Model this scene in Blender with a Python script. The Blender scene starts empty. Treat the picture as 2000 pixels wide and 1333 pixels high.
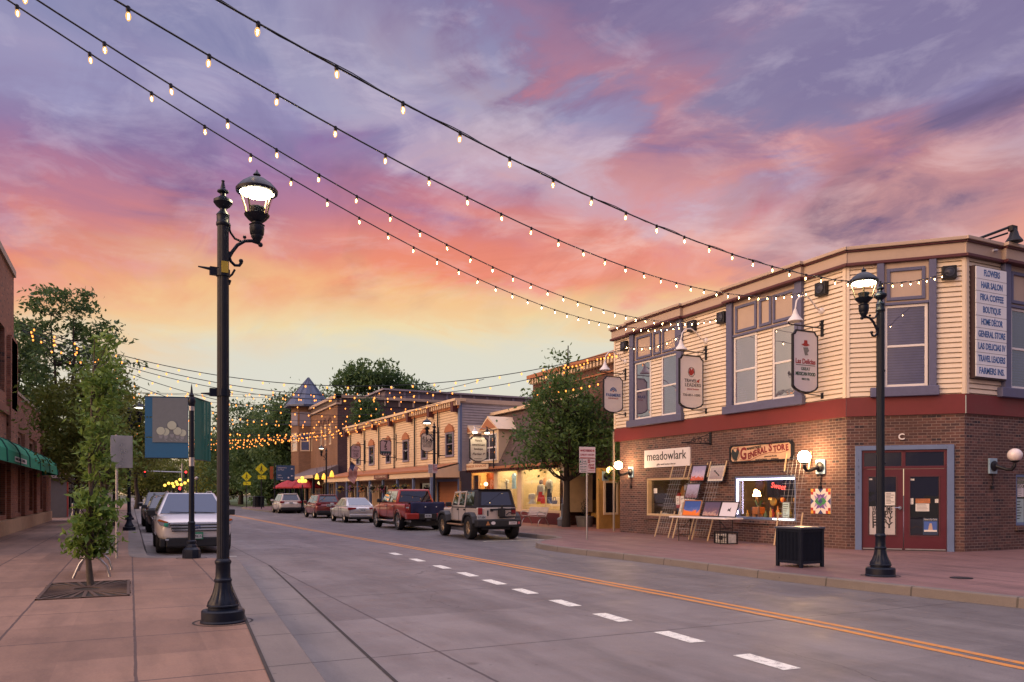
import bpy, bmesh, math, random
import numpy as np
from mathutils import Vector, Matrix, geometry
R = math.radians
SC = bpy.context.scene
COL = SC.collection
rnd = random.Random(7)
# ---------------------------------------------------------------- camera (level, vertical shift)
TH = R(25.97); CS, SN = math.cos(TH), math.sin(TH); EYE = 1.62
cam = bpy.data.cameras.new('camera'); camo = bpy.data.objects.new('camera', cam); COL.objects.link(camo)
cam.sensor_width = 36; cam.lens = 1530/2000*36; cam.shift_y = 0.14975
cam.clip_start = .1; cam.clip_end = 3000
camo.location = (0, 0, EYE); camo.rotation_euler = (R(90), 0, -TH); SC.camera = camo
# survey helpers: intersect a line of sight with a real world plane to read off metres
def ray(px, py):
    a = (px-1000)/1530; b = (966-py)/1530
    return Vector((SN+a*CS, CS-a*SN, b))
def on_z(px, py, z=0):
    d = ray(px, py); t = (z-EYE)/d.z
    return Vector((t*d.x, t*d.y, z))
def on_x(px, py, X):
    d = ray(px, py); t = X/d.x
    return Vector((X, t*d.y, EYE+t*d.z))
def on_y(px, py, Y):
    d = ray(px, py); t = Y/d.y
    return Vector((t*d.x, Y, EYE+t*d.z))
def on_line(px, py, p0, p1):
    d = ray(px, py); e = (p1[0]-p0[0], p1[1]-p0[1])
    den = d.x*e[1]-d.y*e[0]; t = (p0[0]*e[1]-p0[1]*e[0])/den
    return Vector((t*d.x, t*d.y, EYE+t*d.z))
# ---------------------------------------------------------------- objects
def tag(o, label=None, cat=None, group=None, kind=None):
    if label: o['label'] = label
    if cat: o['category'] = cat
    if group: o['group'] = group
    if kind: o['kind'] = kind
    return o
def thing(name, label, cat, loc=(0,0,0), rz=0, group=None):
    o = bpy.data.objects.new(name, None); COL.objects.link(o)
    o.empty_display_size = .2
    o.location = loc; o.rotation_euler = (0,0,rz)
    return tag(o, label, cat, group)
def copy_tree(o, parent=None):
    c = o.copy(); COL.objects.link(c); c.parent = parent
    for ch in KIDS.get(o.name, []): copy_tree(ch, c)
    return c
KIDS = {}
def setpar(o, p):
    o.parent = p; KIDS.setdefault(p.name, []).append(o)
class MB:
    def __init__(s): s.v = []; s.f = []; s.m = []; s.T = None
    def at(s, M): s.T = M; return s
    def add(s, vs, fs, m=0):
        b = len(s.v)
        if s.T is not None: vs = [s.T @ Vector(v) for v in vs]
        s.v += [tuple(v) for v in vs]
        s.f += [tuple(b+i for i in f) for f in fs]; s.m += [m]*len(fs); return s
    def box(s, c, d, m=0, rz=0, rx=0, ry=0):
        x,y,z = [k/2 for k in d]
        vs = [Vector(p) for p in ((-x,-y,-z),(x,-y,-z),(x,y,-z),(-x,y,-z),(-x,-y,z),(x,-y,z),(x,y,z),(-x,y,z))]
        if rz or rx or ry:
            M = Matrix.Rotation(rz,4,'Z')@Matrix.Rotation(ry,4,'Y')@Matrix.Rotation(rx,4,'X'); vs = [M@v for v in vs]
        c = Vector(c)
        return s.add([v+c for v in vs], [(3,2,1,0),(4,5,6,7),(0,1,5,4),(1,2,6,5),(2,3,7,6),(3,0,4,7)], m)
    def bx(s, x0,x1,y0,y1,z0,z1, m=0):
        return s.box(((x0+x1)/2,(y0+y1)/2,(z0+z1)/2),(abs(x1-x0),abs(y1-y0),abs(z1-z0)),m)
    def quad(s, *p, m=0): return s.add(p, [tuple(range(len(p)))], m)
    def tube(s, pts, r, seg=8, m=0, caps=True):
        pts = [Vector(p) for p in pts]; n = len(pts)
        rr = r if isinstance(r,(list,tuple)) else [r]*n
        vs = []; up = None
        for i,p in enumerate(pts):
            t = (pts[min(i+1,n-1)]-pts[max(i-1,0)])
            t = t.normalized() if t.length > 1e-9 else Vector((0,0,1))
            if up is None:
                up = Vector((0,0,1)) if abs(t.z)<.9 else Vector((1,0,0))
            a = t.cross(up)
            if a.length < 1e-4: a = t.cross(Vector((0.3,1,0.2)))
            a.normalize(); b = a.cross(t).normalized(); up = b
            for k in range(seg):
                an = 2*math.pi*k/seg
                vs.append(p + a*(math.cos(an)*rr[i]) + b*(math.sin(an)*rr[i]))
        fs = [(i*seg+k, i*seg+(k+1)%seg, (i+1)*seg+(k+1)%seg, (i+1)*seg+k) for i in range(n-1) for k in range(seg)]
        if caps: fs += [tuple(range(seg-1,-1,-1)), tuple((n-1)*seg+k for k in range(seg))]
        return s.add(vs, fs, m)
    def lathe(s, prof, c=(0,0,0), seg=24, m=0, flute=0, axis='z', sq=1):
        vs = []; n = len(prof)
        for r,z in prof:
            for k in range(seg):
                a = 2*math.pi*k/seg; q = r
                if axis=='z': vs.append((c[0]+q*math.cos(a), c[1]+q*math.sin(a)*sq, c[2]+z))
                elif axis=='x': vs.append((c[0]+z, c[1]+q*math.cos(a), c[2]+q*math.sin(a)*sq))
                else: vs.append((c[0]+q*math.cos(a), c[1]+z, c[2]+q*math.sin(a)*sq))
        fs = [(i*seg+k, i*seg+(k+1)%seg, (i+1)*seg+(k+1)%seg, (i+1)*seg+k) for i in range(n-1) for k in range(seg)]
        if prof[0]!=prof[-1]: fs += [tuple(range(seg-1,-1,-1)), tuple((n-1)*seg+k for k in range(seg))]
        return s.add(vs, fs, m)
    def sphere(s, c, r, seg=16, m=0, sx=1, sy=1, sz=1):
        n = seg//2; prof = [(max(r*math.sin(math.pi*i/n),1e-4), -r*math.cos(math.pi*i/n)) for i in range(n+1)]
        vs = []
        for q,z in prof:
            for k in range(seg):
                a = 2*math.pi*k/seg; vs.append((c[0]+q*math.cos(a)*sx, c[1]+q*math.sin(a)*sy, c[2]+z*sz))
        fs = [(i*seg+k, i*seg+(k+1)%seg, (i+1)*seg+(k+1)%seg, (i+1)*seg+k) for i in range(n) for k in range(seg)]
        return s.add(vs, fs, m)
    def prism(s, poly, y0, y1, m=0):      # polygon in XZ extruded along Y (front face y0 < y1)
        n = len(poly)
        vs = [(p[0],y0,p[1]) for p in poly]+[(p[0],y1,p[1]) for p in poly]
        fs = [tuple(range(n)), tuple(range(2*n-1,n-1,-1))]+[(i,i+n,(i+1)%n+n,(i+1)%n) for i in range(n)]
        return s.add(vs, fs, m)
    def slab(s, poly, z0, z1, m=0):       # polygon in XY extruded along Z
        n = len(poly)
        vs = [(p[0],p[1],z0) for p in poly]+[(p[0],p[1],z1) for p in poly]
        fs = [tuple(range(n-1,-1,-1)), tuple(range(n,2*n))]+[(i,(i+1)%n,(i+1)%n+n,i+n) for i in range(n)]
        return s.add(vs, fs, m)
    def ring(s, outer, inner, y0, y1, m=0):  # frame between two same-length XZ loops
        n = len(outer)
        vs = [(p[0],y0,p[1]) for p in outer]+[(p[0],y0,p[1]) for p in inner]+[(p[0],y1,p[1]) for p in outer]+[(p[0],y1,p[1]) for p in inner]
        fs = []
        for i in range(n):
            j=(i+1)%n
            fs += [(i,j,n+j,n+i),(2*n+i,3*n+i,3*n+j,2*n+j),(i,2*n+i,2*n+j,j),(n+i,n+j,3*n+j,3*n+i)]
        return s.add(vs, fs, m)
    def frame(s, x0,x1,z0,z1,w,y0,y1,m=0):
        s.bx(x0,x0+w,y0,y1,z0,z1,m); s.bx(x1-w,x1,y0,y1,z0,z1,m)
        s.bx(x0+w,x1-w,y0,y1,z1-w,z1,m); return s.bx(x0+w,x1-w,y0,y1,z0,z0+w,m)
    def build(s, name, mats, parent=None, smooth=None, bevel=0, bseg=2, fix=True):
        me = bpy.data.meshes.new(name); me.from_pydata(s.v, [], s.f)
        if not isinstance(mats,(list,tuple)): mats = [mats]
        for m in mats: me.materials.append(m)
        if len(mats) > 1: me.polygons.foreach_set('material_index', s.m)
        if fix:
            bm = bmesh.new(); bm.from_mesh(me); bmesh.ops.recalc_face_normals(bm, faces=bm.faces); bm.to_mesh(me); bm.free()
        if smooth is not None:
            me.polygons.foreach_set('use_smooth', [True]*len(me.polygons))
            if smooth < 180: me.set_sharp_from_angle(angle=R(smooth))
        o = bpy.data.objects.new(name, me); COL.objects.link(o)
        if parent is not None: setpar(o, parent)
        if bevel:
            b = o.modifiers.new('bevel','BEVEL'); b.width = bevel; b.segments = bseg; b.limit_method = 'ANGLE'; b.angle_limit = R(40)
        return o
def realize(o):      # bake modifiers into the mesh without operators
    bpy.context.view_layer.update()
    dg = bpy.context.evaluated_depsgraph_get()
    me = bpy.data.meshes.new_from_object(o.evaluated_get(dg), depsgraph=dg)
    o.modifiers.clear(); o.data = me; return o
def explode(o):      # every loose piece of a repeated part becomes a part of its own
    me=o.data; bm=bmesh.new(); bm.from_mesh(me); bm.verts.ensure_lookup_table(); seen=set(); groups=[]
    for v in bm.verts:
        if v.index in seen: continue
        st=[v]; seen.add(v.index); g=[]
        while st:
            q=st.pop(); g.append(q.index)
            for e in q.link_edges:
                w=e.other_vert(q)
                if w.index not in seen: seen.add(w.index); st.append(w)
        groups.append(g)
    bm.free()
    if len(groups)<2: return
    vs=[v.co.copy() for v in me.vertices]; own={}
    for k,g in enumerate(groups):
        for i in g: own[i]=k
    F=[[] for _ in groups]
    for p in me.polygons: F[own[p.vertices[0]]].append(tuple(p.vertices))
    for k,g in enumerate(groups):
        mp={i:j for j,i in enumerate(g)}; m2=bpy.data.meshes.new(me.name); m2.from_pydata([vs[i] for i in g],[],[tuple(mp[i] for i in f) for f in F[k]])
        for m in me.materials: m2.materials.append(m)
        if k==0: first=m2; continue
        c=o.copy(); c.data=m2; COL.objects.link(c); setpar(c,o.parent)
    o.data=first
_txt = {}
def text_mesh(body, size, extrude, bold, align, shear, spacing):
    c = bpy.data.curves.new('t','FONT'); c.body = body; c.size = size; c.extrude = extrude; c.offset = bold
    c.align_x = align; c.align_y = 'CENTER'; c.shear = shear; c.space_character = spacing; c.resolution_u = 3
    t = bpy.data.objects.new('t', c); COL.objects.link(t); bpy.context.view_layer.update()
    dg = bpy.context.evaluated_depsgraph_get(); me = bpy.data.meshes.new_from_object(t.evaluated_get(dg), depsgraph=dg)
    bpy.data.objects.remove(t); bpy.data.curves.remove(c); return me
def text(mb, body, x, z, size, y=0, m=0, bold=0, align='CENTER', shear=0, spacing=1, width=None, ex=.003, rot=0, sz=1, sx=1):
    """adds lettering to mesh builder MB, standing in the XZ plane, readable from -Y"""
    me = text_mesh(body, size, ex, bold, align, shear, spacing)
    vs = [v.co.copy() for v in me.vertices]
    if width and vs:
        w = max(v.x for v in vs)-min(v.x for v in vs); k = width/max(w,1e-5)
        sx = k
    fs = [tuple(p.vertices) for p in me.polygons]
    cr, sr = math.cos(rot), math.sin(rot); out=[]
    for v in vs:
        a, b = v.x*sx, v.y*sz
        out.append((x + a*cr-b*sr, y - v.z, z + a*sr+b*cr))
    mb.add(out, fs, m); bpy.data.meshes.remove(me); return mb
# ---------------------------------------------------------------- materials
def lin(h):
    h = h.lstrip('#'); c = [int(h[i:i+2],16)/255 for i in (0,2,4)]
    return tuple(x/12.92 if x<=.04045 else ((x+.055)/1.055)**2.4 for x in c)
def new_mat(name):
    m = bpy.data.materials.new(name); m.use_nodes = True; nt = m.node_tree; nt.nodes.clear()
    out = nt.nodes.new('ShaderNodeOutputMaterial'); b = nt.nodes.new('ShaderNodeBsdfPrincipled')
    nt.links.new(b.outputs[0], out.inputs[0]); return m, nt, b, out
def N(nt, t, **kw):
    n = nt.nodes.new(t)
    for k,v in kw.items(): setattr(n,k,v)
    return n
def L(nt, a, b): nt.links.new(a, b)
def val(nt, sock, v):
    if hasattr(v,'is_linked') or isinstance(v, bpy.types.NodeSocket): nt.links.new(v, sock)
    else: sock.default_value = v
def Mt(nt, op, a, b=0, c=None, clamp=False):
    n = N(nt,'ShaderNodeMath',operation=op,use_clamp=clamp); val(nt,n.inputs[0],a); val(nt,n.inputs[1],b)
    if c is not None: val(nt,n.inputs[2],c)
    return n.outputs[0]
def MX(nt, fac, a, b, mode='MIX'):
    n = N(nt,'ShaderNodeMix',data_type='RGBA',blend_type=mode)
    for s,v in ((n.inputs[0],fac),(n.inputs[6],a),(n.inputs[7],b)):
        if isinstance(v,(tuple,list)) and len(v)==3: v = (*v,1)
        val(nt,s,v)
    return n.outputs[2]
def noise(nt, vec, scale, detail=4, rough=.55, dist=0):
    n = N(nt,'ShaderNodeTexNoise'); n.inputs['Scale'].default_value = scale; n.inputs['Detail'].default_value = detail
    n.inputs['Roughness'].default_value = rough; n.inputs['Distortion'].default_value = dist
    if vec is not None: L(nt, vec, n.inputs['Vector'])
    return n.outputs[0]
def ramp(nt, fac, stops):
    n = N(nt,'ShaderNodeValToRGB'); e = n.color_ramp.elements
    while len(e) > 1: e.remove(e[-1])
    e[0].position = stops[0][0]; e[0].color = (*stops[0][1],1)
    for p,c in stops[1:]:
        k = e.new(p); k.color = (*c,1)
    L(nt, fac, n.inputs[0]); return n.outputs[0]
def remap(nt, v, a, b, c=0, d=1):
    n = N(nt,'ShaderNodeMapRange'); n.clamp = True; L(nt, v, n.inputs[0])
    for i,x in enumerate((a,b,c,d)): n.inputs[i+1].default_value = x
    return n.outputs[0]
def bump(nt, b, h, strength=.3, dist=.01):
    n = N(nt,'ShaderNodeBump'); n.inputs['Strength'].default_value = strength; n.inputs['Distance'].default_value = dist
    L(nt, h, n.inputs['Height']); L(nt, n.outputs[0], b.inputs['Normal'])
_pm = {}
def pm(name, rgb, rough=.6, metal=0, var=.14, scale=3, bmp=0, coat=0, spec=.5):
    """a plain painted / metal / stone material with uneven tone and gloss"""
    if name in _pm: return _pm[name]
    if isinstance(rgb,str): rgb = lin(rgb)
    m, nt, b, out = new_mat(name)
    tc = N(nt,'ShaderNodeTexCoord').outputs['Object']
    n1 = noise(nt, tc, scale, 5, .6); n2 = noise(nt, tc, scale*9, 3)
    k = Mt(nt,'ADD', Mt(nt,'MULTIPLY', n1, .7), Mt(nt,'MULTIPLY', n2, .3))
    f = remap(nt, k, .3, .7)
    L(nt, MX(nt, f, tuple(c*(1-var) for c in rgb), tuple(min(1,c*(1+var)) for c in rgb)), b.inputs['Base Color'])
    L(nt, remap(nt, n1, .3, .7, max(0,rough-.07), min(1,rough+.07)), b.inputs['Roughness'])
    b.inputs['Metallic'].default_value = metal; b.inputs['Coat Weight'].default_value = coat
    b.inputs['Specular IOR Level'].default_value = spec
    if bmp: bump(nt, b, n2, bmp, .004)
    _pm[name] = m; return m
def emit(name, rgb, strength):
    if name in _pm: return _pm[name]
    m, nt, b, out = new_mat(name)
    b.inputs['Base Color'].default_value = (*[min(1,c*.8) for c in rgb],1); b.inputs['Emission Color'].default_value = (*rgb,1)
    b.inputs['Emission Strength'].default_value = strength; b.inputs['Roughness'].default_value = .3
    _pm[name] = m; return m
def wall_uv(nt):     # vector (distance along the wall, height) for any vertical wall
    g = N(nt,'ShaderNodeNewGeometry'); sp = N(nt,'ShaderNodeSeparateXYZ'); L(nt,g.outputs['Position'],sp.inputs[0])
    sn = N(nt,'ShaderNodeSeparateXYZ'); L(nt,g.outputs['True Normal'],sn.inputs[0])
    u = Mt(nt,'SUBTRACT', Mt(nt,'MULTIPLY',sn.outputs[0],sp.outputs[1]), Mt(nt,'MULTIPLY',sn.outputs[1],sp.outputs[0]))
    c = N(nt,'ShaderNodeCombineXYZ'); L(nt,u,c.inputs[0]); L(nt,sp.outputs[2],c.inputs[1])
    return c.outputs[0], g.outputs['Position']
def brick_mat(name, c1, c2, mortar, w=.215, h=.075, ms=.008, odd=None, soft=.8):
    m, nt, b, out = new_mat(name)
    uv, pos = wall_uv(nt)
    def bt(off, a, bb, bias=0):
        t = N(nt,'ShaderNodeTexBrick'); t.offset = .5
        mp = N(nt,'ShaderNodeMapping'); mp.inputs['Location'].default_value = off; L(nt,uv,mp.inputs[0]); L(nt,mp.outputs[0],t.inputs['Vector'])
        t.inputs['Color1'].default_value = (*a,1); t.inputs['Color2'].default_value = (*bb,1); t.inputs['Mortar'].default_value = (*mortar,1)
        t.inputs['Scale'].default_value = 1; t.inputs['Brick Width'].default_value = w; t.inputs['Row Height'].default_value = h
        t.inputs['Mortar Size'].default_value = ms; t.inputs['Mortar Smooth'].default_value = .15; t.inputs['Bias'].default_value = bias
        return t
    t = bt((0,0,0), c1, c2, -.1)
    # scattered burnt bricks: sparse snapped noise in the same bond
    col = t.outputs[0]
    if odd:
        sp = N(nt,'ShaderNodeSeparateXYZ'); L(nt,uv,sp.inputs[0])
        row = Mt(nt,'FLOOR', Mt(nt,'DIVIDE', sp.outputs[1], h))
        sh = Mt(nt,'MULTIPLY', Mt(nt,'MODULO', Mt(nt,'ABSOLUTE',row), 2), .5)
        cell = Mt(nt,'FLOOR', Mt(nt,'ADD', Mt(nt,'DIVIDE', sp.outputs[0], w), sh))
        cv = N(nt,'ShaderNodeCombineXYZ'); L(nt,cell,cv.inputs[0]); L(nt,row,cv.inputs[1])
        wn = N(nt,'ShaderNodeTexWhiteNoise',noise_dimensions='2D'); L(nt,cv.outputs[0],wn.inputs['Vector'])
        isb = Mt(nt,'SUBTRACT', 1, t.outputs['Fac'])
        f = Mt(nt,'MULTIPLY', Mt(nt,'LESS_THAN', wn.outputs[0], .045), isb)
        col = MX(nt, f, col, odd)
        f2 = Mt(nt,'MULTIPLY', Mt(nt,'GREATER_THAN', wn.outputs[0], .93), isb)
        col = MX(nt, Mt(nt,'MULTIPLY',f2,.5), col, tuple(min(1,c*2.0) for c in c1))
    n1 = noise(nt, pos, .7, 5, .6); n2 = noise(nt, pos, 22, 4, .7)
    col = MX(nt, remap(nt,n1,.3,.7,0,.55), col, tuple(c*.45 for c in c1))
    col = MX(nt, remap(nt,n2,.62,.8,0,.45), col, tuple(min(1,c*2.2) for c in mortar))
    L(nt, col, b.inputs['Base Color']); b.inputs['Roughness'].default_value = .85
    h_ = Mt(nt,'ADD', Mt(nt,'SUBTRACT',1,t.outputs['Fac']), Mt(nt,'MULTIPLY',n2,.4))
    bump(nt, b, h_, .6, .012); return m
def glass_mat(name, tint=(.02,.025,.035), refl=.45, rough=.02, tone=None, blinds=None):
    m, nt, b, out = new_mat(name); b.inputs['Specular IOR Level'].default_value = 0
    b.inputs['Base Color'].default_value = (*tint,1); b.inputs['Roughness'].default_value = .35
    if tone:
        tc = N(nt,'ShaderNodeTexCoord').outputs['Object']; L(nt, MX(nt, remap(nt,noise(nt,tc,1.2,3),.35,.65), tint, tone), b.inputs['Base Color'])
    if blinds:      # slatted blind in the pane colour, partly standing in for reflected sky
        gp = N(nt,'ShaderNodeSeparateXYZ'); L(nt,N(nt,'ShaderNodeNewGeometry').outputs['Position'],gp.inputs[0]); fr_=Mt(nt,'FRACT',Mt(nt,'DIVIDE',gp.outputs[2],.07)); L(nt, MX(nt, remap(nt,fr_,.08,.3), tuple(c*.35 for c in blinds), MX(nt, remap(nt,noise(nt,N(nt,'ShaderNodeTexCoord').outputs['Object'],1.1,3),.35,.65), blinds, tuple(c*.7 for c in blinds))), b.inputs['Base Color'])
    g = N(nt,'ShaderNodeBsdfGlossy'); g.inputs['Roughness'].default_value = rough; g.inputs[0].default_value = (.9,.92,1,1)
    lw = N(nt,'ShaderNodeFresnel'); lw.inputs[0].default_value = 1.5
    f = Mt(nt,'ADD', lw.outputs[0], refl*.55, clamp=True)
    tc2 = N(nt,'ShaderNodeTexCoord').outputs['Object']
    bn = N(nt,'ShaderNodeBump'); bn.inputs['Strength'].default_value=.10; bn.inputs['Distance'].default_value=.03; L(nt,noise(nt,tc2,1.5,2),bn.inputs['Height']); L(nt,bn.outputs[0],g.inputs['Normal'])
    x = N(nt,'ShaderNodeMixShader'); L(nt,f,x.inputs[0]); L(nt,b.outputs[0],x.inputs[1]); L(nt,g.outputs[0],x.inputs[2]); L(nt,x.outputs[0],out.inputs[0])
    return m
def clear_glass(name, refl=.08, tint=(.95,.97,1)):
    m, nt, b, out = new_mat(name)
    t = N(nt,'ShaderNodeBsdfTransparent'); t.inputs[0].default_value = (*tint,1)
    g = N(nt,'ShaderNodeBsdfGlossy'); g.inputs['Roughness'].default_value = .01
    lw = N(nt,'ShaderNodeLayerWeight'); lw.inputs[0].default_value=.25
    f = Mt(nt,'ADD',Mt(nt,'MULTIPLY',lw.outputs[0],.3),refl*.2,clamp=True)
    x = N(nt,'ShaderNodeMixShader'); L(nt,f,x.inputs[0]); L(nt,t.outputs[0],x.inputs[1]); L(nt,g.outputs[0],x.inputs[2]); L(nt,x.outputs[0],out.inputs[0])
    return m
def leaf_mat(name, dark, light, warm=None, scale=.9):
    m, nt, b, out = new_mat(name)
    tc = N(nt,'ShaderNodeTexCoord').outputs['Object']
    n1 = noise(nt, tc, scale, 3, .6); n2 = noise(nt, tc, 14, 2, .6)
    k = Mt(nt,'ADD', Mt(nt,'MULTIPLY',n1,.6), Mt(nt,'MULTIPLY',n2,.4))
    c = MX(nt, remap(nt,k,.36,.64), dark, light)
    if warm: c = MX(nt, remap(nt,n2,.55,.75,0,.5), c, warm)
    L(nt,c,b.inputs['Base Color']); b.inputs['Roughness'].default_value=.55; b.inputs['Specular IOR Level'].default_value=.3
    tr = N(nt,'ShaderNodeBsdfTranslucent'); L(nt,MX(nt,.5,c,light),tr.inputs[0])
    x = N(nt,'ShaderNodeMixShader'); x.inputs[0].default_value=.35; L(nt,b.outputs[0],x.inputs[1]); L(nt,tr.outputs[0],x.inputs[2]); L(nt,x.outputs[0],out.inputs[0])
    return m
# ---------------------------------------------------------------- render settings
SC.view_settings.view_transform = 'Standard'; SC.view_settings.look = 'None'; SC.view_settings.exposure = 0; SC.view_settings.gamma = 1
SC.render.engine = 'CYCLES'; cy = SC.cycles
cy.use_denoising = True
try: cy.denoiser = 'OPENIMAGEDENOISE'
except Exception: pass
cy.max_bounces = 5; cy.diffuse_bounces = 2; cy.glossy_bounces = 3; cy.transmission_bounces = 3; cy.transparent_max_bounces = 6
cy.sample_clamp_indirect = 4; cy.caustics_reflective = False; cy.caustics_refractive = False
# ---------------------------------------------------------------- dusk sky: direction-based clouds over a sunset gradient
def azel(px, py):
    d = ray(px, py).normalized(); return math.atan2(d.x, d.y), math.asin(d.z)
def make_sky():
    w = bpy.data.worlds.new('World'); SC.world = w; w.use_nodes = True; nt = w.node_tree; nt.nodes.clear()
    out = N(nt,'ShaderNodeOutputWorld'); bg = N(nt,'ShaderNodeBackground'); L(nt,bg.outputs[0],out.inputs[0])
    d = N(nt,'ShaderNodeTexCoord').outputs['Generated']
    sp = N(nt,'ShaderNodeSeparateXYZ'); L(nt,d,sp.inputs[0]); x,y,z = sp.outputs
    el = Mt(nt,'ARCSINE', z); az = Mt(nt,'ARCTAN2', x, y)
    zc = Mt(nt,'ADD', Mt(nt,'MAXIMUM', z, 0), .10)
    pl = N(nt,'ShaderNodeCombineXYZ'); L(nt,Mt(nt,'DIVIDE',x,zc),pl.inputs[0]); L(nt,Mt(nt,'DIVIDE',y,zc),pl.inputs[1])
    mp = N(nt,'ShaderNodeMapping'); L(nt,pl.outputs[0],mp.inputs[0]); mp.inputs['Rotation'].default_value=(0,0,R(38)); mp.inputs['Scale'].default_value=(1.0,.45,1)
    P = mp.outputs[0]
    big = noise(nt,P,.9,6,.55,.6); mid = noise(nt,P,2.6,7,.6,.8)
    ae = N(nt,'ShaderNodeCombineXYZ'); L(nt,az,ae.inputs[0]); L(nt,Mt(nt,'MULTIPLY',el,2.6),ae.inputs[1])
    fin = noise(nt,ae.outputs[0],7,8,.62,.5)
    fin2 = noise(nt,ae.outputs[0],3.2,6,.58,1.2)
    def c0(v,k): return Mt(nt,'MULTIPLY',Mt(nt,'SUBTRACT',v,.5),k)
    el2 = Mt(nt,'ADD', el, Mt(nt,'ADD', c0(big,.062), c0(fin,.040)))
    az2 = Mt(nt,'ADD', az, Mt(nt,'ADD', c0(mid,.24), c0(fin2,.22)))
    el3 = Mt(nt,'ADD', el, Mt(nt,'ADD', c0(fin2,.085), c0(mid,.045)))
    # calm band under the clouds: little warp close to the horizon
    k = remap(nt, el, .17, .29)
    elr = Mt(nt,'ADD', el, Mt(nt,'MULTIPLY', Mt(nt,'SUBTRACT',el2,el), Mt(nt,'ADD',Mt(nt,'MULTIPLY',k,.85),.25)))
    S = .7
    base = ramp(nt, Mt(nt,'DIVIDE',elr,S), [(0,lin('#e2bd98')),(.045,lin('#e6cdaa')),(.11,lin('#e3d9c0')),(.20,lin('#dddbce')),(.275,lin('#dfdbc8')),(.318,lin('#ecd6a6')),
        (.338,lin('#f5c98a')),(.366,lin('#f0a678')),(.405,lin('#e68c78')),(.445,lin('#d98584')),(.49,lin('#b87b95')),(.535,lin('#957aa4')),(.59,lin('#9389b0')),(.65,lin('#a198bb')),(.72,lin('#928fb3')),(.80,lin('#8681a9')),(1,lin('#8488b4'))])
    wv = N(nt,'ShaderNodeCombineXYZ'); L(nt,az2,wv.inputs[0]); L(nt,el3,wv.inputs[1])
    col = base
    blobs = [  # pixel centre, half sizes, tilt, colour, strength, texture noise
        (430,606,480,42,0,'#fcdf9c',1.0,fin2),(900,610,380,34,-3,'#f7d596',.8,fin2),(60,620,260,60,0,'#f7c890',.7,fin),
        (420,530,620,60,4,'#ea8670',.85,big),(760,545,330,45,-8,'#f79f72',.75,fin2),(150,480,300,60,5,'#e79786',.6,fin),
        (350,465,240,26,6,'#f3b09b',.7,fin),
        (230,300,480,75,4,'#876d99',1.0,fin2),(150,400,330,60,0,'#b97c92',.7,mid),
        (740,350,260,50,-14,'#7d639b',.95,mid),(560,340,160,40,-6,'#a87ba6',.6,mid),
        (260,60,460,110,0,'#8a8bb2',.8,fin2),(300,190,420,50,0,'#a39dc2',.7,fin2),(760,120,330,80,-12,'#9f9dbd',.7,mid),(820,215,330,60,-22,'#b6b2cc',.9,mid),(1080,270,330,50,-24,'#cabcc8',1.0,fin2),
        (950,130,420,90,-8,'#887fa6',.7,mid),(1170,100,330,110,-18,'#8b6f92',.8,fin2),
        (1260,180,330,70,-26,'#8c6a90',.9,mid),(1400,250,330,55,-24,'#d98487',.95,fin2),(1520,290,260,36,-20,'#ea9384',.85,fin),(1370,160,110,60,40,'#c4808e',.6,fin),
        (1620,130,380,90,-12,'#978aa8',.95,mid),(1880,90,320,150,0,'#83799f',.95,mid),(1500,30,420,70,-5,'#80739a',.85,fin2),(1700,240,300,60,-10,'#86789c',.8,fin2),
        (1640,420,420,70,-14,'#d79a97',.8,fin2),(1300,440,420,70,-12,'#d9919b',.7,mid),(1230,375,360,45,-16,'#c3a9bd',.75,fin),
        (1060,500,330,70,-12,'#f08c77',.8,fin2),(1290,500,260,60,-10,'#f2aa93',.6,fin),
        (1830,345,210,75,14,'#6e5e80',1.1,fin2),(1930,300,160,40,10,'#c88e92',.6,fin),(1880,385,170,45,16,'#8f7395',.7,fin),(1750,350,90,45,0,'#cf9596',.5,fin),
        (1900,420,260,60,0,'#dba59a',.6,fin),(1100,640,420,45,0,'#e6dcc4',.5,fin2),(900,590,420,30,-6,'#f5cf93',.7,fin2)]
    for px,py,rx,ry,tl,h,st,tx in blobs:
        a,e = azel(px,py); m = N(nt,'ShaderNodeMapping',vector_type='TEXTURE'); L(nt,wv.outputs[0],m.inputs[0])
        m.inputs['Location'].default_value=(a,e,0); m.inputs['Rotation'].default_value=(0,0,R(tl)); m.inputs['Scale'].default_value=(rx/1530*1.75,ry/1530*1.75,1)
        g = N(nt,'ShaderNodeTexGradient',gradient_type='SPHERICAL'); L(nt,m.outputs[0],g.inputs[0])
        f = Mt(nt,'MULTIPLY', remap(nt,g.outputs[1],0,.62), Mt(nt,'MULTIPLY', remap(nt,tx,.36,.62,.02,1.15), st), clamp=True)
        col = MX(nt, f, col, lin(h))
    # puffed (mammatus) cells in the high cloud
    vv = N(nt,'ShaderNodeTexVoronoi',feature='SMOOTH_F1'); vv.inputs['Scale'].default_value=16; L(nt,wv.outputs[0],vv.inputs['Vector'])
    a,e = azel(1830,350); m = N(nt,'ShaderNodeMapping',vector_type='TEXTURE'); L(nt,ae.outputs[0],m.inputs[0]); m.inputs['Location'].default_value=(a,e*2.6,0); m.inputs['Scale'].default_value=(.3,.28,1)
    g = N(nt,'ShaderNodeTexGradient',gradient_type='SPHERICAL'); L(nt,m.outputs[0],g.inputs[0])
    col = MX(nt, Mt(nt,'MULTIPLY',remap(nt,g.outputs[1],0,.6),remap(nt,vv.outputs[0],.15,.5,.5,0)), col, lin('#d89c98'))
    # fine streaks: lift and deepen
    amp = remap(nt, el, .17, .28, .0, .40)
    col = MX(nt, Mt(nt,'MULTIPLY',remap(nt,fin,.5,.68),amp), col, (.42,.36,.42), 'SCREEN')
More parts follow.
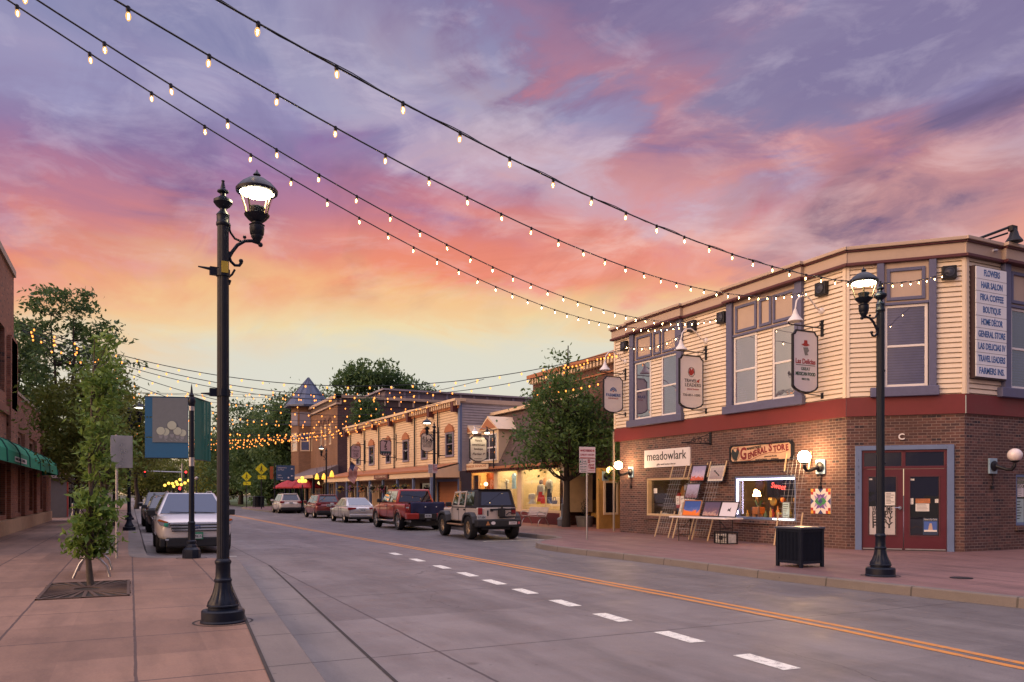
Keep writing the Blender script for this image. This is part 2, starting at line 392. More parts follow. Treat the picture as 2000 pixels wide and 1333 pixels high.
    col = MX(nt, Mt(nt,'MULTIPLY',remap(nt,mid,.5,.30),amp), col, (.50,.46,.66), 'MULTIPLY')
    # outside the frame: brighter cloud overhead and behind, afterglow low on the left
    front = Mt(nt,'ADD',Mt(nt,'MULTIPLY',x,SN),Mt(nt,'MULTIPLY',y,CS))
    back = ramp(nt, el, [(0,(.13,.12,.19)),(.15,(.17,.15,.24)),(.45,(.30,.27,.42)),(.7,(.50,.46,.66)),(1.1,(1.1,1.0,1.28))])
    col = MX(nt, remap(nt,el,.62,.95), col, ZEN)
    col = MX(nt, remap(nt,front,.28,-.35), col, back)
    m = N(nt,'ShaderNodeMapping',vector_type='TEXTURE'); L(nt,ae.outputs[0],m.inputs[0]); m.inputs['Location'].default_value=(R(-92),.6,0); m.inputs['Scale'].default_value=(.95,1.5,1)
    g = N(nt,'ShaderNodeTexGradient',gradient_type='SPHERICAL'); L(nt,m.outputs[0],g.inputs[0])
    col = MX(nt, remap(nt,g.outputs[1],0,.7), col, GLOW)
    # the physical dusk sky below and beside the cloud, at low strength
    sky = N(nt,'ShaderNodeTexSky',sky_type='NISHITA'); sky.sun_disc=False; sky.sun_elevation=R(3); sky.sun_rotation=R(-92)
    col = MX(nt, .006, col, sky.outputs[0], 'ADD')
    L(nt,col,bg.inputs[0]); bg.inputs[1].default_value = 1
    w.cycles.sampling_method='MANUAL'; w.cycles.sample_map_resolution=512
ZEN = (1.75,1.58,1.92); GLOW = (4.6,2.7,1.55)
make_sky()
# the last warm light from the left, below the cloud: one very soft sun lamp
sun = bpy.data.lights.new('sun','SUN'); sun.energy = 1.0; sun.angle = R(35); sun.color = (1,.72,.5)
so = bpy.data.objects.new('sun', sun); COL.objects.link(so)
so.rotation_euler = Vector((math.cos(R(28)),.12,-math.sin(R(28)))).to_track_quat('-Z','Y').to_euler()
# ---------------------------------------------------------------- ground, street, pavements
def line_mask(nt, c, off, step, w):      # 1 on thin lines every STEP metres of coordinate c
    f = Mt(nt,'MODULO', Mt(nt,'ADD', Mt(nt,'SUBTRACT', c, off), step*400), step)
    return Mt(nt,'LESS_THAN', Mt(nt,'ABSOLUTE', Mt(nt,'SUBTRACT', f, step/2)), w/2)
def concrete(name, a, b_, joint, xs=None, ys=None, w=.018, tracks=False, rough=.7, stain=.35):
    m, nt, b, out = new_mat(name)
    pos = N(nt,'ShaderNodeNewGeometry').outputs['Position']; sp = N(nt,'ShaderNodeSeparateXYZ'); L(nt,pos,sp.inputs[0])
    n1 = noise(nt,pos,.35,5,.6); n2 = noise(nt,pos,2.2,6,.65); n3 = noise(nt,pos,45,3,.7)
    st = N(nt,'ShaderNodeMapping'); st.inputs['Scale'].default_value=(2.0,.35,1); L(nt,pos,st.inputs[0]); n4 = noise(nt,st.outputs[0],1,6,.65)
    # each slab has its own tone
    k = Mt(nt,'ADD',Mt(nt,'MULTIPLY',n1,.42),Mt(nt,'ADD',Mt(nt,'MULTIPLY',n2,.30),Mt(nt,'MULTIPLY',n3,.28)))
    if xs and ys:
        cx = Mt(nt,'FLOOR',Mt(nt,'DIVIDE',Mt(nt,'SUBTRACT',sp.outputs[0],xs[0]-xs[1]/2),xs[1])); cyy = Mt(nt,'FLOOR',Mt(nt,'DIVIDE',Mt(nt,'SUBTRACT',sp.outputs[1],ys[0]-ys[1]/2),ys[1]))
        cv = N(nt,'ShaderNodeCombineXYZ'); L(nt,cx,cv.inputs[0]); L(nt,cyy,cv.inputs[1]); wn=N(nt,'ShaderNodeTexWhiteNoise',noise_dimensions='2D'); L(nt,cv.outputs[0],wn.inputs['Vector'])
        k = Mt(nt,'ADD',k,Mt(nt,'MULTIPLY',Mt(nt,'SUBTRACT',wn.outputs[0],.5),.18))
    col = MX(nt, remap(nt,k,.36,.64), a, b_)
    col = MX(nt, remap(nt,n4,.46,.70,0,stain*1.3), col, tuple(c*.5 for c in a))
    if tracks:
        col = MX(nt, remap(nt,Mt(nt,'ADD',sp.outputs[0],Mt(nt,'MULTIPLY',n1,.8)),7.6,9.0,0,.35), col, tuple(c*.62 for c in a))
    if tracks:   # worn wheel paths and oil darkening along the lanes
        for x0 in tracks:
            d = Mt(nt,'ABSOLUTE',Mt(nt,'SUBTRACT',sp.outputs[0],Mt(nt,'ADD',x0,Mt(nt,'MULTIPLY',Mt(nt,'SUBTRACT',n1,.5),1.2))))
            col = MX(nt, Mt(nt,'MULTIPLY',remap(nt,d,.1,.9,.45,0),remap(nt,n4,.3,.6)), col, tuple(c*.6 for c in a))
        col = MX(nt, remap(nt,n2,.62,.78,0,.4), col, tuple(min(1,c*1.5) for c in b_)); cr = N(nt,'ShaderNodeTexVoronoi',feature='DISTANCE_TO_EDGE'); cr.inputs['Scale'].default_value=.16; wv_=N(nt,'ShaderNodeVectorMath',operation='ADD'); L(nt,pos,wv_.inputs[0]); nv=N(nt,'ShaderNodeTexNoise'); nv.inputs['Scale'].default_value=1.1; nv.inputs['Detail'].default_value=5; L(nt,pos,nv.inputs['Vector']); L(nt,nv.outputs[1],wv_.inputs[1]); L(nt,wv_.outputs[0],cr.inputs['Vector']); col = MX(nt, Mt(nt,'MULTIPLY',Mt(nt,'LESS_THAN',cr.outputs[0],.0016),remap(nt,n1,.42,.55,0,.75)), col, tuple(c*.3 for c in a))
    spots = N(nt,'ShaderNodeTexVoronoi'); spots.inputs['Scale'].default_value=2.6; L(nt,pos,spots.inputs['Vector'])
    col = MX(nt, Mt(nt,'MULTIPLY',Mt(nt,'LESS_THAN',spots.outputs[0],.045),.55), col, tuple(c*.3 for c in a))
    if tracks:
        bl = noise(nt,pos,.9,2,.4); col = MX(nt, remap(nt,bl,.64,.72,0,.30), col, tuple(c*.45 for c in a)); dr = N(nt,'ShaderNodeTexVoronoi'); dr.inputs['Scale'].default_value=.9; L(nt,pos,dr.inputs['Vector']); col = MX(nt, Mt(nt,'MULTIPLY',remap(nt,dr.outputs[0],.07,.03),.5), col, tuple(c*.25 for c in a))
    mk = None
    wob = Mt(nt,'MULTIPLY',Mt(nt,'SUBTRACT',n2,.5),.03)
    for ax,sv in ((0,xs),(1,ys)):
        if sv:
            q = line_mask(nt, Mt(nt,'ADD',sp.outputs[ax],wob), sv[0]-sv[1]/2, sv[1], w); mk = q if mk is None else Mt(nt,'MAXIMUM',mk,q)
    h = Mt(nt,'MULTIPLY',n3,.35)
    if mk is not None:
        col = MX(nt, Mt(nt,'MULTIPLY',mk,.85), col, joint); h = Mt(nt,'SUBTRACT',h,Mt(nt,'MULTIPLY',mk,2))
    L(nt,col,b.inputs['Base Color']); L(nt,remap(nt,n2,.3,.7,rough-.14,rough+.1),b.inputs['Roughness'])
    bump(nt,b,h,.35,.006); return m
M_walk = concrete('pink concrete paving',(.165,.095,.068),(.275,.165,.118),(.05,.03,.03),(.04,1.23),(6.83,2.15),.026)
M_walk2 = concrete('rose concrete paving',(.145,.076,.074),(.215,.116,.112),(.06,.035,.04),(11.9,2.6),(8.2,3.1),.014,stain=.5)
M_road = concrete('worn street concrete',(.118,.106,.110),(.215,.192,.190),(.03,.025,.03),(2.85,4.72),(7.6,4.75),.03,[4.2,5.9,8.5,9.8],.55,.28)
M_kerb = concrete('grey kerb concrete',(.13,.112,.106),(.20,.172,.158),(.05,.045,.04),None,(6.9,1.55),.03)
M_gut = concrete('gutter concrete',(.15,.136,.132),(.235,.212,.20),(.04,.035,.035),None,(7.6,1.58),.026)
M_lawn = pm('lawn',(.045,.085,.03),.9,var=.4,scale=1.5)
M_earth = pm('far ground',(.07,.075,.05),.9,var=.3,scale=.05)
def smooth_poly(p, n=1):      # Chaikin corner cutting, ends kept
    for _ in range(n):
        q=[p[0]]
        for a,b in zip(p,p[1:]): q += [(a[0]*.75+b[0]*.25,a[1]*.75+b[1]*.25),(a[0]*.25+b[0]*.75,a[1]*.25+b[1]*.75)]
        p = q+[p[-1]]
    return p
def offset(p, d):
    out=[]
    for i,a in enumerate(p):
        t = Vector((p[min(i+1,len(p)-1)][0]-p[max(i-1,0)][0], p[min(i+1,len(p)-1)][1]-p[max(i-1,0)][1])).normalized()
        out.append((a[0]-t.y*d, a[1]+t.x*d))
    return out
def strip(mb, a, b, za, zb):
    n=len(a); vs=[(*p,za) for p in a]+[(*p,zb) for p in b]
    mb.add(vs,[(i,i+1,n+i+1,n+i) for i in range(n-1)])
def polysheet(name, pts, z, mat, kind='structure'):
    tri = geometry.tessellate_polygon([[Vector((p[0],p[1],0)) for p in pts]])
    mb = MB(); mb.add([(p[0],p[1],z) for p in pts],[tuple(t) for t in tri]); o = mb.build(name,mat)
    if sum(p.normal.z for p in o.data.polygons)<0: o.data.flip_normals()
    return tag(o,kind=kind)
def sheet(name,x0,x1,y0,y1,z,mat):
    mb=MB(); mb.quad((x0,y0,z),(x1,y0,z),(x1,y1,z),(x0,y1,z)); return tag(mb.build(name,mat),kind='structure')
WZ = .15
sheet('ground',-900,900,-300,1500,-.012,M_earth)
road = sheet('road',-12,60,-14,420,0,M_road)
# left kerb: bulb-out, then parking bay (kerb face on the +X side; travel away from the camera)
LK = [(.45,-12),(1.05,.6),(1.45,6.8),(1.83,12.6),(2.2,18.2)] + smooth_poly([(2.2,18.4),(2.2,19.5),(1.5,19.9),(.9,20.15),(.42,20.4),(.38,21.4)],2) + [(.36,24),(.35,60),(.35,100),(.35,140)]
RK = [on_z(px,py)[:2] for px,py in ((1075,1076.5),(1130,1084),(1200,1092),(1330,1108),(1500,1132.5),(1700,1155.5),(1850,1172.5),(2000,1189))]
RK = [(p[0],p[1]) for p in RK]
RK = list(reversed(RK))           # near -> far
RK = smooth_poly([(60,1.2),(24,1.3),(17,1.9),(14,3.6),(12.6,5.2)],2)+RK
RK = RK + smooth_poly([RK[-1],(10.95,20.9),(11.5,21.9),(12.6,22.9),(13.3,23.5),(13.4,24.6)],2)[1:] + [(13.4,40),(13.4,68)] + smooth_poly([(13.4,70),(13.3,71),(11.4,72.5),(11.2,74),(11.2,90),(11.6,97),(14,100)],2) + [(60,101)]
def kerb(name, p, side, w):
    mb=MB(); o1=offset(p,side*.02); inn=offset(p,side*w)
    strip(mb,p,o1,0,WZ-.015); strip(mb,o1,offset(p,side*.035),WZ-.015,WZ+.003); strip(mb,offset(p,side*.035),inn,WZ+.003,WZ+.003)
    return tag(mb.build(name,M_kerb,smooth=40),kind='structure'), inn
_, LKi = kerb('kerb', LK, 1, .42)
_, RKi = kerb('kerb', RK, -1, .16)
g=MB(); strip(g, offset(LK[:6],-.004), offset(LK[:6],-.62), .004,.004); strip(g,[(x+.004,y) for x,y in LK[-4:]],[(x+.5,y) for x,y in LK[-4:]],.004,.004); tag(g.build('gutter',M_gut),kind='structure')
M_grit=pm('dark joint grit',(.035,.03,.03),.95,var=.5,scale=5)
g=MB(); strip(g,offset(LK[:6],-.008),offset(LK[:6],-.05),.008,.008); strip(g,offset(LK[:6],-.605),offset(LK[:6],-.64),.008,.008); strip(g,offset(LKi[:6],.016),offset(LKi[:6],-.016),WZ+.007,WZ+.007); strip(g,[(x+.006,y) for x,y in LK[-4:]],[(x+.05,y) for x,y in LK[-4:]],.008,.008); strip(g,offset(RK[6:19],.006),offset(RK[6:19],.05),.008,.008); tag(g.build('road_joint',M_grit),kind='structure')
g=MB()
for cx,cy_ in ((.96,9.58),(12.17,9.8),(1.27,19.5)):
    for r0,r1 in ((.31,.335),): strip(g,[(cx+r0*math.cos(k*.2618),cy_+r0*math.sin(k*.2618)) for k in range(25)],[(cx+r1*math.cos(k*.2618),cy_+r1*math.sin(k*.2618)) for k in range(25)],WZ+.004,WZ+.004)
tag(g.build('pavement_joint',M_grit),kind='structure')
g=MB(); strip(g, offset(RK[8:16],.004), offset(RK[8:16],.34), .004,.004); tag(g.build('gutter',M_gut),kind='structure')
polysheet('left_pavement', LKi+[(-14,140),(-14,-12)], WZ, M_walk)
polysheet('right_pavement', RKi+[(60,60)], WZ, M_walk2)
sheet('courtyard_paving',16.6,26,25.4,44,WZ+.004, pm('red brick paving',(.24,.10,.075),.85,var=.35,scale=5))
polysheet('lawn',[(13,103),(120,103),(160,400),(15,400)],.06,M_lawn)
polysheet('lawn',[(-60,141),(-.5,141),(-.5,400),(-60,400)],.06,M_lawn)
# painted markings, 4 mm sheets over the road
def paint(name, rgb, wear=.35):
    m, nt, b, out = new_mat(name); pos=N(nt,'ShaderNodeNewGeometry').outputs['Position']
    n=noise(nt,pos,9,6,.7); n2=noise(nt,pos,60,3,.7); L(nt,MX(nt,Mt(nt,'MULTIPLY',remap(nt,Mt(nt,'ADD',Mt(nt,'MULTIPLY',n,.6),Mt(nt,'MULTIPLY',n2,.4)),.5,.62),wear),rgb,(.2,.17,.17)),b.inputs['Base Color']); b.inputs['Roughness'].default_value=.6; return m
M_yel = paint('yellow road paint',(.60,.235,.035),.75); M_wht = paint('white road paint',(.78,.78,.70),.9)
yl=[(7.56,-12),(7.62,3)]+[tuple(on_z(*p)[:2]) for p in ((1995,1301),(1660,1231),(1320,1164.5),(985,1103),(760,1062),(600,1034.5))]+[(7.15,66),(6.6,100),(6.2,140),(6.2,250)]
mb=MB()
for d in (-.11,.11): strip(mb, offset(yl,d-.055), offset(yl,d+.055), .004,.004)
tag(mb.build('centre_line',M_yel),kind='structure')
dc=[on_z(*p) for p in ((1495.5,1293),(1326,1244.5),(1195,1206.5),(1103,1178.5),(1025,1155.5),(965,1137.5),(913,1122.5),(863,1108),(815,1094.5),(772,1082.5))]
mb=MB()
for i,c in enumerate(dc):
    t=(dc[min(i+1,9)]-dc[max(i-1,0)]).normalized(); n=Vector((-t.y,t.x,0)); l=.36 if i<5 else .42; w=.105
    mb.quad(*[(c+t*(a*l)+n*(b*w)+Vector((0,0,.004)))[:] for a,b in ((-1,-1),(1,-1),(1,1),(-1,1))])
tag(mb.build('lane_dashes',M_wht),kind='structure')
mb=MB()
for x0,x1,y in ((10.9,13.3,29.6+3.2),(10.9,13.3,42),(10.9,13.3,49.2),(10.9,13.3,24.6),(.5,2.5,21.5),(.5,2.5,29),(.5,2.5,36.5)):
    mb.quad((x0,y,.004),(x1,y,.004),(x1,y+.11,.004),(x0,y+.11,.004))
tag(mb.build('parking_bay_lines',M_wht),kind='structure')
mb=MB()
for k in range(9): mb.quad((.8+k*1.15,104,.004),(1.4+k*1.15,104,.004),(1.4+k*1.15,107,.004),(.8+k*1.15,107,.004))
tag(mb.build('crosswalk',M_wht),kind='structure')
# ---------------------------------------------------------------- shared materials
M_brick = brick_mat('mottled red brick',(.140,.066,.056),(.055,.032,.037),(.26,.195,.175),odd=(.02,.018,.028))
M_cream = pm('cream siding paint',(.77,.65,.52),.6,var=.07,scale=1.2)
M_tan = pm('tan fascia paint',(.46,.355,.29),.6,var=.07)
M_maroon = pm('maroon trim paint',(.085,.020,.028),.5,var=.12)
M_red = pm('brick red band paint',(.16,.024,.027),.55,var=.12,scale=1.5)
M_blue = pm('slate blue trim paint',(.105,.112,.205),.6,var=.14,scale=8,bmp=.5)
M_dblue = pm('blue door frame paint',(.13,.185,.33),.55,var=.1)
M_door = pm('dark red door paint',(.095,.014,.026),.4,var=.1)
M_white = pm('white vinyl',(.74,.70,.70),.45,var=.05)
M_black = pm('black painted iron',(.012,.013,.020),.45,var=.25,scale=14,spec=.3)
M_navy = pm('dark navy enamel',(.005,.009,.021),.4,var=.3,scale=20,spec=.28)
M_dark = pm('dark interior',(.012,.011,.015),.9)
M_steel = pm('galvanised steel',(.42,.42,.44),.38,metal=.85,var=.12,scale=12)
M_chrome = pm('chrome',(.7,.7,.72),.15,metal=1,var=.04)
M_wpanel = pm('white sign panel',(.72,.68,.70),.5,var=.04)
M_ink = pm('black lettering',(.02,.018,.022),.6)
M_redink = pm('red lettering',(.35,.03,.03),.6)
M_blueink = pm('blue lettering',(.03,.11,.33),.6)
M_paper = pm('paper',(.72,.69,.66),.8,var=.05)
M_wood = pm('pale wood',(.55,.40,.24),.6,var=.15,scale=9)
M_glassd = glass_mat('window glass',(.04,.038,.075),.42,.015,(.07,.055,.10)); M_glassu = glass_mat('blinded window glass',(.06,.05,.09),.36,.012,None,(.10,.08,.16))  # violet tint and added blind stripes stand in for reflected purple sky
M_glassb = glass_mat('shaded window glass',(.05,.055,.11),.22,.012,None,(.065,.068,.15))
M_glassk = glass_mat('dark glass',(.008,.008,.012),.12,.01)
M_clear = clear_glass('shop glass')
M_globe_on = emit('lit globe glass',(1,.60,.27),130)
M_bulb = emit('lit filament',(1,.60,.26),400)
M_bulb_far = emit('lit amber bulb',(1,.30,.05),3.0)
def F2(p0, p1):      # wall frame: x along p0->p1, -y outward, z up
    e = Vector((p1[0]-p0[0], p1[1]-p0[1])).normalized()
    return Matrix(((e.x,-e.y,0,p0[0]),(e.y,e.x,0,p0[1]),(0,0,1,0),(0,0,0,1)))
class Bld:
    def __init__(s, name, label, cat, loc, group=None):
        s.o = thing(name,label,cat,loc,0,group); s.T = Matrix.Translation(-Vector(loc))
    def mb(s, fr=None): return MB().at(s.T@fr if fr is not None else s.T)
def wall(mb, u0,u1,z0,z1, holes=(), y=0, th=.22, m=0, mr=None):
    us = sorted({u0,u1,*[h[0] for h in holes],*[h[1] for h in holes]}); zs = sorted({z0,z1,*[h[2] for h in holes],*[h[3] for h in holes]})
    for a,b in zip(us,us[1:]):
        for c,d in zip(zs,zs[1:]):
            um,zm=(a+b)/2,(c+d)/2
            if not any(h[0]<um<h[1] and h[2]<zm<h[3] for h in holes): mb.quad((a,y,c),(b,y,c),(b,y,d),(a,y,d),m=m)
    mr = m if mr is None else mr
    for a,b,c,d in holes:
        mb.quad((a,y,c),(a,y+th,c),(a,y+th,d),(a,y,d),m=mr); mb.quad((b,y,c),(b,y,d),(b,y+th,d),(b,y+th,c),m=mr)
        mb.quad((a,y,d),(a,y+th,d),(b,y+th,d),(b,y,d),m=mr); mb.quad((a,y,c),(b,y,c),(b,y+th,c),(a,y+th,c),m=mr)
def siding(mb, u0,u1,z0,z1, holes=(), y=0, course=.128, gap=.030, m=0):
    mb.quad((u0,y+.03,z0),(u1,y+.03,z0),(u1,y+.03,z1),(u0,y+.03,z1),m=m)
    n = int((z1-z0)/course+.5); cz=(z1-z0)/n
    for k in range(n):
        a=z0+k*cz+gap; b=z0+(k+1)*cz; zm=(a+b)/2
        segs=[(u0,u1)]
        for h in holes:
            if h[2]<zm<h[3]:
                segs=[q for s,e in segs for q in (((s,min(e,h[0])),(max(s,h[1]),e)) if h[0]<e and h[1]>s else ((s,e),)) if q[1]-q[0]>.005]
        for s,e in segs:
            mb.add([(s,y-.03,a),(e,y-.03,a),(e,y-.012,b),(s,y-.012,b),(s,y+.03,a),(e,y+.03,a),(e,y+.03,b),(s,y+.03,b)],[(0,1,2,3),(0,4,5,1),(3,2,6,7),(0,3,7,4),(1,5,6,2)],m)
def sash(B, fr, x0,x1,z0,z1, y=-.06, w=.07, gmat=None, fmat=None, mid=.5, blind=False):
    """double hung window: frame part with pane sub-parts"""
    mb=B.mb(fr); mb.frame(x0,x1,z0,z1,w,y-.03,y+.07)
    zm=z0+(z1-z0)*mid
    mb.bx(x0+w,x1-w,y-.02,y+.05,zm-.03,zm+.03)
    o=mb.build('window',fmat or M_white,B.o,bevel=.008)
    g=B.mb(fr); g.bx(x0+w-.01,x1-w+.01,y+.005,y+.03,z0+w-.01,zm-.025); g.bx(x0+w-.01,x1-w+.01,y-.005,y+.022,zm+.025,z1-w+.01)
    g.build('pane',gmat or M_glassd,o)
    return o
# ---------------------------------------------------------------- corner store
W0,W1,C1,S1=(17.2,25.68),(17.2,14.89),(19.16,12.93),(33,12.93)
FW,FC,FS=F2(W0,W1),F2(W1,C1),F2(C1,S1); LW=10.79; LC=2.772; LS=13.84
B=Bld('corner_store','two storey corner shop, brick below and cream siding above','building',(17.2,25.68,0))
swin=[(1.74,4.33,.84,2.21),(6.45,9.0,.85,2.19)]
mb=B.mb(FW); wall(mb,0,LW,0,3.69,swin,th=.2)
mb.T=B.T@FC; wall(mb,0,LC,0,3.69,[(.30,2.44,.14,2.83)],th=.18)
mb.T=B.T@FS; wall(mb,0,LS,0,3.69,[(2.13,4.2,.78,2.16)],th=.2)
mb.T=B.T; mb.quad((17.2,25.68,0),(17.2,25.68,3.69),(31,25.68,3.69),(31,25.68,0))
mb.build('brick_wall',M_brick,B.o,fix=False)
# upper storey, overhanging a little at the north end
UH=[(1.0,3.9,4.0,7.66),(6.4,9.3,4.0,7.66)]
mb=B.mb(FW); siding(mb,-.28,LW+.0,4.19,7.70,[(.85,3.96,4.1,7.7),(6.24,9.35,4.1,7.7)],y=-.02)
mb.T=B.T@FC; siding(mb,0,LC,4.19,7.70,[(.72,2.11,4.1,7.7)],y=-.02)
mb.T=B.T@FS; siding(mb,0,LS,4.19,7.70,[(1.42,4.2,4.1,7.7)],y=-.02)
mb.T=B.T; siding(mb.at(B.T@F2((31,25.96),(17.2,25.96))),0,13.8,4.19,7.7,y=0)
mb.build('siding',M_cream,B.o,fix=False)
mb=B.mb(FW)
for fr,u0,u1 in ((FW,-.30,LW),(FC,0,LC),(FS,0,LS)):
    mb.T=B.T@fr; c=.035*math.tan(R(22.5))
    mb.add([(u0-c,-.05,3.69),(u1+c,-.05,3.69),(u1+c,-.05,4.19),(u0-c,-.05,4.19),(u0,.15,3.69),(u1,.15,3.69),(u1,.15,4.19),(u0,.15,4.19)],[(0,1,2,3),(0,4,5,1),(3,2,6,7)])
mb.build('red_band',M_red,B.o)
# corner boards
mb=B.mb(FW); mb.bx(-.33,-.24,-.065,.1,4.19,7.7); mb.bx(LW-.09,LW+.012,-.062,.02,4.19,7.7)
mb.T=B.T@FC; mb.bx(-.012,.06,-.062,.02,4.19,7.7); mb.bx(LC-.07,LC+.012,-.062,.02,4.19,7.7)
mb.T=B.T@FS; mb.bx(-.012,.09,-.062,.02,4.19,7.7); mb.build('corner_board',M_cream,B.o)
# cornice with breaks forward over the window bays
def cornice(B, runs, z0=7.70, z1=8.16):
    fa=B.mb(); ma=B.mb(); to=B.mb()
    for fr,u0,u1,y in runs:
        for q in (fa,ma,to): q.T=B.T@fr
        fa.bx(u0,u1,y,.3,z0+.05,z1-.12); ma.bx(u0-.03,u1+.03,y-.07,.3,z0-.03,z0+.05); ma.bx(u0-.02,u1+.02,y-.05,.3,z1-.12,z1-.07); to.bx(u0-.06,u1+.06,y-.10,.35,z1-.07,z1+.02)
    fa.build('fascia',M_tan,B.o); ma.build('cornice_trim',M_maroon,B.o,bevel=.012); to.build('coping',M_tan,B.o,bevel=.012)
cornice(B,[(FW,-.45,.80,-.10),(FW,.80,4.0,-.22),(FW,4.0,6.2,-.10),(FW,6.2,9.4,-.22),(FW,9.4,LW+.08,-.10),(FC,.0,LC,-.105),(FS,-.08,1.36,-.10),(FS,1.36,4.25,-.22),(FS,4.25,LS,-.10),(F2((31,25.96),(17.2,25.96)),0,13.8,-.1)])
mb=B.mb(); mb.slab([(17.3,25.8),(17.3,14.95),(19.2,13.05),(31,13.05),(31,25.8)],7.95,8.0); mb.build('roof',pm('roof membrane',(.12,.11,.11),.9),B.o)
# window bays
def bay(fr, x0,x1, lights, panels, yb=-.10):
    mb=B.mb(fr); w=.26 if x1-x0>2 else .17
    mb.bx(x0,x0+w,yb-.06,.03,4.3,7.67); mb.bx(x1-w,x1,yb-.06,.03,4.3,7.67)
    mb.build('pilaster',M_blue,B.o,bevel=.01)
    m2=B.mb(fr); m2.bx(x0+w,x1-w,yb+.03,.03,6.62,7.67); m2.build('panel_board',M_tan,B.o)
    m3=B.mb(fr)
    for a,b in panels: m3.frame(a,b,6.68,7.52,.085,yb-.015,yb+.03)
    m3.bx(x0+w,x1-w,yb-.03,yb+.03,6.56,6.63); m3.build('panel_moulding',M_blue,B.o,bevel=.008)
    s=B.mb(fr); xm=(x0+x1)/2
    s.bx(x0-.16,x1+.06,yb-.09,.03,4.17,4.42); s.build('sill',M_blue,B.o,bevel=.015)
    if len(lights)==2:
        d=B.mb(fr); siding(d,lights[0][1]+.02,lights[1][0]-.02,4.42,6.58,y=-.05); d.build('mullion_siding',M_cream,B.o,fix=False)
    return [sash(B,fr,a,b,4.42,6.56,y=-.05,gmat=g) for a,b,g in lights]
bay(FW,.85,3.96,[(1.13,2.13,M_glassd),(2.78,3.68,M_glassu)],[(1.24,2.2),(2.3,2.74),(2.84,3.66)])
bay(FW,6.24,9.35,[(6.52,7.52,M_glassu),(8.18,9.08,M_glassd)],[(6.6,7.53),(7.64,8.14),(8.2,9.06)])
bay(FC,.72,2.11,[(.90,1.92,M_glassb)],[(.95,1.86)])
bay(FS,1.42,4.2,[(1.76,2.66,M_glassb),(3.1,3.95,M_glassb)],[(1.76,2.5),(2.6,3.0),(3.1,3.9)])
# shop windows: tan liners, sills, clear panes, dark rooms behind
for i,(fr,h) in enumerate(((FW,swin[0]),(FW,swin[1]),(FS,(2.13,4.2,.78,2.16)))):
    x0,x1,z0,z1=h
    mb=B.mb(fr); mb.frame(x0+.003,x1-.003,z0+.003,z1-.003,.07,.02,.2); o=mb.build('shop_window',(M_wood if i==0 else M_dblue),B.o,bevel=.006)
    g=B.mb(fr); g.bx(x0+.06,x1-.06,.15,.16,z0+.06,z1-.06); g.build('pane',M_clear,o)
    s=B.mb(fr); s.bx(x0-.04,x1+.04,-.06,.1,z0-.12,z0-.002); s.build('brick_sill',M_brick,o)
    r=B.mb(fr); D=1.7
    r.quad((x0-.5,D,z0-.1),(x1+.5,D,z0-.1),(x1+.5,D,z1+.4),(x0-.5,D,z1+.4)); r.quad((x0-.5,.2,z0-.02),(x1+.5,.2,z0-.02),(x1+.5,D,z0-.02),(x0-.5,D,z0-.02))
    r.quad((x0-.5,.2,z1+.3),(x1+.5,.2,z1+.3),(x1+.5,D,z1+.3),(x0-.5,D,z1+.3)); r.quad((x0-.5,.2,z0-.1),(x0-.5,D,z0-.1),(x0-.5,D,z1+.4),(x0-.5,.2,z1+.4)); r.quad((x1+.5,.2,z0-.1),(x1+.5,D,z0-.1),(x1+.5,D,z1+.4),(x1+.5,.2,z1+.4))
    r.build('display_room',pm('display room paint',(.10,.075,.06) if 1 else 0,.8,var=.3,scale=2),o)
# double entrance doors
mb=B.mb(FC)
mb.bx(.20,.36,-.06,.14,.10,2.90); mb.bx(2.37,2.53,-.06,.14,.10,2.90); mb.bx(.36,2.37,-.06,.14,2.78,2.90)
of=mb.build('door_frame',M_dblue,B.o,bevel=.01)
t=B.mb(FC); text(t,'1',.28,2.52,.10,-.063); text(t,'9',.28,2.34,.10,-.063); text(t,'2',.28,2.16,.10,-.063); text(t,'6',.28,1.98,.10,-.063); text(t,'5',.28,1.80,.10,-.063); t.build('street_number',pm('dull blue figures',(.06,.08,.15),.6),of,fix=False)
mb=B.mb(FC); mb.bx(.36,2.37,-.01,.1,2.29,2.36); mb.bx(.36,.42,-.01,.1,2.36,2.78); mb.bx(2.31,2.37,-.01,.1,2.36,2.78); mb.bx(1.32,1.41,-.01,.1,2.36,2.78); mb.bx(.42,2.31,-.01,.1,2.72,2.78)
tr=mb.build('transom',M_door,B.o,bevel=.006); g=B.mb(FC); g.bx(.42,1.32,.04,.06,2.36,2.72); g.bx(1.41,2.31,.04,.06,2.36,2.72); g.build('pane',M_glassk,tr)
for k,(a,b,ga,gb) in enumerate(((.36,1.36,.53,1.19),(1.37,2.37,1.52,2.19))):
    mb=B.mb(FC); wall(mb,a+.005,b-.005,.17,2.285,[(ga,gb,.55,2.08)],y=0,th=.05); d=mb.build('door',M_door,B.o)
    g=B.mb(FC); g.bx(ga,gb,.03,.045,.55,2.08); g.build('pane',M_glassk,d)
    g=B.mb(FC); g.frame(ga-.03,gb+.03,.52,2.11,.03,-.012,.0); g.bx(a+.03,b-.03,-.012,0,.18,.215); g.build('glazing_bead' if 1 else '',M_door if 0 else M_maroon,d)
    g=B.mb(FC); g.bx(a+.03,b-.03,-.016,-.012,.175,.205); g.build('kick_strip',M_steel,d)
    h=B.mb(FC)
    if k==0: h.tube([(1.27,-.0,1.27),(1.27,-.06,1.27)],.045,12); h.tube([(1.27,-.06,1.27),(1.14,-.065,1.27)],.016,8); h.build('handle',M_chrome,d,smooth=40)
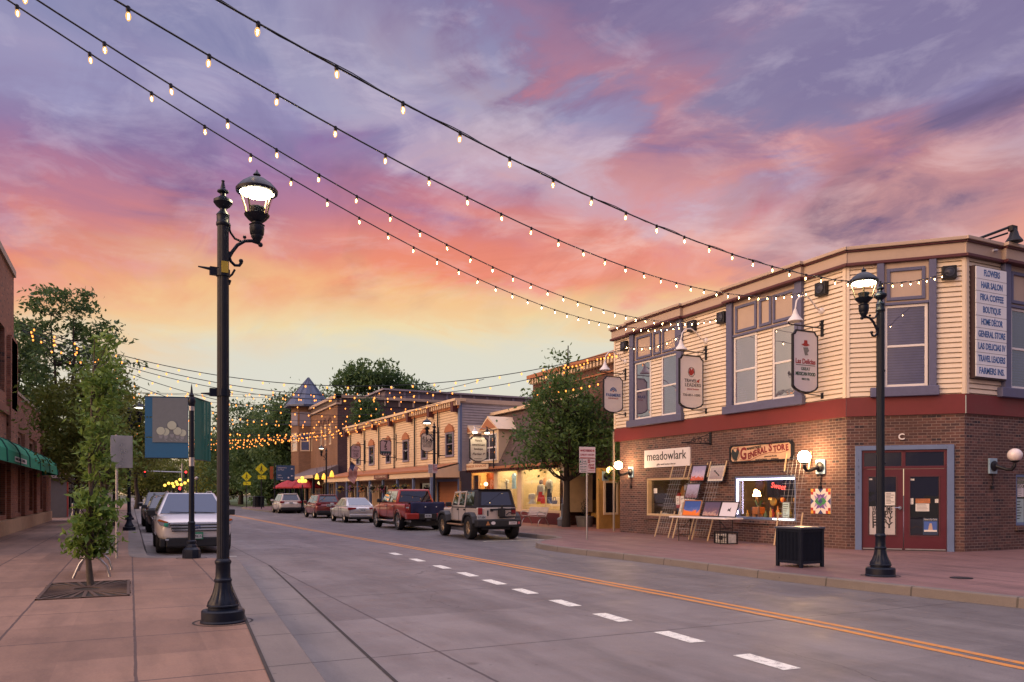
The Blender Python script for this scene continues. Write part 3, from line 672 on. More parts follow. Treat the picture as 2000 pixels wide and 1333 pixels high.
def paper(name,label,fr,x0,x1,z0,z1,y,mat,extra=None,mats=None,cat='notice',group=None):
    o=thing(name,label,cat,(fr@Vector(((x0+x1)/2,y,(z0+z1)/2)))[:],math.atan2(fr[1][0],fr[0][0]),group)
    mb=MB(); w,h=(x1-x0)/2,(z1-z0)/2; mb.bx(-w,w,-.004,0,-h,h); mb.build('sheet',mat,o)
    if extra:
        t=MB(); extra(t,w,h); t.build('print',mats or M_ink,o,fix=False)
    return o
def lines(n,m=0,x=.8,top=.75):
    def f(t,w,h):
        r=random.Random(n)
        for k in range(n): 
            z=h*top-2*h*top*k/max(1,n-1)*.95; q=r.uniform(.5,1); t.bx(-w*x,-w*x+2*w*x*q,-.006,-.0045,z-h*.035,z+h*.035,m)
    return f
GN='notices on the red doors'
paper('paper_notice','white typed notice with dark heading, on the red door pane with the handle beside it',FC,.93,1.17,1.33,1.68,.024,M_paper,lines(8),group=GN)
paper('narrow_notice','narrow white strip notice just beside the lamp pole on the red door',FC,.86,.915,1.28,1.93,.024,M_paper,lines(7),group=GN)
def welcome(t,w,h):
    for s,z in (('WELCOME',.8),('PUPPY',.42),('EASY',.05),('PAY',-.35)): text(t,s,0,h*z,.22,-.005,width=w*1.6,bold=.004)
paper('chalk_poster','large grey hand lettered poster low behind the lamp pole',FC,.55,1.17,.56,1.30,.026,pm('grey poster card',(.50,.46,.46),.8),welcome,cat='poster')
paper('paper_notice','white landscape notice in the middle of a red door pane',FC,1.65,1.97,1.18,1.38,.024,M_paper,lines(5),group=GN)
paper('sunset_card','small orange sunset picture card above the landscape notice on the red door',FC,1.65,1.99,1.39,1.51,.022,pm('orange sunset print',(.42,.15,.06),.6,var=.6,scale=6),None,cat='card')
def dog(t,w,h):
    text(t,"Father's Day Cards",0,h*.86,.06,-.005,m=1,width=w*1.7); t.bx(-w*.85,w*.85,-.0055,-.0045,-h*.45,h*.62,2); t.prism([(x*w*.3,-h*.4+z*h*.8) for x,z in ((-1,0),(1,0),(.8,.6),(.5,1),(-.3,1),(-.7,.6))],-.007,-.0055,3); t.bx(-w*.85,w*.85,-.007,-.0055,-h*.62,-h*.4,4)
paper('pet_poster','blue poster of a pale dog low in a red door pane',FC,1.82,2.17,.57,1.00,.024,pm('dark blue poster',(.03,.05,.10),.6),dog,[M_ink,M_paper,pm('poster blue',(.06,.13,.42),.6),pm('fawn print',(.5,.36,.28),.7),M_paper],cat='poster')
for n,(lab,x0,x1,z0,z1) in enumerate((('tiny white sticker above the orange sunset card',1.53,1.62,1.98,2.03),('white hours card beside the orange sunset card',1.53,1.60,1.36,1.52),('small white card near the outer blue jamb',2.10,2.18,1.40,1.50),('tiny white sticker by the street number jamb',.54,.62,2.0,2.04))):
    paper('door_sticker',lab,FC,x0,x1,z0,z1,.024,M_paper,lines(3),cat='sticker',group='stickers on the door panes')
t=thing('wall_letter','single white letter C fixed above the red doors','letter',(FC@Vector((1.31,-.03,3.12)))[:],math.atan2(FC[1][0],FC[0][0])); m_=MB(); text(m_,'C',0,0,.22,0,bold=.006,ex=.012); m_.build('letter_plate',M_white,t,fix=False)
# ---------------------------------------------------------------- dark mount boxes for the string lights
def wall_box(label,fr,x,z,s=.36):
    o=thing('speaker_box',label,'speaker',(fr@Vector((x,-.03,z)))[:],math.atan2(fr[1][0],fr[0][0]),'dark wall speakers under the cornice')
    mb=MB(); mb.bx(-s/2,s/2,-.16,0,-s/2,s/2); mb.build('housing',M_black,o,bevel=.015)
    g=MB(); g.lathe([(s*.36,-.005),(s*.36,-.02),(s*.30,-.022),(s*.28,-.008),(s*.12,-.02),(.002,-.03)],(0,-.16,0),20,axis='y'); g.build('cone',pm('dark speaker cone',(.03,.035,.06),.5),o,smooth=40)
    return o
for lab,fr,x,z,s in (('dark square speaker at the courtyard end of the siding',FW,.47,7.33,.36),('wide dark speaker between the two window bays, lit by bulbs',FW,4.5,7.32,.36),('dark speaker hard by the slate pilaster of the larger bay',FW,6.0,7.30,.36),('dark speaker above the red hat sign',FW,10.04,7.27,.36),('dark speaker on the corner chamfer lit orange by the last bulb',FC,2.4,7.29,.33)):
    wall_box(lab,fr,x,z,s)
# ---------------------------------------------------------------- hanging signs: bracket, board, lettering
def board_poly(w,h,c=.12,k=.10):    # board with notched top corners and shallow bowed foot
    return [(-w/2,h/2-c),(-w/2+c*.5,h/2-c*.8),(-w/2+c,h/2),(w/2-c,h/2),(w/2-c*.5,h/2-c*.8),(w/2,h/2-c),(w/2,-h/2+c),(w/2-c*.7,-h/2+c*.35),(w*.2,-h/2-k*.3),(0,-h/2-k*.45),(-w*.2,-h/2-k*.3),(-w/2+c*.7,-h/2+c*.35),(-w/2,-h/2+c)]
def sc_poly(p,a,b=None): b=a if b is None else b; return [(x*a,z*b) for x,z in p]
def hanging_sign(label,loc,rz,w,h,arm,deco,mats,panel=M_wpanel,two_side=False,group='hanging shop signs',foot=True,drop=.12):
    """sign hung square to a wall. LOC is the wall point of the upper arm; local +X runs outward from the wall, board faces -Y"""
    o=thing('hanging_sign',label,'sign',loc,rz,group); cx=arm-w/2-.02; cz=-h/2-drop
    b=MB(); b.box((.01,0,.0),(.03,.10,.46)); b.tube([(0,0,0),(arm+.08,0,0)],.018,8); b.tube([(arm+.08,0,0),(arm+.12,0,.05)],.014,6)
    pts=[(.03,0,.2)]+[(.06+.05*math.cos(a),0,.13+.06*math.sin(a)) for a in [R(d) for d in range(90,-220,-30)]]; b.tube(pts,.009,5)
    pts=[(.05+.16*t,0,.16*(1-t)**2+.012) for t in [i/6 for i in range(7)]]; b.tube(pts,.012,5)
    for sx in (-1,1): b.tube([(cx+sx*w*.3,0,0),(cx+sx*w*.3,0,-drop)],.008,5)
    if foot: b.build('bracket',M_black,o); b=MB(); b.box((.01,0,cz-h/2-.08),(.03,.09,.17)); b.tube([(0,0,cz-h/2-.09),(cx,0,cz-h/2-.055)],.013,6)
    b.build('lower_bracket' if foot else 'bracket',M_black,o)
    P=[(x+cx,z+cz) for x,z in board_poly(w,h)]; I=[(x*.93+cx,z*.955+cz) for x,z in board_poly(w,h)]
    e=MB(); e.ring(P,I,-.035,.035); e.build('rim',M_black,o)
    q=MB(); q.prism(I,-.022,.022); pn=q.build('board',panel,o)
    t=MB().at(Matrix.Translation((cx,0,cz))); deco(t,w,h); t.build('lettering',mats,o,fix=False); return o
RZW=R(0)     # on the street front signs stand square to the wall: outward is -X, seen from the south (-Y) side
def on_west(label,x,z,w,h,arm,deco,mats,**k):
    """outward -X; the board is read from -Y. Mirror the local frame by building outward along -X"""
    o=hanging_sign(label,(FW@Vector((x,-.03,z)))[:],0,w,h,arm,deco,mats,**k)
    for c in KIDS[o.name]:
        me=c.data
        if c.name.startswith(('lettering','board','rim')):
            pass
        if not c.name.startswith('lettering'):
            for v in me.vertices: v.co.x=-v.co.x
            me.flip_normals()
        else:
            cx=arm-w/2-.02
            for v in me.vertices: v.co.x-=2*cx
    return o
yL=-.026
def d_farm(t,w,h):
    text(t,'FARMERS',0,-.05,.155,yL,0,bold=.003,width=w*.74); text(t,'INSURANCE',0,-.17,.07,yL,1,width=w*.5)
    for r,tk in ((.15,.035),(.095,.03)):
        arc=[(r*math.cos(R(a)),.1+r*math.sin(R(a))) for a in range(0,181,20)]; inn=[((r-tk)*math.cos(R(a)),.1+(r-tk)*math.sin(R(a))) for a in range(180,-1,-20)]
        t.prism(arc+inn,yL-.003,yL,0)
    t.prism([(-.035,.13),(.035,.13),(0,.06)],yL-.003,yL,1)
def d_travel(t,w,h):
    text(t,'TRAVEL',-.03,.02,.155,yL,0,width=w*.52,align='CENTER'); text(t,'LEADERS',.06,-.12,.155,yL,0,width=w*.66); text(t,'travel better',.06,-.25,.085,yL,1,width=w*.5,shear=.1); text(t,'720-851-1000',0,-.45,.11,yL,0,width=w*.72)
    t.prism([(-.12,.28),(-.06,.46),(0,.36),(.06,.46),(.12,.30),(.02,.20),(-.06,.2)],yL-.003,yL,1); t.prism([(.2,.02),(.34,.1),(.30,-.04)],yL-.003,yL,1); t.ring([(.14*math.cos(a),.31+.16*math.sin(a)) for a in [i*.5236 for i in range(12)]],[(.125*math.cos(a),.31+.145*math.sin(a)) for a in [i*.5236 for i in range(12)]],yL-.002,yL,0)
def d_las(t,w,h):
    text(t,'Las Delicias',0,-.02,.19,yL,1,width=w*.78,bold=.003); t.bx(-w*.38,w*.38,yL-.003,yL,-.125,-.112,0); text(t,'GREAT',0,-.22,.12,yL,2,width=w*.36); text(t,'MEXICAN FOOD',0,-.36,.13,yL,2,width=w*.78,bold=.003); text(t,'SINCE 1976',0,-.5,.08,yL,2,width=w*.3)
    t.prism([(-.16,.44),(-.06,.47),(-.05,.56),(.06,.56),(.07,.47),(.16,.44),(.05,.40),(-.05,.40)],yL-.003,yL,1)
    t.prism([(-.09,.36),(.08,.37),(.13,.28),(.06,.22),(.10,.16),(-.02,.15),(-.05,.24)],yL-.003,yL,3)
G_=pm('green lettering',(.03,.09,.05),.6)
on_west('white bow footed sign with a blue arch emblem at the courtyard end of the siding',.45,6.25,.88,1.35,1.05,d_farm,[M_blueink,M_redink])
on_west('white sign with a red bird emblem and phone number between the two window bays',5.15,6.30,.98,1.72,1.15,d_travel,[M_ink,M_redink])
on_west('white sign with red hat emblem and green lettering, next to the building corner',10.0,6.20,.93,1.66,1.15,d_las,[M_ink,M_redink,G_,pm('grey lettering',(.2,.2,.2),.6)])
# empty bracket over the meadowlark board
o=thing('scroll_bracket','empty black scrolled iron bracket above the plain white shop board','bracket',(FW@Vector((5.33,0,3.34)))[:],0)
b=MB(); b.box((-.015,0,.12),(.03,.10,.42)); b.tube([(0,0,-.05),(-1.15,0,-.05)],.018,8); b.sphere((-1.17,0,-.05),.03,8)
for x0,r in ((-.2,.10),(-.45,.085),(-.7,.07)): b.tube([(x0+r*math.cos(R(a))*(1-i*.035),0,.06+r*math.sin(R(a))*(1-i*.035)) for i,a in enumerate(range(-90,330,30))],.011,5)
b.tube([(-.05,0,.3),(-.2,0,.22),(-.5,0,.12),(-.85,0,.0),(-1.0,0,-.04)],.012,6); b.build('iron_scroll',M_black,o)
# goose neck sign lamps
def goose(label,loc,dx=-.95,group='goose neck sign lamps'):
    o=thing('gooseneck_lamp',label,'sign lamp',loc,0,group)
    m_=MB(); m_.sphere((.0,0,0),.10,12); m_.build('wall_mount',M_white,o,smooth=60)
    pts=[(0,0,0),(dx*.22,0,.06),(dx*.42,0,.26),(dx*.62,0,.36),(dx*.82,0,.32),(dx*.95,0,.18),(dx,0,-.06)]
    m_=MB(); m_.tube(pts,.022,8); m_.build('neck',M_white,o,smooth=60)
    m_=MB(); m_.lathe([(.03,0),(.05,-.05),(.07,-.12),(.10,-.18),(.20,-.30),(.215,-.33),(.205,-.33),(.09,-.18),(.02,-.1)],(dx,0,-.05),20); m_.build('shade',M_white,o,smooth=50); return o
goose('white goose neck lamp over the blue arch sign',(FW@Vector((.45,-.03,6.72)))[:])
goose('white goose neck lamp over the red bird sign',(FW@Vector((5.15,-.03,6.70)))[:],-1.05)
goose('white goose neck lamp over the red hat sign',(FW@Vector((9.98,-.03,6.68)))[:],-1.0)
# flat boards on the brick
def wall_sign(name,label,fr,x0,x1,z0,z1,body,deco=None,mats=None,dep=.06,rim=None,poly=None):
    o=thing(name,label,'sign',(fr@Vector(((x0+x1)/2,0,(z0+z1)/2)))[:],math.atan2(fr[1][0],fr[0][0])); w,h=x1-x0,z1-z0
    mb=MB(); P=poly or [(-w/2,-h/2),(w/2,-h/2),(w/2,h/2),(-w/2,h/2)]; mb.prism(P,-dep,-.002); mb.build('board',body,o)
    if rim: mb=MB(); mb.ring(sc_poly(P,1.02,1.05),sc_poly(P,.965,.90),-dep-.02,-.002); mb.build('rim',rim,o)
    if deco: t=MB(); deco(t,w,h,-dep-.004); t.build('lettering',mats,o,fix=False)
    return o
def d_mead(t,w,h,y):
    text(t,'meadowlark',-.02,.07,.42,y,0,width=w*.86,bold=.002,sz=1.05); text(t,'gifts and home decor',.0,-.22,.1,y,0,width=w*.42)
wall_sign('shop_sign','plain white board with thin dark lower case lettering on the brick',FW,1.70,4.33,2.60,3.24,M_wpanel,d_mead,[M_ink])
def d_store(t,w,h,y):
    # rooster weathercock
    rp=[(-1.13,-.17),(-1.0,-.2),(-.95,-.1),(-.9,.02),(-.92,.14),(-.97,.19),(-1.0,.12),(-1.03,.05),(-1.10,.08),(-1.16,.16),(-1.22,.14),(-1.23,.0),(-1.2,-.1)]
    t.prism(rp,y-.004,y,2); t.prism([(-.98,.17),(-.93,.22),(-.90,.15),(-.88,.08),(-.93,.1)],y-.005,y,1); t.bx(-1.09,-1.07,y-.004,y,-.24,-.16,2); t.bx(-1.02,-1.0,y-.004,y,-.24,-.16,2)
    t.ring([(-1.06+.19*math.cos(a),-.01+.2*math.sin(a)) for a in [i*.2618 for i in range(24)]],[(-1.06+.178*math.cos(a),-.01+.188*math.sin(a)) for a in [i*.2618 for i in range(24)]],y-.002,y,2)
    def arc(s,x0,x1,z0,z1,size,m,dy=0):     # letters climbing along the board
        n=len(s)
        for i,ch in enumerate(s):
            k=i/(n-1); text(t,ch,x0+(x1-x0)*k,z0+(z1-z0)*k+.02*math.sin(math.pi*k),size,y,m,bold=.010,rot=.08,sz=1.15)
    text(t,'G',-.70,-.02,.50,y,1,bold=.016,sz=1.0,sx=.8); arc('ENERAL',-.45,.24,-.10,.07,.215,1); text(t,'S',.44,.13,.36,y,1,bold=.014,sx=.8); arc('TORE',.63,1.10,.07,.09,.21,1)
    text(t,'MAINSTREET',-.24,.15,.10,y,0,width=.62,rot=.06,bold=.004); text(t,'gourmet foods',.45,-.13,.06,y,0,width=.5,bold=.002); text(t,'local artisans  \u2022  antiques',.3,-.21,.055,y,0,width=.95,bold=.002)
    P=[(-.85,-.2),(-.4,-.23),(0,-.1),(.4,-.03),(.8,-.06),(1.15,.0)]
    for a,b in zip(P,P[1:]): t.quad((a[0],y-.002,a[1]),(b[0],y-.002,b[1]),(b[0],y-.002,b[1]+.016),(a[0],y-.002,a[1]+.016),m=1)
w_,h_=2.6,.52; c_=.07
wall_sign('shop_sign','cream wooden board with a rooster and oxblood lettering in a black rim',FW,6.34,8.94,2.63,3.15,pm('aged cream board',(.62,.40,.26),.6,var=.15,scale=4),d_store,[M_ink,pm('oxblood lettering',(.19,.02,.025),.5),pm('charcoal lettering',(.02,.03,.035),.6)],.07,M_black,[(-w_/2+c_,-h_/2),(w_/2-c_,-h_/2),(w_/2,-h_/2+c_),(w_/2,h_/2-c_),(w_/2-c_,h_/2),(-w_/2+c_,h_/2),(-w_/2,h_/2-c_),(-w_/2,-h_/2+c_)])
o=thing('directory_sign','tall white directory board of nine blue lettered panels by the corner','sign',(FS@Vector((.80,-.03,6.03)))[:],0)
mb=MB(); mb.bx(-.66,.64,-.14,0,-1.44,1.43); mb.build('frame',pm('dark plum frame',(.03,.012,.018),.5),o)
nm=['FLOWERS','HAIR SALON','FIKA COFFEE','BOUTIQUE','HOME D\u00c9COR','GENERAL STORE','LAS DELICIAS IV','TRAVEL LEADERS','FARMERS INS.']
for i,s in enumerate(nm):
    hz=2.82/9; zc=1.41-hz*(i+.5); mb=MB(); mb.bx(-.63,.61,-.165,-.14,zc-hz/2+.006,zc+hz/2-.006); p=mb.build('panel',pm('pale blue sign panel',(.80,.82,.88),.5,var=.04),o)
    t=MB(); text(t,s,0,zc,.225,-.167,bold=.005,width=min(1.1,.075*len(s)+.12),sz=1.0); t.build('lettering',M_blueink,p,fix=False)
# globe lamps on iron arms
def globe_lamp(label,fr,x,z,lit=True,side=-1,r=.155,bx=.62,glow=None):
    o=thing('globe_lamp',label,'wall lamp',(fr@Vector((x,0,z)))[:],math.atan2(fr[1][0],fr[0][0]),'white globe wall lamps')
    m_=MB(); m_.bx(-.16,.16,-.05,0,-.2,.2); m_.build('backing_board',pm('light blue board',(.30,.45,.58),.5),o,bevel=.008)
    m_=MB(); m_.lathe([(.13,0),(.14,-.03),(.10,-.06),(.04,-.08)],(0,-.05,0),18,axis='y'); m_.tube([(0,-.1,0),(side*.04,-.22,-.05),(side*.08,-.34,-.10),(side*.10,-.46,-.10),(side*.11,-.52,-.02),(side*.11,-.53,.06)],[.05,.045,.04,.045,.045,.035],10)
    m_.lathe([(.03,0),(.09,.02),(.11,.05),(.07,.055)],(side*.11,-.53,.07),16); m_.build('arm',M_black,o,smooth=50)
    m_=MB(); m_.tube([(0,-.02,-.2),(.01,-.03,-.4),(-.02,-.03,-.5)],.012,6); m_.box((-.02,-.03,-.56),(.09,.05,.09)); m_.build('cable',M_black,o)
    m_=MB(); m_.sphere((side*.11,-.53,.10+r),r,24,sx=1 if lit else 1.12,sz=1); m_.build('globe',glow or (M_globe_on if lit else pm('opal glass globe',(.78,.72,.74),.25,coat=.3,var=.03)),o,smooth=180); return o
globe_lamp('lit globe lamp at the courtyard corner of the brick wall',FW,.80,2.47,r=.15)
globe_lamp('brightly lit globe lamp above the quilt block board',FW,9.93,2.38,r=.17)
globe_lamp('unlit white globe lamp round the corner beyond the red doors',FS,1.10,2.36,lit=False,side=1,r=.17)
# quilt block
o=thing('quilt_block','painted square quilt block board with coloured star','board',(FW@Vector((9.93,0,1.43)))[:],R(-90))
mats=[pm('quilt white',(.72,.66,.60),.6),pm('quilt red',(.42,.03,.03),.6),pm('quilt yellow',(.72,.36,.05),.6),pm('quilt purple',(.16,.08,.30),.6),pm('quilt green',(.05,.26,.09),.6),pm('quilt blue',(.05,.06,.20),.6),pm('quilt lilac',(.32,.22,.48),.6)]
s_=.345; mb=MB(); mb.bx(-s_,s_,-.03,-.002,-s_,s_); mb.build('board',mats[0],o)
t=MB(); y=-.031; q=s_/4
def P_(pts,m,k=0): t.add([(a*q,y-k*.001,b*q) for a,b in pts],[tuple(range(len(pts)))],m)
for sx in (-1,1):
    for sz in (-1,1):
        P_([(sx*4,sz*4),(sx*3,sz*4),(sx*3,sz*3),(sx*4,sz*3)],2); P_([(sx*3,sz*4),(sx*2.1,sz*4),(sx*2.1,sz*3),(sx*3,sz*3)],1); P_([(sx*4,sz*3),(sx*3,sz*3),(sx*3,sz*2.1),(sx*4,sz*2.1)],1)
        P_([(0,sz*1.9),(sx*2.0,sz*2.6),(sx*1.2,sz*1.2)],3); P_([(sx*1.9,0),(sx*2.6,sz*2.0),(sx*1.2,sz*1.2)],6)
for k in range(4):
    a=k*math.pi/2; c,s=math.cos(a),math.sin(a); rt=lambda p:(p[0]*c-p[1]*s,p[0]*s+p[1]*c)
    P_([rt(p) for p in ((-1.1,4),(1.1,4),(0,2.7))],5); P_([rt(p) for p in ((0,2.4),(1.2,1.2),(0,0),(-1.2,1.2))],4 if k%2 else 3,1)
P_([(0,1.7),(1.7,0),(0,-1.7),(-1.7,0)],4,2); P_([(0,1.0),(1.0,0),(0,-1.0),(-1.0,0)],5,3); P_([(0,1.7),(.5,1.2),(-.8,-.1),(-1.2,.5)],6,3)
t.build('painted_star',mats,o,fix=False)
# roof flood lamp over the directory
o=thing('roof_floodlight','dark bell floodlight on a strut at the roof edge','floodlight',(19.16+1.35,12.75,8.17),0)
mb=MB(); mb.tube([(-.9,.5,.0),(.1,-.05,.42)],.035,8); mb.tube([(-.7,.6,-.02),(.1,-.02,.28)],.025,8); mb.box((.18,-.1,.38),(.22,.12,.14)); mb.build('strut',M_black,o)
mb=MB(); mb.lathe([(.05,.2),(.09,.12),(.12,.0),(.2,-.12),(.21,-.15),(.02,-.14)],(.2,-.12,.18),18); mb.build('hood',M_black,o,smooth=45)
o=thing('security_camera','small pale cable lamp under the coping near the directory','camera',(FS@Vector((.95,-.11,7.95)))[:],0); mb=MB(); mb.tube([(.15,0,.03),(.0,-.12,-.03),(-.2,-.14,-.07)],.03,8); mb.build('body',pm('grey plastic',(.35,.33,.36),.5),o)
# ---------------------------------------------------------------- things outside the general store
def at_w(x,y,z=WZ): return (FW@Vector((x,y,z)))[:]
M_grid=pm('thin grey wire',(.30,.30,.32),.45,metal=.6)
def easel(label,x0,x1,zt,foot=.85):
    o=thing('display_easel',label,'display rack',at_w((x0+x1)/2,-foot),R(-90),'wooden framed wire display racks'); w=x1-x0; H=zt-WZ; yk=foot-.06
    for sx in (-1,1):
        for f0,f1 in ((0,.36),(.80,1)): mb=MB(); mb.tube([(sx*w/2,yk*f0,H*f0),(sx*w/2,yk*f1,H*f1)],.024,6); mb.build('wood_post',M_wood,o)
    mb=MB()
    for k in range(2,15):
        f=k/15; mb.tube([(-w/2,yk*f-.02,H*f),(w/2,yk*f-.02,H*f)],.0045,4,caps=False)
    for k in range(1,6):
        x=-w/2+w*k/6; mb.tube([(x,yk*.02-.02,H*.06),(x,yk*.97-.02,H*.97)],.0045,4,caps=False)
    mb.build('wire_panel',M_grid,o); return o
easel('wire rack without pictures, across the tan framed shop window',3.42,4.17,2.62)
easel('wire rack holding three framed landscape pictures',4.42,5.26,2.66)
easel('wire rack holding the single bright framed bird picture',5.42,6.18,2.70)
easel('wire rack behind the litter bin, beside the quilt board',8.72,9.62,2.82,.55)
def pic_mat(name,stops,sc=1,dist=2):
    m,nt,b,out=new_mat(name); tc=N(nt,'ShaderNodeTexCoord').outputs['Object']; sp=N(nt,'ShaderNodeSeparateXYZ'); L(nt,tc,sp.inputs[0])
    n=noise(nt,tc,5*sc,5,.6,dist); k=Mt(nt,'ADD',Mt(nt,'MULTIPLY',sp.outputs[2],1.6*sc),Mt(nt,'MULTIPLY',n,.8)); L(nt,ramp(nt,k,stops),b.inputs['Base Color']); b.inputs['Roughness'].default_value=.6; b.inputs['Specular IOR Level'].default_value=.15; return m
P1=pic_mat('red rock landscape print',[(0,(.12,.02,.02)),(.35,(.45,.07,.04)),(.6,(.55,.12,.07)),(.66,(.50,.42,.55)),(1,(.3,.28,.45))])
P2=pic_mat('misty lake print',[(0,(.40,.42,.55)),(.25,(.14,.1,.16)),(.5,(.17,.08,.10)),(.7,(.3,.26,.36)),(1,(.35,.34,.5))])
P3=pic_mat('sepia mountain print',[(0,(.30,.22,.15)),(.4,(.42,.32,.22)),(1,(.36,.28,.20))])
P4=pic_mat('pale bird print',[(0,(.42,.36,.34)),(.5,(.36,.28,.28)),(1,(.45,.40,.42))])
P5=pic_mat('glowing butte print',[(0,(.03,.03,.08)),(.22,(.10,.03,.04)),(.34,(.7,.16,.03)),(.70,(.75,.2,.04)),(.76,(.10,.16,.42)),(1,(.05,.10,.34))],1.3,.6)
P6=pic_mat('flower study print',[(0,(.10,.04,.05)),(.4,(.22,.07,.07)),(.55,(.45,.30,.25)),(.7,(.16,.10,.14)),(1,(.1,.08,.14))],1.2,1)
P7=pic_mat('butterfly study print',[(0,(.55,.55,.62)),(.6,(.62,.60,.66)),(1,(.60,.58,.66))])
def picture(label,x,y,z,w,h,lean,img,fr,mount=None,extra=None):
    o=thing('framed_picture',label,'picture',at_w(x,y,z),R(-90),'framed pictures for sale')
    M=Matrix.Rotation(lean,4,'X')
    mb=MB().at(M); mb.frame(-w/2,w/2,0,h,.03,-.03,.0); mb.build('frame',fr,o,bevel=.005)
    i=.03; mb=MB().at(M)
    if mount: mb.bx(-w/2+i,w/2-i,-.018,-.002,i,h-i); mb.build('mount',mount,o); i=.09; mb=MB().at(M)
    mb=MB().at(M@Matrix.Translation((0,0,h/2))); mb.bx(-w/2+i,w/2-i,-.022 if mount else -.018,-.001 if not mount else -.019,-h/2+i,h/2-i); p=mb.build('print',img,o)
    if extra: t=MB().at(M@Matrix.Translation((0,0,h/2))); extra(t,w,h); t.build('motif',M_ink,o,fix=False)
    return o
M_wmount=pm('cream mount card',(.68,.62,.56),.8,var=.04)
picture('dark framed red rock landscape, topmost on the rack',4.97,-.28,2.05,.74,.56,R(-16),P1,M_black)
picture('dark framed misty lake picture, middle of the rack',4.85,-.43,1.47,.70,.53,R(-16),P2,M_black)
picture('cream mounted sepia mountain picture, lowest on the rack',4.74,-.58,.92,.70,.54,R(-16),P3,M_wmount,M_wmount)
picture('cream mounted bird picture on the next rack along',5.80,-.22,2.02,.78,.58,R(-16),P4,M_black,M_wmount,lambda t,w,h:(t.tube([(-.08,-.024,.06),(.16,-.024,-.09)],.02,6),t.sphere((-.09,-.024,.07),.035,8)))
# folding table with pictures and the crate under it
TX0,TX1,TY0,TY1,TZ=5.35,8.0,-1.72,-1.04,.93
o=thing('folding_table','long white topped folding table on the pavement','table',at_w((TX0+TX1)/2,(TY0+TY1)/2),R(-90)); hw=(TX1-TX0)/2; hd=(TY1-TY0)/2
mb=MB(); mb.bx(-hw,hw,-hd,hd,TZ-WZ-.05,TZ-WZ); mb.build('table_top',pm('white plastic',(.72,.68,.68),.4),o,bevel=.015)
for sx in (-1,1):
    mb=MB(); x=sx*(hw-.35)
    for sy in (-1,1): mb.tube([(x,sy*(hd-.1),TZ-WZ-.05),(x,sy*(hd-.12),.2),(x+.0,sy*(hd-.12),.0)],.014,6)
    mb.tube([(x,-(hd-.12),.2),(x,(hd-.12),.2)],.014,6); mb.tube([(x,0,TZ-WZ-.32),(x-sx*.35,0,TZ-WZ-.06)],.012,6); mb.tube([(x,-(hd-.1),TZ-WZ-.32),(x,(hd-.1),TZ-WZ-.32)],.012,6)
    mb.build('leg',M_black,o)
yT=-1.2
picture('wooden framed glowing orange butte picture on the table',5.80,yT,TZ,.86,.52,R(-14),P5,pm('honey wood',(.36,.16,.06),.5))
picture('dark framed flower study in the middle of the table',6.72,yT,TZ,.78,.50,R(-18),P6,M_black,None)
picture('dark framed white butterfly study beside the flower study on the table',7.50,yT-.02,TZ,.76,.50,R(-20),P7,M_black,None,lambda t,w,h:(t.prism([(.02,0),(.09,.07),(.08,-.02),(.1,-.08),(.02,-.04),(-.04,-.06),(-.02,.03)],-.021,-.019),))
o=thing('goods_crate','black and white wire crate under the table','crate',at_w(7.45,-1.22),R(-90)); mb=MB(); mb.frame(-.30,.30,0,.36,.03,-.2,-.17); mb.frame(-.30,.30,0,.36,.03,.17,.2)
for sx in (-1,1):
    for z in (.015,.345): mb.bx(sx*.30-.015,sx*.30+.015,-.17,.17,z-.015,z+.015)
mb.build('crate_frame',M_black,o); t=MB(); t.bx(-.26,.26,-.165,.16,.03,.28); t.build('contents',pm('white packed goods',(.55,.54,.56),.7,var=.4,scale=14),o); t=MB()
for k in range(6): t.bx(-.26+k*.1,-.25+k*.1,-.19,-.175,.03,.33)
for k in range(4): t.bx(-.27,.27,-.19,-.175,.07+k*.08,.078+k*.08)
t.bx(-.08,.08,-.2,-.19,.12,.24); t.build('wire_mesh',M_black,o)
# slatted litter bin
def litter_bin(label,loc,rz,w=.72,h=1.0,detail=True):
    o=thing('litter_bin',label,'bin',loc,rz,'square slatted litter bins'); mb=MB(); hw=w/2
    for sx in (-1,1):
        for sy in (-1,1): mb.bx(sx*hw-.03,sx*hw+.03,sy*hw-.03,sy*hw+.03,0,h-.03)
    for z in (.10,h-.06):
        for s in (-1,1): mb.bx(-hw+.03,hw-.03,s*hw-.02,s*hw+.02,z-.025,z+.025); mb.bx(s*hw-.02,s*hw+.02,-hw+.03,hw-.03,z-.025,z+.025)
    mb.build('frame',M_navy,o,bevel=.004)
    mb=MB(); n=15
    for k in range(n):
        x=-hw+.05+(w-.1)*k/(n-1)
        for s in (-1,1): mb.bx(x-.011,x+.011,s*hw-.012,s*hw+.012,.125,h-.085); mb.bx(s*hw-.012,s*hw+.012,x-.011,x+.011,.125,h-.085)
    mb.build('slats',M_navy,o)
    mb=MB(); mb.lathe([(.27,.12),(.28,h-.1),(.25,h-.1),(.24,.15),(.01,.15)],(0,0,0),20); mb.build('liner',pm('black liner',(.006,.006,.008),.8),o)
    mb=MB(); mb.bx(-hw-.05,hw+.05,-hw-.05,hw+.05,h-.03,h+.012); mb.build('lid',pm('worn navy lid',(.05,.06,.09),.35,var=.3),o,bevel=.01); return o
litter_bin('black slatted square bin on the pavement in front of the store',(12.31,11.83,WZ),R(2),.60,.80)
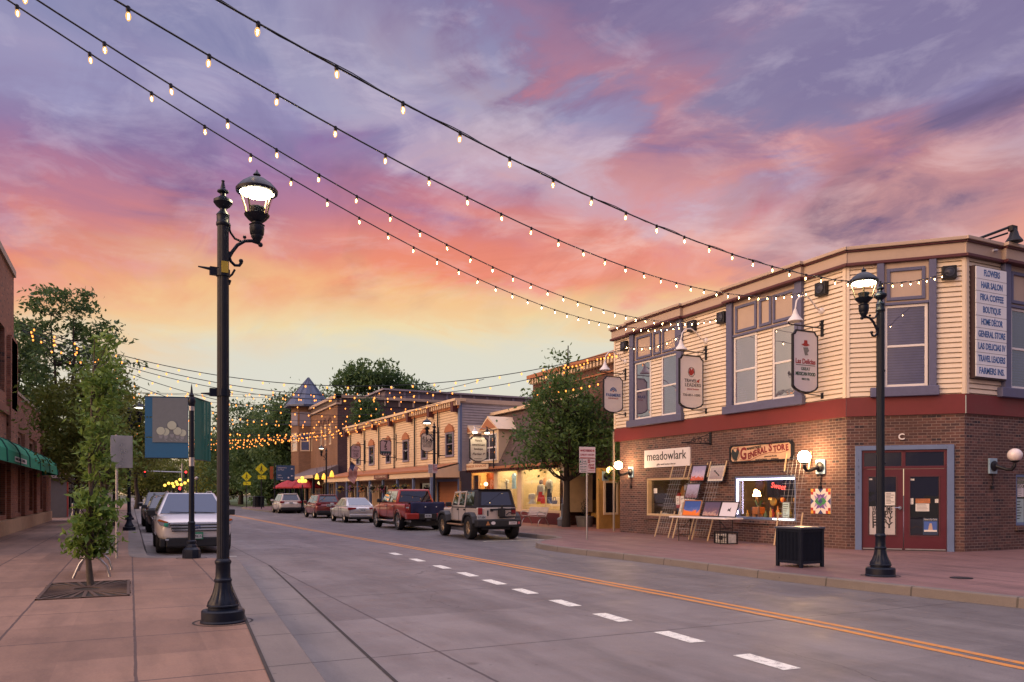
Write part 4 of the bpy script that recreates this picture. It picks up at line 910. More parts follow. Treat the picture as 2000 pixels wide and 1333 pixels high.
# goods seen through the windows (each stands inside its display room)
def at_i(x,y,z): return (FW@Vector((x,y,z)))[:]
M_warm=emit('warm lamp shade',(1,.55,.18),34); M_amber=emit('amber lamp glass',(1,.42,.08),34)
def shelf_item(name,label,cat,x,y,z,fn,mat,group='goods in the shop windows',smooth=45,extra=None):
    o=thing(name,label,cat,at_i(x,y,z),R(-90),group); mb=MB(); fn(mb); mb.build('body',mat,o,smooth=smooth)
    if extra:
        for nm,f,m in extra: q=MB(); f(q); q.build(nm,m,o,smooth=smooth)
    return o
vase=lambda s,h:(lambda mb:mb.lathe([(s*.5,0),(s*.7,.02),(s,h*.4),(s*.8,h*.7),(s*.4,h*.88),(s*.5,h),(s*.4,h)],(0,0,0),14))
bot=lambda s,h:(lambda mb:mb.lathe([(s,0),(s,h*.6),(s*.45,h*.75),(s*.4,h),(s*.3,h)],(0,0,0),12))
boxy=lambda a,b,c:(lambda mb:mb.box((0,0,c/2),(a,b,c)))
def table_lamp(label,x,y,z,h=.5,shade=M_warm,col=M_dark):
    return shelf_item('table_lamp',label,'lamp',x,y,z,lambda mb:mb.lathe([(.09,0),(.08,.02),(.03,.05),(.05,h*.3),(.02,h*.5),(.015,h*.8)],(0,0,0),12),col,extra=[('lamp_shade',lambda q:q.lathe([(.13,h*.55),(.07,h*.9),(.06,h*.9),(.12,h*.55)],(0,0,0),14),shade)])
c=lambda n,r,k=.3: pm(n,r,.5,var=k,scale=8)
table_lamp('small lit amber lamp high in the tan framed shop window',3.20,.75,1.55,.36,M_warm); table_lamp('amber lamp glowing at the far inner edge of tan framed shop window',4.12,.5,1.18,.30,M_amber)
shelf_item('lamp_stand','dark stand carrying the lit lamp in tan framed shop window','stand',3.20,.75,.84,boxy(.3,.3,.71),c('dark wood',(.05,.025,.015)))
shelf_item('lamp_stand','dark plinth under the amber lamp, tan framed shop window','stand',4.12,.5,.84,boxy(.24,.24,.34),c('dark wood',(.05,.025,.015)))
r7=random.Random(11)
for lab,x,y,w,h,m in (('red garment on a hanger in tan framed shop window',2.92,.6,.22,.55,c('red cloth',(.45,.03,.02))),('gold garment beside the red one in tan framed shop window',3.16,.62,.26,.8,c('gold cloth',(.4,.2,.05))),('rust checked cloth hung next to the gold garment',3.46,.66,.30,.62,c('rust cloth',(.28,.10,.04),.6))):
    shelf_item('hung_garment',lab,'garment',x,y,1.02+.1,lambda mb,w=w,h=h:mb.prism([(-w/2,0),(w/2,0),(w*.42,h*.5),(w*.5,h*.8),(w*.15,h),(-w*.15,h),(-w*.5,h*.8),(-w*.42,h*.5)],-.05,.05),m)
for i,(lab,x) in enumerate((('first card of three printed cards low in the tan framed window',3.42),('middle card of three printed cards low in the tan framed window',3.66),('last card of three printed cards low in the tan framed window',3.92))):
    paper('display_card',lab,FW,x-.10,x+.10,1.26,1.56,.142,M_paper,lambda t,w,h:(t.ring([(.045*math.cos(a),.02+.06*math.sin(a)) for a in [k*.785 for k in range(8)]],[(.03*math.cos(a),.02+.045*math.sin(a)) for a in [k*.785 for k in range(8)]],-.006,-.0045),t.bx(-.05,.05,-.006,-.0045,-.11,-.095)),cat='card',group='printed cards in the tan framed shop window')
paper('paper_notice','small white notice at the courtyard edge of tan framed shop window',FW,2.02,2.22,1.66,1.84,.142,M_paper,lines(4)); paper('paper_notice','grey notice high in tan framed shop window',FW,3.78,3.98,1.76,1.95,.142,pm('grey paper',(.3,.3,.34),.8),lines(4))
for k,(lab,x,y,s,h,m) in enumerate((('green glazed pot on the tan framed window floor',3.2,.45,.10,.26,c('green glaze',(.02,.10,.06))),('dark teal jar on the tan framed window floor',3.55,.42,.09,.22,c('teal glaze',(.02,.07,.09))),('brown jug on the tan framed window floor',2.75,.55,.08,.30,c('brown glaze',(.12,.05,.02))),('white bowl front corner of the tan framed shop window',2.35,.4,.14,.10,c('white glaze',(.5,.48,.46),.1)),('olive pot far end of the tan framed window floor',3.9,.6,.10,.2,c('olive glaze',(.12,.12,.03))),('blue vase at the back of tan framed shop window',2.5,.9,.08,.36,c('blue glaze',(.03,.06,.16))))):
    shelf_item('pot',lab,'pot',x,y,.85,vase(s,h),m)
# white lit window: LED edged, crowded with warm goods
o=thing('led_strip','white violet light strip around top and side of white lit window','light strip',at_i(6.52,.03,2.0),R(-90)); mb=MB(); mb.bx(.0,2.44,-.0,.03,.06,.10); mb.bx(0,.035,0,.03,-1.0,.055); mb.build('tube',emit('violet white led',(.80,.72,1),9),o)
o=thing('sill_light','short white light tube on the sill of the white lit window','light strip',at_i(8.55,-.02,.87),R(-90)); mb=MB(); mb.bx(-.4,.4,-.03,.0,0,.03); mb.build('tube',emit('warm white tube',(1,.95,.8),6),o)
o=thing('neon_sign','red neon script word in the white lit shop window','neon sign',at_i(8.22,.2,1.86),R(-90)); mb=MB(); text(mb,'Sweet',-.10,0,.24,0,shear=.15,rot=-.14,ex=.006); mb.build('tube',emit('red neon',(1,.10,.07),2.2),o,fix=False)
mb=MB(); mb.bx(-.6,.55,.05,.07,-.34,.26); mb.build('backing',M_dark,o)
table_lamp('tall lit lamp near the white tube in white lit shop window',6.86,.55,1.22,.62,M_warm); table_lamp('lit lamp with flared shade in middle of white lit window',7.45,.7,1.45,.5,M_amber); table_lamp('low amber lamp at the corner end of white lit window',8.74,.5,1.2,.42,M_amber)
for x,z in ((6.86,1.22),(7.45,1.45),(8.74,1.2)): shelf_item('lamp_stand','dark plinth under a lit lamp in the white lit window','stand',x,.55 if x!=7.45 else .7,.85,boxy(.26,.26,z-.85),c('dark wood',(.05,.025,.015)))
shelf_item('straw_hat','brown brimmed hat hung in upper corner of white lit window','hat',7.15,.4,1.92,lambda mb:mb.sphere((0,0,0),.2,16,sy=.3),c('brown felt',(.10,.04,.02)))
shelf_item('red_scarf','bunched red scarf hung in middle of white lit window','scarf',7.74,.45,1.76,lambda mb:(mb.sphere((0,0,0),.14,10,sx=1.3,sy=.4,sz=.7),mb.sphere((.14,0,-.06),.1,10,sy=.4)),c('red cloth',(.45,.03,.02)))
shelf_item('scarecrow_doll','yellow seated cloth doll in middle of white lit window','doll',7.62,.5,1.25,lambda mb:(mb.sphere((0,0,.14),.13,12,sy=.6),mb.sphere((0,0,.36),.11,12)),c('yellow cloth',(.55,.35,.08)))
shelf_item('planter','orange square planter in white lit window','planter',7.08,.42,1.0,boxy(.34,.2,.22),c('orange glaze',(.5,.16,.03)),extra=[('plant',lambda q:[q.tube([(0,0,.2),(dx,dy,.3),(dx*2,dy*1.5,.42)],.014,4) for dx,dy in ((-.06,0),(.05,.03),(.1,-.03),(-.1,.02),(0,.05))],c('leaf',(.05,.12,.03)))])
for k in range(14):
    x=6.72+k*.165; cols=[(.55,.33,.06),(.5,.2,.04),(.6,.5,.3),(.2,.08,.03),(.1,.15,.05),(.45,.05,.04)]; z=.86+ (.0 if k%2 else .0)
    shelf_item('bottle','%s bottle, number %d counting from the courtyard end on the white lit window floor'%(['gold','amber','cream','brown','green','red'][k%6],k+1),'bottle',x,.3+.12*(k%3),.86,bot(.045+.01*(k%3),.26+.05*(k%4)),c('bottle glaze %d'%(k%6),cols[k%6],.2))
for k in range(7):
    x=6.95+k*.26; shelf_item('jar','%s jar on the white lit window back shelf, place %d from the courtyard'%(['yellow','dark','orange','pale'][k%4],k+1),'jar',x,1.05,1.35+.2*(k%2),vase(.08,.24),c('jar glaze %d'%(k%4),[(.6,.38,.08),(.06,.03,.02),(.5,.18,.04),(.5,.45,.3)][k%4],.2))
shelf_item('display_shelf','dark back shelf in the white lit shop window','shelf',7.75,1.05,1.31,boxy(2.2,.3,.035),c('dark wood',(.05,.025,.015)))
shelf_item('display_shelf','upper dark back shelf in the white lit shop window','shelf',7.75,1.25,1.53,boxy(2.2,.3,.02),c('dark wood',(.05,.025,.015)))
paper('price_card','pale green price card low in white lit window',FW,8.36,8.62,.93,1.38,.142,pm('pale green card',(.40,.52,.50),.7),lines(6),cat='card')
shelf_item('fruit_bowl','bowl of yellow green fruit low in white lit window','bowl',8.05,.36,.9,lambda mb:mb.lathe([(.06,0),(.16,.1),(.15,.1)],(0,0,0),14),c('red bowl',(.4,.08,.05)),extra=[('fruit',lambda q:[q.sphere((.07*math.cos(a),.05*math.sin(a),.12),.055,8) for a in range(6)],c('lime fruit',(.35,.38,.05)))])
# south window
paper('window_notice','pale green notice stuck low inside the cross street window',FS,2.3,2.7,.86,1.5,.142,pm('pale green card',(.40,.52,.50),.7),lines(7)); paper('window_notice','small white notice in the cross street window',FS,2.42,2.7,1.55,1.8,.142,M_paper,lines(4))
o=thing('window_lettering','white window lettering for the shop round the corner','lettering',(FS@Vector((2.2,.145,1.95)))[:],0); t=MB(); text(t,'Mainstreet',.0,.08,.13,0,align='LEFT'); text(t,'General Store',0,-.08,.2,0,align='LEFT'); t.build('decal',M_white,o,fix=False)

for i,(x,y,z) in enumerate(((2.5,.7,2.38),(3.2,.9,2.38),(3.8,.6,2.38),(6.9,.6,2.36),(7.5,.9,2.36),(8.1,.6,2.36),(8.6,.9,2.36))):
    o=thing('ceiling_spot','small warm ceiling lamp over the %s window display, position %d from the courtyard'%('tan framed' if i<3 else 'white lit',i+1 if i<3 else i-2),'lamp',at_i(x,y,z),0,'ceiling lamps in the shop windows'); mb=MB(); mb.sphere((0,0,-.10),.05,10); mb.build('bulb',emit('warm ceiling bulb',(1,.62,.28),130),o,smooth=180); mb=MB(); mb.tube([(0,0,.1),(0,0,-.06)],.015,5); mb.build('stem',M_black,o)  # fill lamps added to warm the goods in the windows
# ---------------------------------------------------------------- street lamps
M_lens=emit('lit lamp lens',(1,.86,.55),70); M_lens2=emit('lit lamp glass far',(1,.93,.78),7)
M_cage=new_mat('lantern glass')[0]; _nt=M_cage.node_tree; _t=N(_nt,'ShaderNodeBsdfTransparent'); _t.inputs[0].default_value=(.93,.90,.82,1); L(_nt,_t.outputs[0],[n for n in _nt.nodes if n.type=='OUTPUT_MATERIAL'][0].inputs[0])
def street_lamp(label,loc,rz,lit=True,scale=1,hi=True):
    o=thing('street_lamp',label,'street lamp',loc,rz,'dark iron street lamps'); o.scale=(scale,)*3
    sg=28 if hi else 14
    mb=MB(); mb.lathe([(.25,0),(.25,.015),(.238,.03),(.238,.13),(.225,.145),(.165,.155),(.165,.175),(.178,.185),(.178,.20),(.165,.215)],(0,0,0),sg); mb.build('base_drum',M_navy,o,smooth=35)
    mb=MB(); seg=48 if hi else 16; prof=[(.17,.21),(.168,.23),(.14,.28),(.115,.34),(.10,.40),(.088,.47)]
    vs=[]
    for i,(r,z) in enumerate(prof):
        for k in range(seg):
            a=2*math.pi*k/seg; q=r*(1-(.07 if k%4==0 and 0<i<5 else 0)); vs.append((q*math.cos(a),q*math.sin(a),z))
    n=len(prof); mb.add(vs,[(i*seg+k,i*seg+(k+1)%seg,(i+1)*seg+(k+1)%seg,(i+1)*seg+k) for i in range(n-1) for k in range(seg)])
    mb.lathe([(.092,.46),(.098,.475),(.098,.49),(.088,.50),(.083,.52),(.080,.66),(.086,.67),(.092,.69),(.092,.70),(.084,.712),(.070,.73)],(0,0,0),sg); mb.build('flared_foot',M_navy,o,smooth=35)
    mb=MB(); seg=40 if hi else 12; vs=[]
    for z,r in ((.72,.070),(4.60,.064)):
        for k in range(seg): a=2*math.pi*k/seg; q=r*(1-(.05 if k%2 and hi else 0)); vs.append((q*math.cos(a),q*math.sin(a),z))
    mb.add(vs,[(k,(k+1)%seg,seg+(k+1)%seg,seg+k) for k in range(seg)]); mb.build('shaft',M_navy,o,smooth=25)
    mb=MB(); mb.lathe([(.068,4.56),(.076,4.57),(.076,4.60),(.070,4.61),(.070,4.68),(.074,4.69),(.060,4.71),(.035,4.74),(.035,4.76),(.075,4.79),(.105,4.83),(.103,4.86),(.06,4.89),(.03,4.91),(.03,4.935),(.065,4.955),(.062,4.97),(.03,4.99),(.018,5.05),(.014,5.07),(.02,5.085),(.0,5.10)],(0,0,0),sg); mb.build('finial',M_navy,o,smooth=40)
    LX=.38
    mb=MB()
    pts=[(.06,0,4.20),(.10,0,4.28),(.16,0,4.37),(.24,0,4.43),(.32,0,4.445),(LX+.02,0,4.43)]; mb.tube(pts,.020,8); mb.sphere((LX+.04,0,4.415),.03,8)
    mb.tube([(.06,0,4.24),(.085,0,4.17),(.13,0,4.13),(.18,0,4.135),(.205,0,4.175),(.20,0,4.20)],.018,8); mb.sphere((.20,0,4.19),.027,8)
    mb.tube([(.06,0,4.56),(.085,0,4.50),(.13,0,4.44),(.2,0,4.42)],.013,6); mb.sphere((.06,0,4.585),.028,8); mb.sphere((.24,0,4.475),.022,8); mb.box((.05,0,4.24),(.06,.05,.07)); mb.box((.055,0,4.545),(.05,.04,.05))
    mb.build('scroll_arm',M_navy,o,smooth=50)
    mb=MB(); mb.lathe([(.03,4.43),(.05,4.47),(.068,4.50),(.066,4.515),(.078,4.53),(.085,4.60),(.08,4.63),(.09,4.64),(.062,4.655),(.062,4.67),(.10,4.70),(.14,4.745),(.145,4.76),(.09,4.765),(.08,4.80),(.092,4.83),(.088,4.85),(.02,4.86)],(LX,0,0),sg); ln=mb.build('lantern',M_navy,o,smooth=40)
    mb=MB()
    for k in range(4):
        a=R(45+90*k); c,s=math.cos(a),math.sin(a)
        mb.tube([(LX+r*c,r*s,z) for r,z in ((.135,4.75),(.14,4.79),(.165,4.89),(.20,4.99),(.215,5.03))],.011,6)
    mb.build('lantern_rib',pm('bronze ribs',(.12,.10,.07),.35,metal=.6),ln)
    mb=MB(); mb.lathe([(.12,4.77),(.135,4.82),(.165,4.92),(.20,5.01)],(LX,0,0),sg); mb.f=mb.f[:-2]; mb.m=mb.m[:-2]; g=mb.build('lantern_glass',M_cage,ln,smooth=60)
    mb=MB(); mb.lathe([(.205,5.025),(.17,5.0),(.10,4.985),(.002,4.98)] if lit else [(.19,5.02),(.15,5.0),(.002,4.99)],(LX,0,0),sg); mb.build('lens',(M_lens if hi else M_lens2) if lit else M_white,ln,smooth=60)
    mb=MB(); mb.lathe([(.20,5.015),(.235,5.02),(.24,5.05),(.222,5.075),(.17,5.13),(.10,5.18),(.04,5.205),(.03,5.22),(.045,5.23),(.03,5.25),(.012,5.27),(.0,5.30)],(LX,0,0),sg); mb.build('cap',M_navy,ln,smooth=40)
    return o
a=street_lamp('tall lit street lamp with spiked clamps on its shaft beside the tan slab kerb',(.96,9.58,WZ),R(4))
mb=MB(); mb.lathe([(.078,3.98),(.078,4.06)],(0,0,0),16); mb.box((-.10,0,4.03),(.09,.06,.09)); mb.tube([(-.12,0,4.05),(-.27,0,4.06)],[.02,.008],6); mb.tube([(.06,0,3.98),(.1,0,4.02),(.13,0,4.08)],.014,6); mb.tube([(.06,0,3.9),(.075,0,3.95)],.02,6)
mb.build('banner_clamp',M_navy,a); mb=MB(); mb.lathe([(.08,2.6),(.08,2.68)],(0,0,0),16); mb.box((-.10,0,2.64),(.09,.06,.09)); mb.tube([(-.12,0,2.62),(-.24,0,2.62)],[.02,.007],6); mb.build('banner_clamp',M_navy,a)
mb=MB(); mb.bx(-.03,.045,-.082,-.068,4.01,4.14); mb.build('badge',pm('brass badge',(.5,.36,.05),.4,metal=.4),a)
b=street_lamp('tall lit street lamp in front of the red doors',(12.17,9.8,WZ),R(176),scale=1.045)
mb=MB(); mb.tube([(0,0,3.55),(-.1,-.02,3.55)],.03,8); mb.tube([(0,0,1.95),(-.13,-.02,1.95)],.02,8); mb.build('socket_stub',M_navy,b)
for lab,x,y,rz in (('street lamp rising behind the red pickup',13.65,36.9,180),('street lamp by the porch roof beyond the silver sedan',13.65,60.9,180),('street lamp half hidden in leaves behind the bare metal sign',-.05,35.5,0),('street lamp farther along behind the young trees',-.05,50,0)):
    street_lamp(lab,(x,y,WZ),R(rz),hi=False)
for lab,x,y in (('globe topped park lamp near the crossing signs',12.6,118),('globe topped lamp at far kerb of the crossing',8.9,126)):
    o=thing('park_lamp',lab,'street lamp',(x,y,.06),0,'globe topped park lamps'); mb=MB(); mb.lathe([(.22,0),(.22,.3),(.09,.5),(.07,3.6),(.12,3.65),(.05,3.7)],(0,0,0),12); mb.build('post',M_navy,o,smooth=40); mb=MB(); mb.lathe([(.1,0),(.28,.25),(.30,.34),(.15,.48),(.02,.55)],(0,0,3.68),12); mb.build('lantern',pm('pale lantern glass',(.55,.5,.5),.4),o,smooth=60)
# ---------------------------------------------------------------- banner pole and banners
o=thing('banner_pole','slim dark pole with spire top beside the white parked car','pole',(1.27,19.5,WZ),0)
mb=MB(); mb.lathe([(.20,0),(.20,.16),(.19,.20),(.13,.25),(.12,.30),(.095,.33)],(0,0,0),8); mb.lathe([(.095,.33),(.105,.35),(.105,.39),(.08,.42),(.075,.8),(.085,.82),(.06,.86)],(0,0,0),20); mb.build('base',M_navy,o,smooth=30)
mb=MB(); mb.lathe([(.062,.84),(.056,3.5)],(0,0,0),20); mb.build('shaft',M_navy,o,smooth=40)
mb=MB(); mb.lathe([(.06,3.5),(.075,3.56),(.09,3.62),(.065,3.70),(.05,3.72),(.058,3.76),(.03,3.80),(.016,3.95),(.0,4.04)],(0,0,0),16); mb.build('finial',M_navy,o,smooth=40)
mb=MB(); mb.lathe([(.066,2.12),(.066,2.32)],(0,0,0),16); mb.lathe([(.066,3.40),(.066,3.5)],(0,0,0),16); mb.build('collar',M_steel,o,smooth=40)
M_bblue=pm('blue banner cloth',(.018,.115,.25),.75,var=.1,scale=2); M_bgrey=pm('grey banner print',(.15,.175,.20),.75,var=.12,scale=1.5)
o=thing('street_banner','blue street banner printed with a cluster of pale globes','banner',(1.22,19.47,WZ),R(-14),'banners on the slim pole')
mb=MB(); wall(mb,-.95,-.02,2.30,3.70,[(-.93,-.88,3.22,3.245),(-.86,-.80,3.22,3.245),(-.93,-.80,2.76,2.785)],y=-.006,th=.012); mb.quad((-.95,.006,2.3),(-.02,.006,2.3),(-.02,.006,2.4),(-.95,.006,2.4)); mb.build('cloth',M_bblue,o,fix=False)
mb=MB(); mb.bx(-.79,-.03,-.018,-.008,2.66,3.68); pr=mb.build('print',M_bgrey,o)
mb=MB(); disc=lambda x,z,r,k,m:mb.add([(x+r*math.cos(i*.2618),-.019-k*.0012,z+r*math.sin(i*.2618)) for i in range(24)],[tuple(range(24))],m)
for k,(x,z,r) in enumerate(((-.51,2.90,.085),(-.14,2.88,.08),(-.61,2.92,.092),(-.25,2.92,.09),(-.37,3.05,.10))): disc(x,z,r+.007,2*k,1); disc(x,z,r,2*k+1,0)
for x,z in ((-.61,2.78),(-.50,2.77),(-.37,2.80),(-.25,2.78),(-.15,2.76)): mb.quad((x-.05,-.02,z+.05),(x+.05,-.02,z+.05),(x+.025,-.02,z-.03),(x-.025,-.02,z-.03),m=2)
for k in range(4): x=-.55+k*.11; mb.quad((x,-.0205,2.74),(x+.02,-.0205,2.74),(x+.09,-.0205,2.69),(x+.06,-.0205,2.69),m=2)
mb.build('globe_motif',[pm('pale globe print',(.42,.47,.40),.75,var=.05),pm('dark outline print',(.09,.11,.14),.75),pm('mid grey print',(.24,.26,.30),.75)],pr,fix=False)
mb=MB()
for z in (2.30,3.70): mb.tube([(.05,0,z),(-.97,0,z)],.012,6)
mb.build('arm',M_navy,o)
o=thing('street_banner','green street banner seen almost edge on','banner',(1.33,19.52,WZ),R(66),'banners on the slim pole')
mb=MB(); n=6
for k in range(n): x0,x1=.02+k*.17,.02+(k+1)*.17; mb.bx(x0,x1,-.006+.02*math.sin(k*.8),.006+.02*math.sin(k*.8),2.28,3.72)
mb.build('cloth',pm('green banner cloth',(.01,.13,.10),.7,var=.15,scale=1.5),o); mb=MB()
for z in (2.28,3.72): mb.tube([(-.05,0,z),(1.06,0,z)],.012,6)
mb.build('arm',M_navy,o)
# ---------------------------------------------------------------- sign posts
def post_sign(label,loc,rz,h,panels,cat='sign',r=.03,post=M_steel,base=False,group=None,name='sign_post'):
    o=thing(name,label,cat,loc,rz,group); mb=MB(); mb.tube([(0,.03,0),(0,.03,h)],r,10); 
    if base: mb.lathe([(.2,0),(.2,.22),(.1,.35),(.08,.6),(.03,.65)],(0,.03,0),14)
    mb.build('post',post,o,smooth=50)
    for (x0,x1,z0,z1,mat,deco,mats) in panels:
        mb=MB(); mb.bx(x0,x1,-.006,.0,z0,z1); p=mb.build('panel',mat,o,bevel=.004)
        if deco: t=MB().at(Matrix.Translation(((x0+x1)/2,-.008,(z0+z1)/2))); deco(t,x1-x0,z1-z0); t.build('lettering',mats,p,fix=False)
    return o
GR=pm('green sign ink',(.01,.12,.10),.5); SW=pm('reflective sign white',(.66,.56,.60),.4,var=.05)
def d_np(t,w,h):
    text(t,'NO PARKING',0,h*.18,.10,0,0,width=w*.6,bold=.002); text(t,'SUNDAY 1AM-7AM',0,-h*.18,.09,0,0,width=w*.86)
    for s in (-1,1): t.prism([(s*w*.45,h*.18),(s*w*.38,h*.30),(s*w*.38,h*.22),(s*w*.32,h*.22),(s*w*.32,h*.14),(s*w*.38,h*.14),(s*w*.38,h*.06)],-.003,0,0)
    t.bx(-w*.46,w*.46,-.003,0,-h*.47,-h*.40,0)
def d_2hr(t,w,h):
    t.bx(-w*.46,-w*.1,-.003,0,h*.08,h*.46,1); text(t,'2',-w*.28,h*.27,.20,-.004,2,bold=.004); text(t,'HR',w*.2,h*.3,.09,0,1); text(t,'PARKING',w*.2,h*.14,.05,0,1,width=w*.5); text(t,'8AM-6PM',0,-h*.08,.075,0,1,width=w*.8); text(t,'MON-SAT',0,-h*.26,.06,0,1,width=w*.8); t.bx(-w*.3,w*.4,-.003,0,-h*.42,-h*.38,1)
def d_any(t,w,h):
    t.bx(-w*.46,-w*.16,-.003,0,h*.22,h*.46,0); text(t,'NO',-w*.31,h*.34,.07,-.004,2); text(t,'PARKING',w*.18,h*.34,.06,0,0,width=w*.52); text(t,'ANY',0,h*.06,.11,0,0,bold=.002); text(t,'TIME',0,-h*.16,.11,0,0,bold=.002); t.bx(-w*.4,w*.4,-.003,0,-h*.38,-h*.34,0)
p=on_z(1147,1055,WZ)
post_sign('grey sign post with NO PARKING and two hour panels at the kerb corner',(p.x,p.y,WZ),R(-4),3.0,[(-.29,.29,2.62,3.0,SW,d_np,[M_redink]),(-.29,-.005,2.17,2.61,SW,d_2hr,[M_redink,GR,SW]),(.005,.29,2.17,2.61,SW,d_any,[M_redink,GR,SW])])
p=on_z(228,1091,WZ)
post_sign('bare backed metal sign on a galvanised post behind the young tree',(p.x,p.y,WZ),R(0),2.84,[(-.13,.33,2.08,2.82,pm('bare aluminium',(.5,.5,.5),.32,metal=.9,var=.1),None,None)])
# small parking plates on the lamp behind the pickup
o=thing('parking_sign','pair of small green and red parking plates on the lamp behind the pickup','sign',(13.5,36.7,2.68),R(-4)); mb=MB(); mb.bx(-.23,-.005,-.01,0,0,.44); mb.bx(.005,.23,-.01,0,0,.44); mb.build('plate',SW,o)
t=MB().at(Matrix.Translation((-.12,-.013,.22))); d_2hr(t,.23,.44); t.build('lettering',[M_redink,GR,SW],o,fix=False); t=MB(); t.T=Matrix.Translation((.12,-.013,.22)); d_any(t,.23,.44); t.build('lettering',[M_redink,GR,SW],o,fix=False)
# finger board
NB=pm('navy sign panel',(.03,.07,.16),.5)
def d_way(t,w,h):
    for s,z in (('O\'Brien Park',.34),('and Pool',.2),('Public',-.16),('Parking',-.32)): text(t,s,-w*.42,h*z,.15,0,0,align='LEFT')
    for z in (.27,-.2): t.prism([(w*.30,h*z-.06),(w*.44,h*z),(w*.30,h*z+.06)],-.003,0,0)
    t.add([(w*.16+.08*math.cos(k*.5236),-.002,-h*.32+.08*math.sin(k*.5236)) for k in range(12)],[tuple(range(12))],0)
p=on_z(537,1003,WZ); p=Vector((11.75,73.2,WZ))
post_sign('dark blue wayfinding board on a black post near the white car',(p.x,p.y,WZ),R(-8),4.3,[(.12,1.75,2.75,4.1,NB,d_way,[M_wpanel]),(-.42,-.12,2.85,4.0,pm('rust orange panel',(.32,.08,.02),.5),None,None)],post=M_navy,base=True,r=.06,name='wayfinding_sign')
# pedestrian crossing diamonds
YG=pm('fluorescent yellow sign',(.72,.68,.02),.4,var=.04)
def ped(label,x,y,s,zc,flip=1):
    o=thing('crossing_sign',label,'sign',(x,y,WZ),R(-10),'yellow pedestrian crossing signs'); mb=MB(); mb.tube([(0,.03,0),(0,.03,zc+s*.6)],.05,8); mb.build('post',M_navy,o)
    mb=MB(); mb.prism([(-s*.71,zc),(0,zc-s*.71),(s*.71,zc),(0,zc+s*.71)],-.015,0); mb.bx(-.02+.05*flip-.38,.05*flip+.42,-.015,0,zc-s*.71-.42,zc-s*.71-.04); pl=mb.build('panel',YG,o)
    t=MB(); k=s*.32
    t.sphere((.02*k,-.02,zc+k*.95),k*.2,8,sy=.1); t.prism([(-.25*k,zc-.1*k),(.2*k,zc-.1*k),(.28*k,zc+.7*k),(-.12*k,zc+.7*k)],-.02,-.016); t.prism([(-.2*k,zc),(.1*k,zc),(-.35*k,zc-1.0*k),(-.6*k,zc-1.0*k)],-.02,-.016); t.prism([(0,zc),(.22*k,zc),(.6*k,zc-1.0*k),(.35*k,zc-1.0*k)],-.02,-.016); t.prism([(.2*k,zc+.6*k),(.28*k,zc+.4*k),(.65*k,zc+.1*k),(.6*k,zc+.0*k)],-.02,-.016); t.prism([(-.1*k,zc+.65*k),(-.2*k,zc+.4*k),(-.55*k,zc+.1*k),(-.6*k,zc+.2*k)],-.02,-.016)
    z=zc-s*.71-.23; t.prism([(-.25,z+.1),(.2,z-.1),(.3,z-.1),(-.12,z+.1)],-.02,-.016); t.build('walking_figure',M_ink,pl,fix=False)
ped('larger yellow walking figure diamond, upper one of the two',12.0,83.0,.86,4.05)
ped('smaller yellow walking figure diamond, lower one of the two',11.9,93.5,.78,3.5)
litter_bin('far dark bin beside the crossing signs',(12.7,90,WZ),R(5),.95,1.25)
# ---------------------------------------------------------------- benches
def bench(label,loc,rz,Lb,metal,slat):
    """local x along the bench, -y is the front"""
    o=thing('bench',label,'bench',loc,rz,'metal street benches')
    for x in (-Lb/2+.12,Lb/2-.12):
        mb=MB(); pts=[(x,-.26,0),(x,-.27,.02),(x,-.22,.20),(x,-.10,.34),(x,.06,.40)]; mb.tube(pts,.022,8)
        mb.tube([(x,.30,0),(x,.29,.03),(x,.20,.25),(x,.10,.38)],.022,8)
        mb.tube([(x,-.24,.42),(x,-.31,.50),(x,-.30,.60),(x,-.20,.66),(x,-.05,.63),(x,.12,.56),(x,.20,.54)],.020,8)
        mb.tube([(x,-.24,.42),(x,.10,.40),(x,.17,.5),(x,.27,.84)],.022,8)
        mb.build('end_frame',metal,o,smooth=60)
    mb=MB()
    for k in range(7): mb.box((0,-.22+k*.058,.435-.004*k),(Lb,.042,.02))
    mb.build('seat',slat,o,bevel=.004); mb=MB()
    for k in range(6):
        f=k/5; mb.box((0,.135+.13*f,.50+.33*f),(Lb,.02,.05),rx=R(-21))
    mb.build('backrest',slat,o,bevel=.004); return o
M_bal=pm('brushed aluminium',(.40,.40,.42),.35,metal=.75,var=.1)
bench('silver metal bench on the tan slabs behind the young tree',(-.60,16.4,WZ),R(90),1.7,M_bal,M_bal)
bench('pale slatted bench before the lit clothes window',(17.45,33.35,WZ),R(-90),1.95,M_bal,pm('pale painted slats',(.48,.42,.42),.5))
